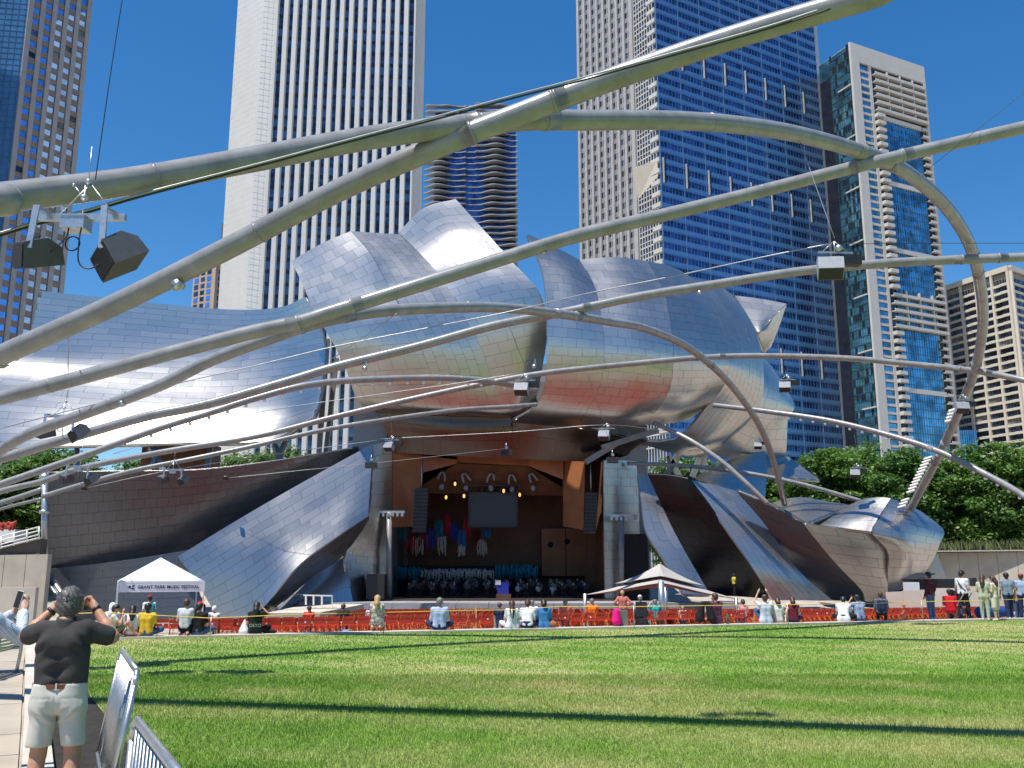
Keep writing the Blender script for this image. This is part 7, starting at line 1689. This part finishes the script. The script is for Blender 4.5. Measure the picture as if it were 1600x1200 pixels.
m_hair = mat('greying_hair', (.014, .013, .012), .45, 0, 0, 60, .5, 140, col2=(.15, .145, .14), detail=8)
sdf_obj('hair', Hr, .0085, m_hair, mn, .02, noise=lambda X, Y, Z: .0028 * np.sin(Z * 120 + 6 * np.sin(X * 18)) + wrinkles(.002, 90, 2)(X, Y, Z))
# locks of wavy hair over the scalp
hr = np.random.default_rng(4); HV, HF, HM = [], [], []
m_lock = [mat('hair_lock_dark', (.016, .015, .014), .4, 0, .2, 40), mat('hair_lock_grey', (.16, .155, .15), .45, 0, .2, 40), mat('hair_lock_silver', (.34, .33, .32), .45, 0, .15, 40)]
for k in range(1500):
    th = hr.uniform(0, 6.283); el_ = hr.uniform(-.55, 1.45); d0 = v(math.cos(th) * math.cos(el_), math.sin(th) * math.cos(el_), math.sin(el_))
    if d0[1] > .45 and d0[2] < .55: continue
    rad = v(.094, .108, .104); c0 = hed + v(0, -.018, .038); mi = hr.choice([0, 0, 0, 1, 1, 2]); wv = hr.uniform(0, 6.28); ln = hr.uniform(.45, .8); L5 = []
    for i in range(5):
        e2 = el_ - ln * i / 4; t2 = th + (.16 * math.sin(wv + i * 1.7) + (.22 if d0[0] > 0 else -.22) * i / 4) ; d1 = v(math.cos(t2) * math.cos(e2), math.sin(t2) * math.cos(e2), math.sin(e2))
        L5.append(c0 + d1 * rad * (1.0 + .035 * math.sin(math.pi * (i + .3) / 4.6)))
    if min(q[2] for q in L5) < hed[2] - .075: continue
    w5 = np.cross(L5[4] - L5[0], d0); w5 = w5 / np.linalg.norm(w5); n0 = len(HV)
    for i, q in enumerate(L5): wd = .0042 * (1 - .2 * i); HV += [q - w5 * wd, q + w5 * wd]
    HF += [(n0 + 2 * i, n0 + 2 * i + 1, n0 + 2 * i + 3, n0 + 2 * i + 2) for i in range(4)]; HM += [mi] * 4
ho = link(bpy.data.objects.new('hair_locks', mesh_np('hair_locks', np.array(HV), HF, m_lock, HM, True)), mn); ho['kind'] = 'stuff'
for s in (-1, 1):
    q = lerp(elb[s], wri[s], .90); dd = (wri[s] - elb[s]) / np.linalg.norm(wri[s] - elb[s]); MB().tube([q - dd * .012, q + dd * .012], .041, 16).build('wristband', M_black, mn, True)
sdf_obj('shoes', [q for s in (-1, 1) for q in ((ank[s] + v(0, -.05, -.045), ank[s] + v(s * .02, .18, -.055), .048, .042), (ank[s] + v(0, -.03, -.01), ank[s] + v(0, .05, -.02), .05, .046))], .014, M_shoed, mn, .02)
Mm = Matrix.LocRotScale(mn.location, mn.rotation_euler, mn.scale); cq = Mm @ Vector((.03, .275, 1.60))
cm = thing('camera', 'dark compact camera held to the face by the man in the charcoal polo', 'camera', tuple(cq), math.radians(12), local=True); MB().box((0, 0, 0), (.13, .05, .08)).build('camera_body', M_black, cm, True); MB().tube([(0, .02, 0), (0, .08, 0)], .032, 14).build('camera_lens', M_black, cm, True)

# ---- second man at the left edge: sleeve, hands and phone in view
mx, my = -4.63, 8.2
m2 = thing('person', 'man in a pale checked shirt raising a phone, cut off by the left edge', 'person', (mx, my, -.02), math.radians(-20), local=True)
sho2 = {-1: v(-.20, 0, 1.42), 1: v(.20, 0, 1.42)}; elb2 = {-1: v(-.25, .22, 1.24), 1: v(.29, .22, 1.27)}; wri2 = {-1: v(-.04, .42, 1.47), 1: v(.10, .40, 1.48)}
hd2 = v(.0, .04, 1.66)
B = [(v(0, 0, .96), v(0, 0, 1.32), .14, .14), (sho2[-1], sho2[1], .065, .065), (v(0, 0, 1.3), v(0, -.01, 1.5), .11, .06), (v(0, -.01, 1.48), hd2, .062, .06), (hd2 + v(0, -.02, .03), hd2 + v(0, .02, .03), .096, .094), (hd2 + v(0, .03, -.06), hd2 + v(0, .05, -.03), .066, .078), (hd2 + v(0, .1, -.02), hd2 + v(0, .122, -.035), .014, .018)]
for s in (-1, 1):
    B += [(hd2 + v(s * .094, 0, -.02), hd2 + v(s * .103, -.012, .02), .014, .02), (sho2[s], elb2[s], .055, .045), (elb2[s], wri2[s], .046, .030)] + hand_prims(wri2[s], v(-s * .15, .35, .9), v(s * .8, -.5, .0), v(0, -.2, .8) + v(-s * .4, 0, 0))
    B += [(v(.1 * s, 0, .93), v(.12 * s, .01, .5), .095, .062), (v(.12 * s, .01, .5), v(.13 * s, -.02, .09), .062, .042), (v(.13 * s, -.02, .09), v(.15 * s, .15, .04), .045, .035)]
sdf_obj('body', B, .010, M_skin2, m2, .016)
m_chk, t_, b = principled('checked_shirt'); N, L = t_.nodes, t_.links; tc = N.new('ShaderNodeTexCoord'); br = N.new('ShaderNodeTexBrick'); br.inputs['Scale'].default_value = 18; br.inputs['Mortar Size'].default_value = .03; br.offset = 0
br.inputs['Color1'].default_value = (.66, .69, .76, 1); br.inputs['Color2'].default_value = (.62, .66, .75, 1); br.inputs['Mortar'].default_value = (.16, .24, .42, 1)
mp = N.new('ShaderNodeMapping'); mp.inputs['Rotation'].default_value = (math.radians(70), math.radians(20), .3); L.new(tc.outputs['Object'], mp.inputs['Vector']); L.new(mp.outputs[0], br.inputs['Vector']); L.new(br.outputs['Color'], b.inputs['Base Color']); b.inputs['Roughness'].default_value = .85
T = [(v(-.07, 0, .86), v(-.09, 0, 1.3), .15, .15), (v(.07, 0, .86), v(.09, 0, 1.3), .15, .15), (sho2[-1], sho2[1], .085, .085), (v(0, 0, 1.3), v(0, 0, 1.46), .13, .085)]
for s in (-1, 1): T += [(sho2[s], elb2[s], .078, .062), (elb2[s], lerp(elb2[s], wri2[s], .93), .060, .042)]
sdf_obj('shirt', T, h, m_chk, m2, .03, [(v(0, 0, .80), v(0, 0, -1))], wrinkles(.0035, 24, 4))
Q = [(v(-.07, 0, .97), v(-.1, 0, .9), .135, .125), (v(.07, 0, .97), v(.1, 0, .9), .135, .125)]
for s in (-1, 1): Q += [(v(.1 * s, 0, .9), v(.125 * s, .01, .5), .115, .085), (v(.125 * s, .01, .5), v(.135 * s, -.02, .12), .083, .07)]
sdf_obj('trousers', Q, .016, mat('brown_trousers', (.055, .04, .03), .85, 0, .15, 6), m2, .025, (), wrinkles(.003, 24, 6))
sdf_obj('hair', [(hd2 + v(0, -.03, .055), hd2 + v(0, .02, .065), .098, .092), (hd2 + v(0, -.05, .0), hd2 + v(0, -.04, .03), .084, .09)], .012, HAIR['black'], m2, .02)
Mm = Matrix.LocRotScale(m2.location, m2.rotation_euler, m2.scale)
ph = thing('phone', 'white edged phone with a black screen held up by the man at the left edge', 'phone', tuple(Mm @ Vector((.03, .40, 1.585))), math.radians(-30), local=True); ph.rotation_euler = (math.radians(-8), math.radians(8), math.radians(-24))
MB().box((0, 0, 0), (.078, .010, .155)).build('case', M_white, ph, True); MB().box((0, -.0065, 0), (.070, .003, .146)).build('screen', M_black, ph, True)
sg = MB(); sg.tube([(-.1, 0, 0), (.1, 0, 0)], .008, 6)

# ---- crowd control barriers
def barrier(label, a, c, hgt):
    a, c = np.array([*a, 0.0]), np.array([*c, 0.0]); L_ = np.linalg.norm(c - a); rz = math.atan2((c - a)[1], (c - a)[0])
    t = thing('crowd_barrier', label, 'barrier', tuple(a), rz, 'galvanised crowd barriers', local=True); r = .021; zb = .17
    pts = [(0, 0, zb)] + [(0, 0, hgt - .10), (.03, 0, hgt - .03), (.10, 0, hgt)] + [(L_ - .10, 0, hgt), (L_ - .03, 0, hgt - .03), (L_, 0, hgt - .10), (L_, 0, zb), (0, 0, zb)]
    mb = MB()
    for p, q in zip(pts[:-1], pts[1:]): mb.tube([p, q], r, 12); mb.ball(q, r, 10, 6)
    mb.build('frame', M_galv, t, True)
    n = int(L_ / .115)
    for k in range(1, n):
        x = L_ * k / n; MB().tube([(x, 0, zb), (x, 0, hgt - .01)], .0085, 8).build('bar', M_galv, t, True)
    for x in (.35, L_ - .35):
        f = MB(); f.bar((x, -.32, .02), (x, .32, .02), .05, .012); f.bar((x, 0, .02), (x, 0, zb), .04, .04); f.build('foot', M_galv, t, True)
    hk = MB(); hk.tube([(-.03, 0, .75), (-.06, 0, .78), (-.06, 0, .70)], .01, 6); hk.tube([(-.03, 0, .40), (-.06, 0, .43), (-.06, 0, .35)], .01, 6); hk.build('hook', M_galv, t, True)
    return t
b0 = P(195, 1016, 9.6); b1 = P(213, 1044, 7.9)
barrier('galvanised barrier standing nearly end-on between the man and the lawn', (-3.84, 9.0), (-2.92, 7.07), 1.10).rotation_euler.x = math.radians(-8)
barrier('nearer galvanised barrier cut off by the bottom edge of the view', (-1.93, 4.86), (-0.94, 2.97), 1.10).rotation_euler.x = math.radians(-2)
# ---- ornamental metal bench end beside the path
bn = thing('bench', 'metal park bench with a perforated curved side standing on the path behind the man', 'bench', (-9.0, 15.9, 0), math.radians(100), local=True)
mb = MB(); arc = [(-.30, 0, .0), (-.34, 0, .45), (-.28, 0, .8), (-.10, 0, .98), (.05, 0, .95)]; 
for x in (0, 1.4):
    m_ = MB(); m_.tube([(x, q[0], q[2]) for q in catmull(arc, 5)], .03, 8); m_.tube([(x, .28, 0), (x, .26, .42), (x, -.30, .45)], .03, 8); m_.build('side_frame', M_galv, bn, True)
for k in range(9): y, z = [( -.31 + .012 * k * k * .6, .50 + .055 * k)][0]; MB().box((.7, y, z), (1.4, .02, .035)).build('slat', M_galv, bn, True)
for k in range(6): MB().box((.7, -.22 + .09 * k, .44), (1.4, .06, .025)).build('slat', M_galv, bn, True)
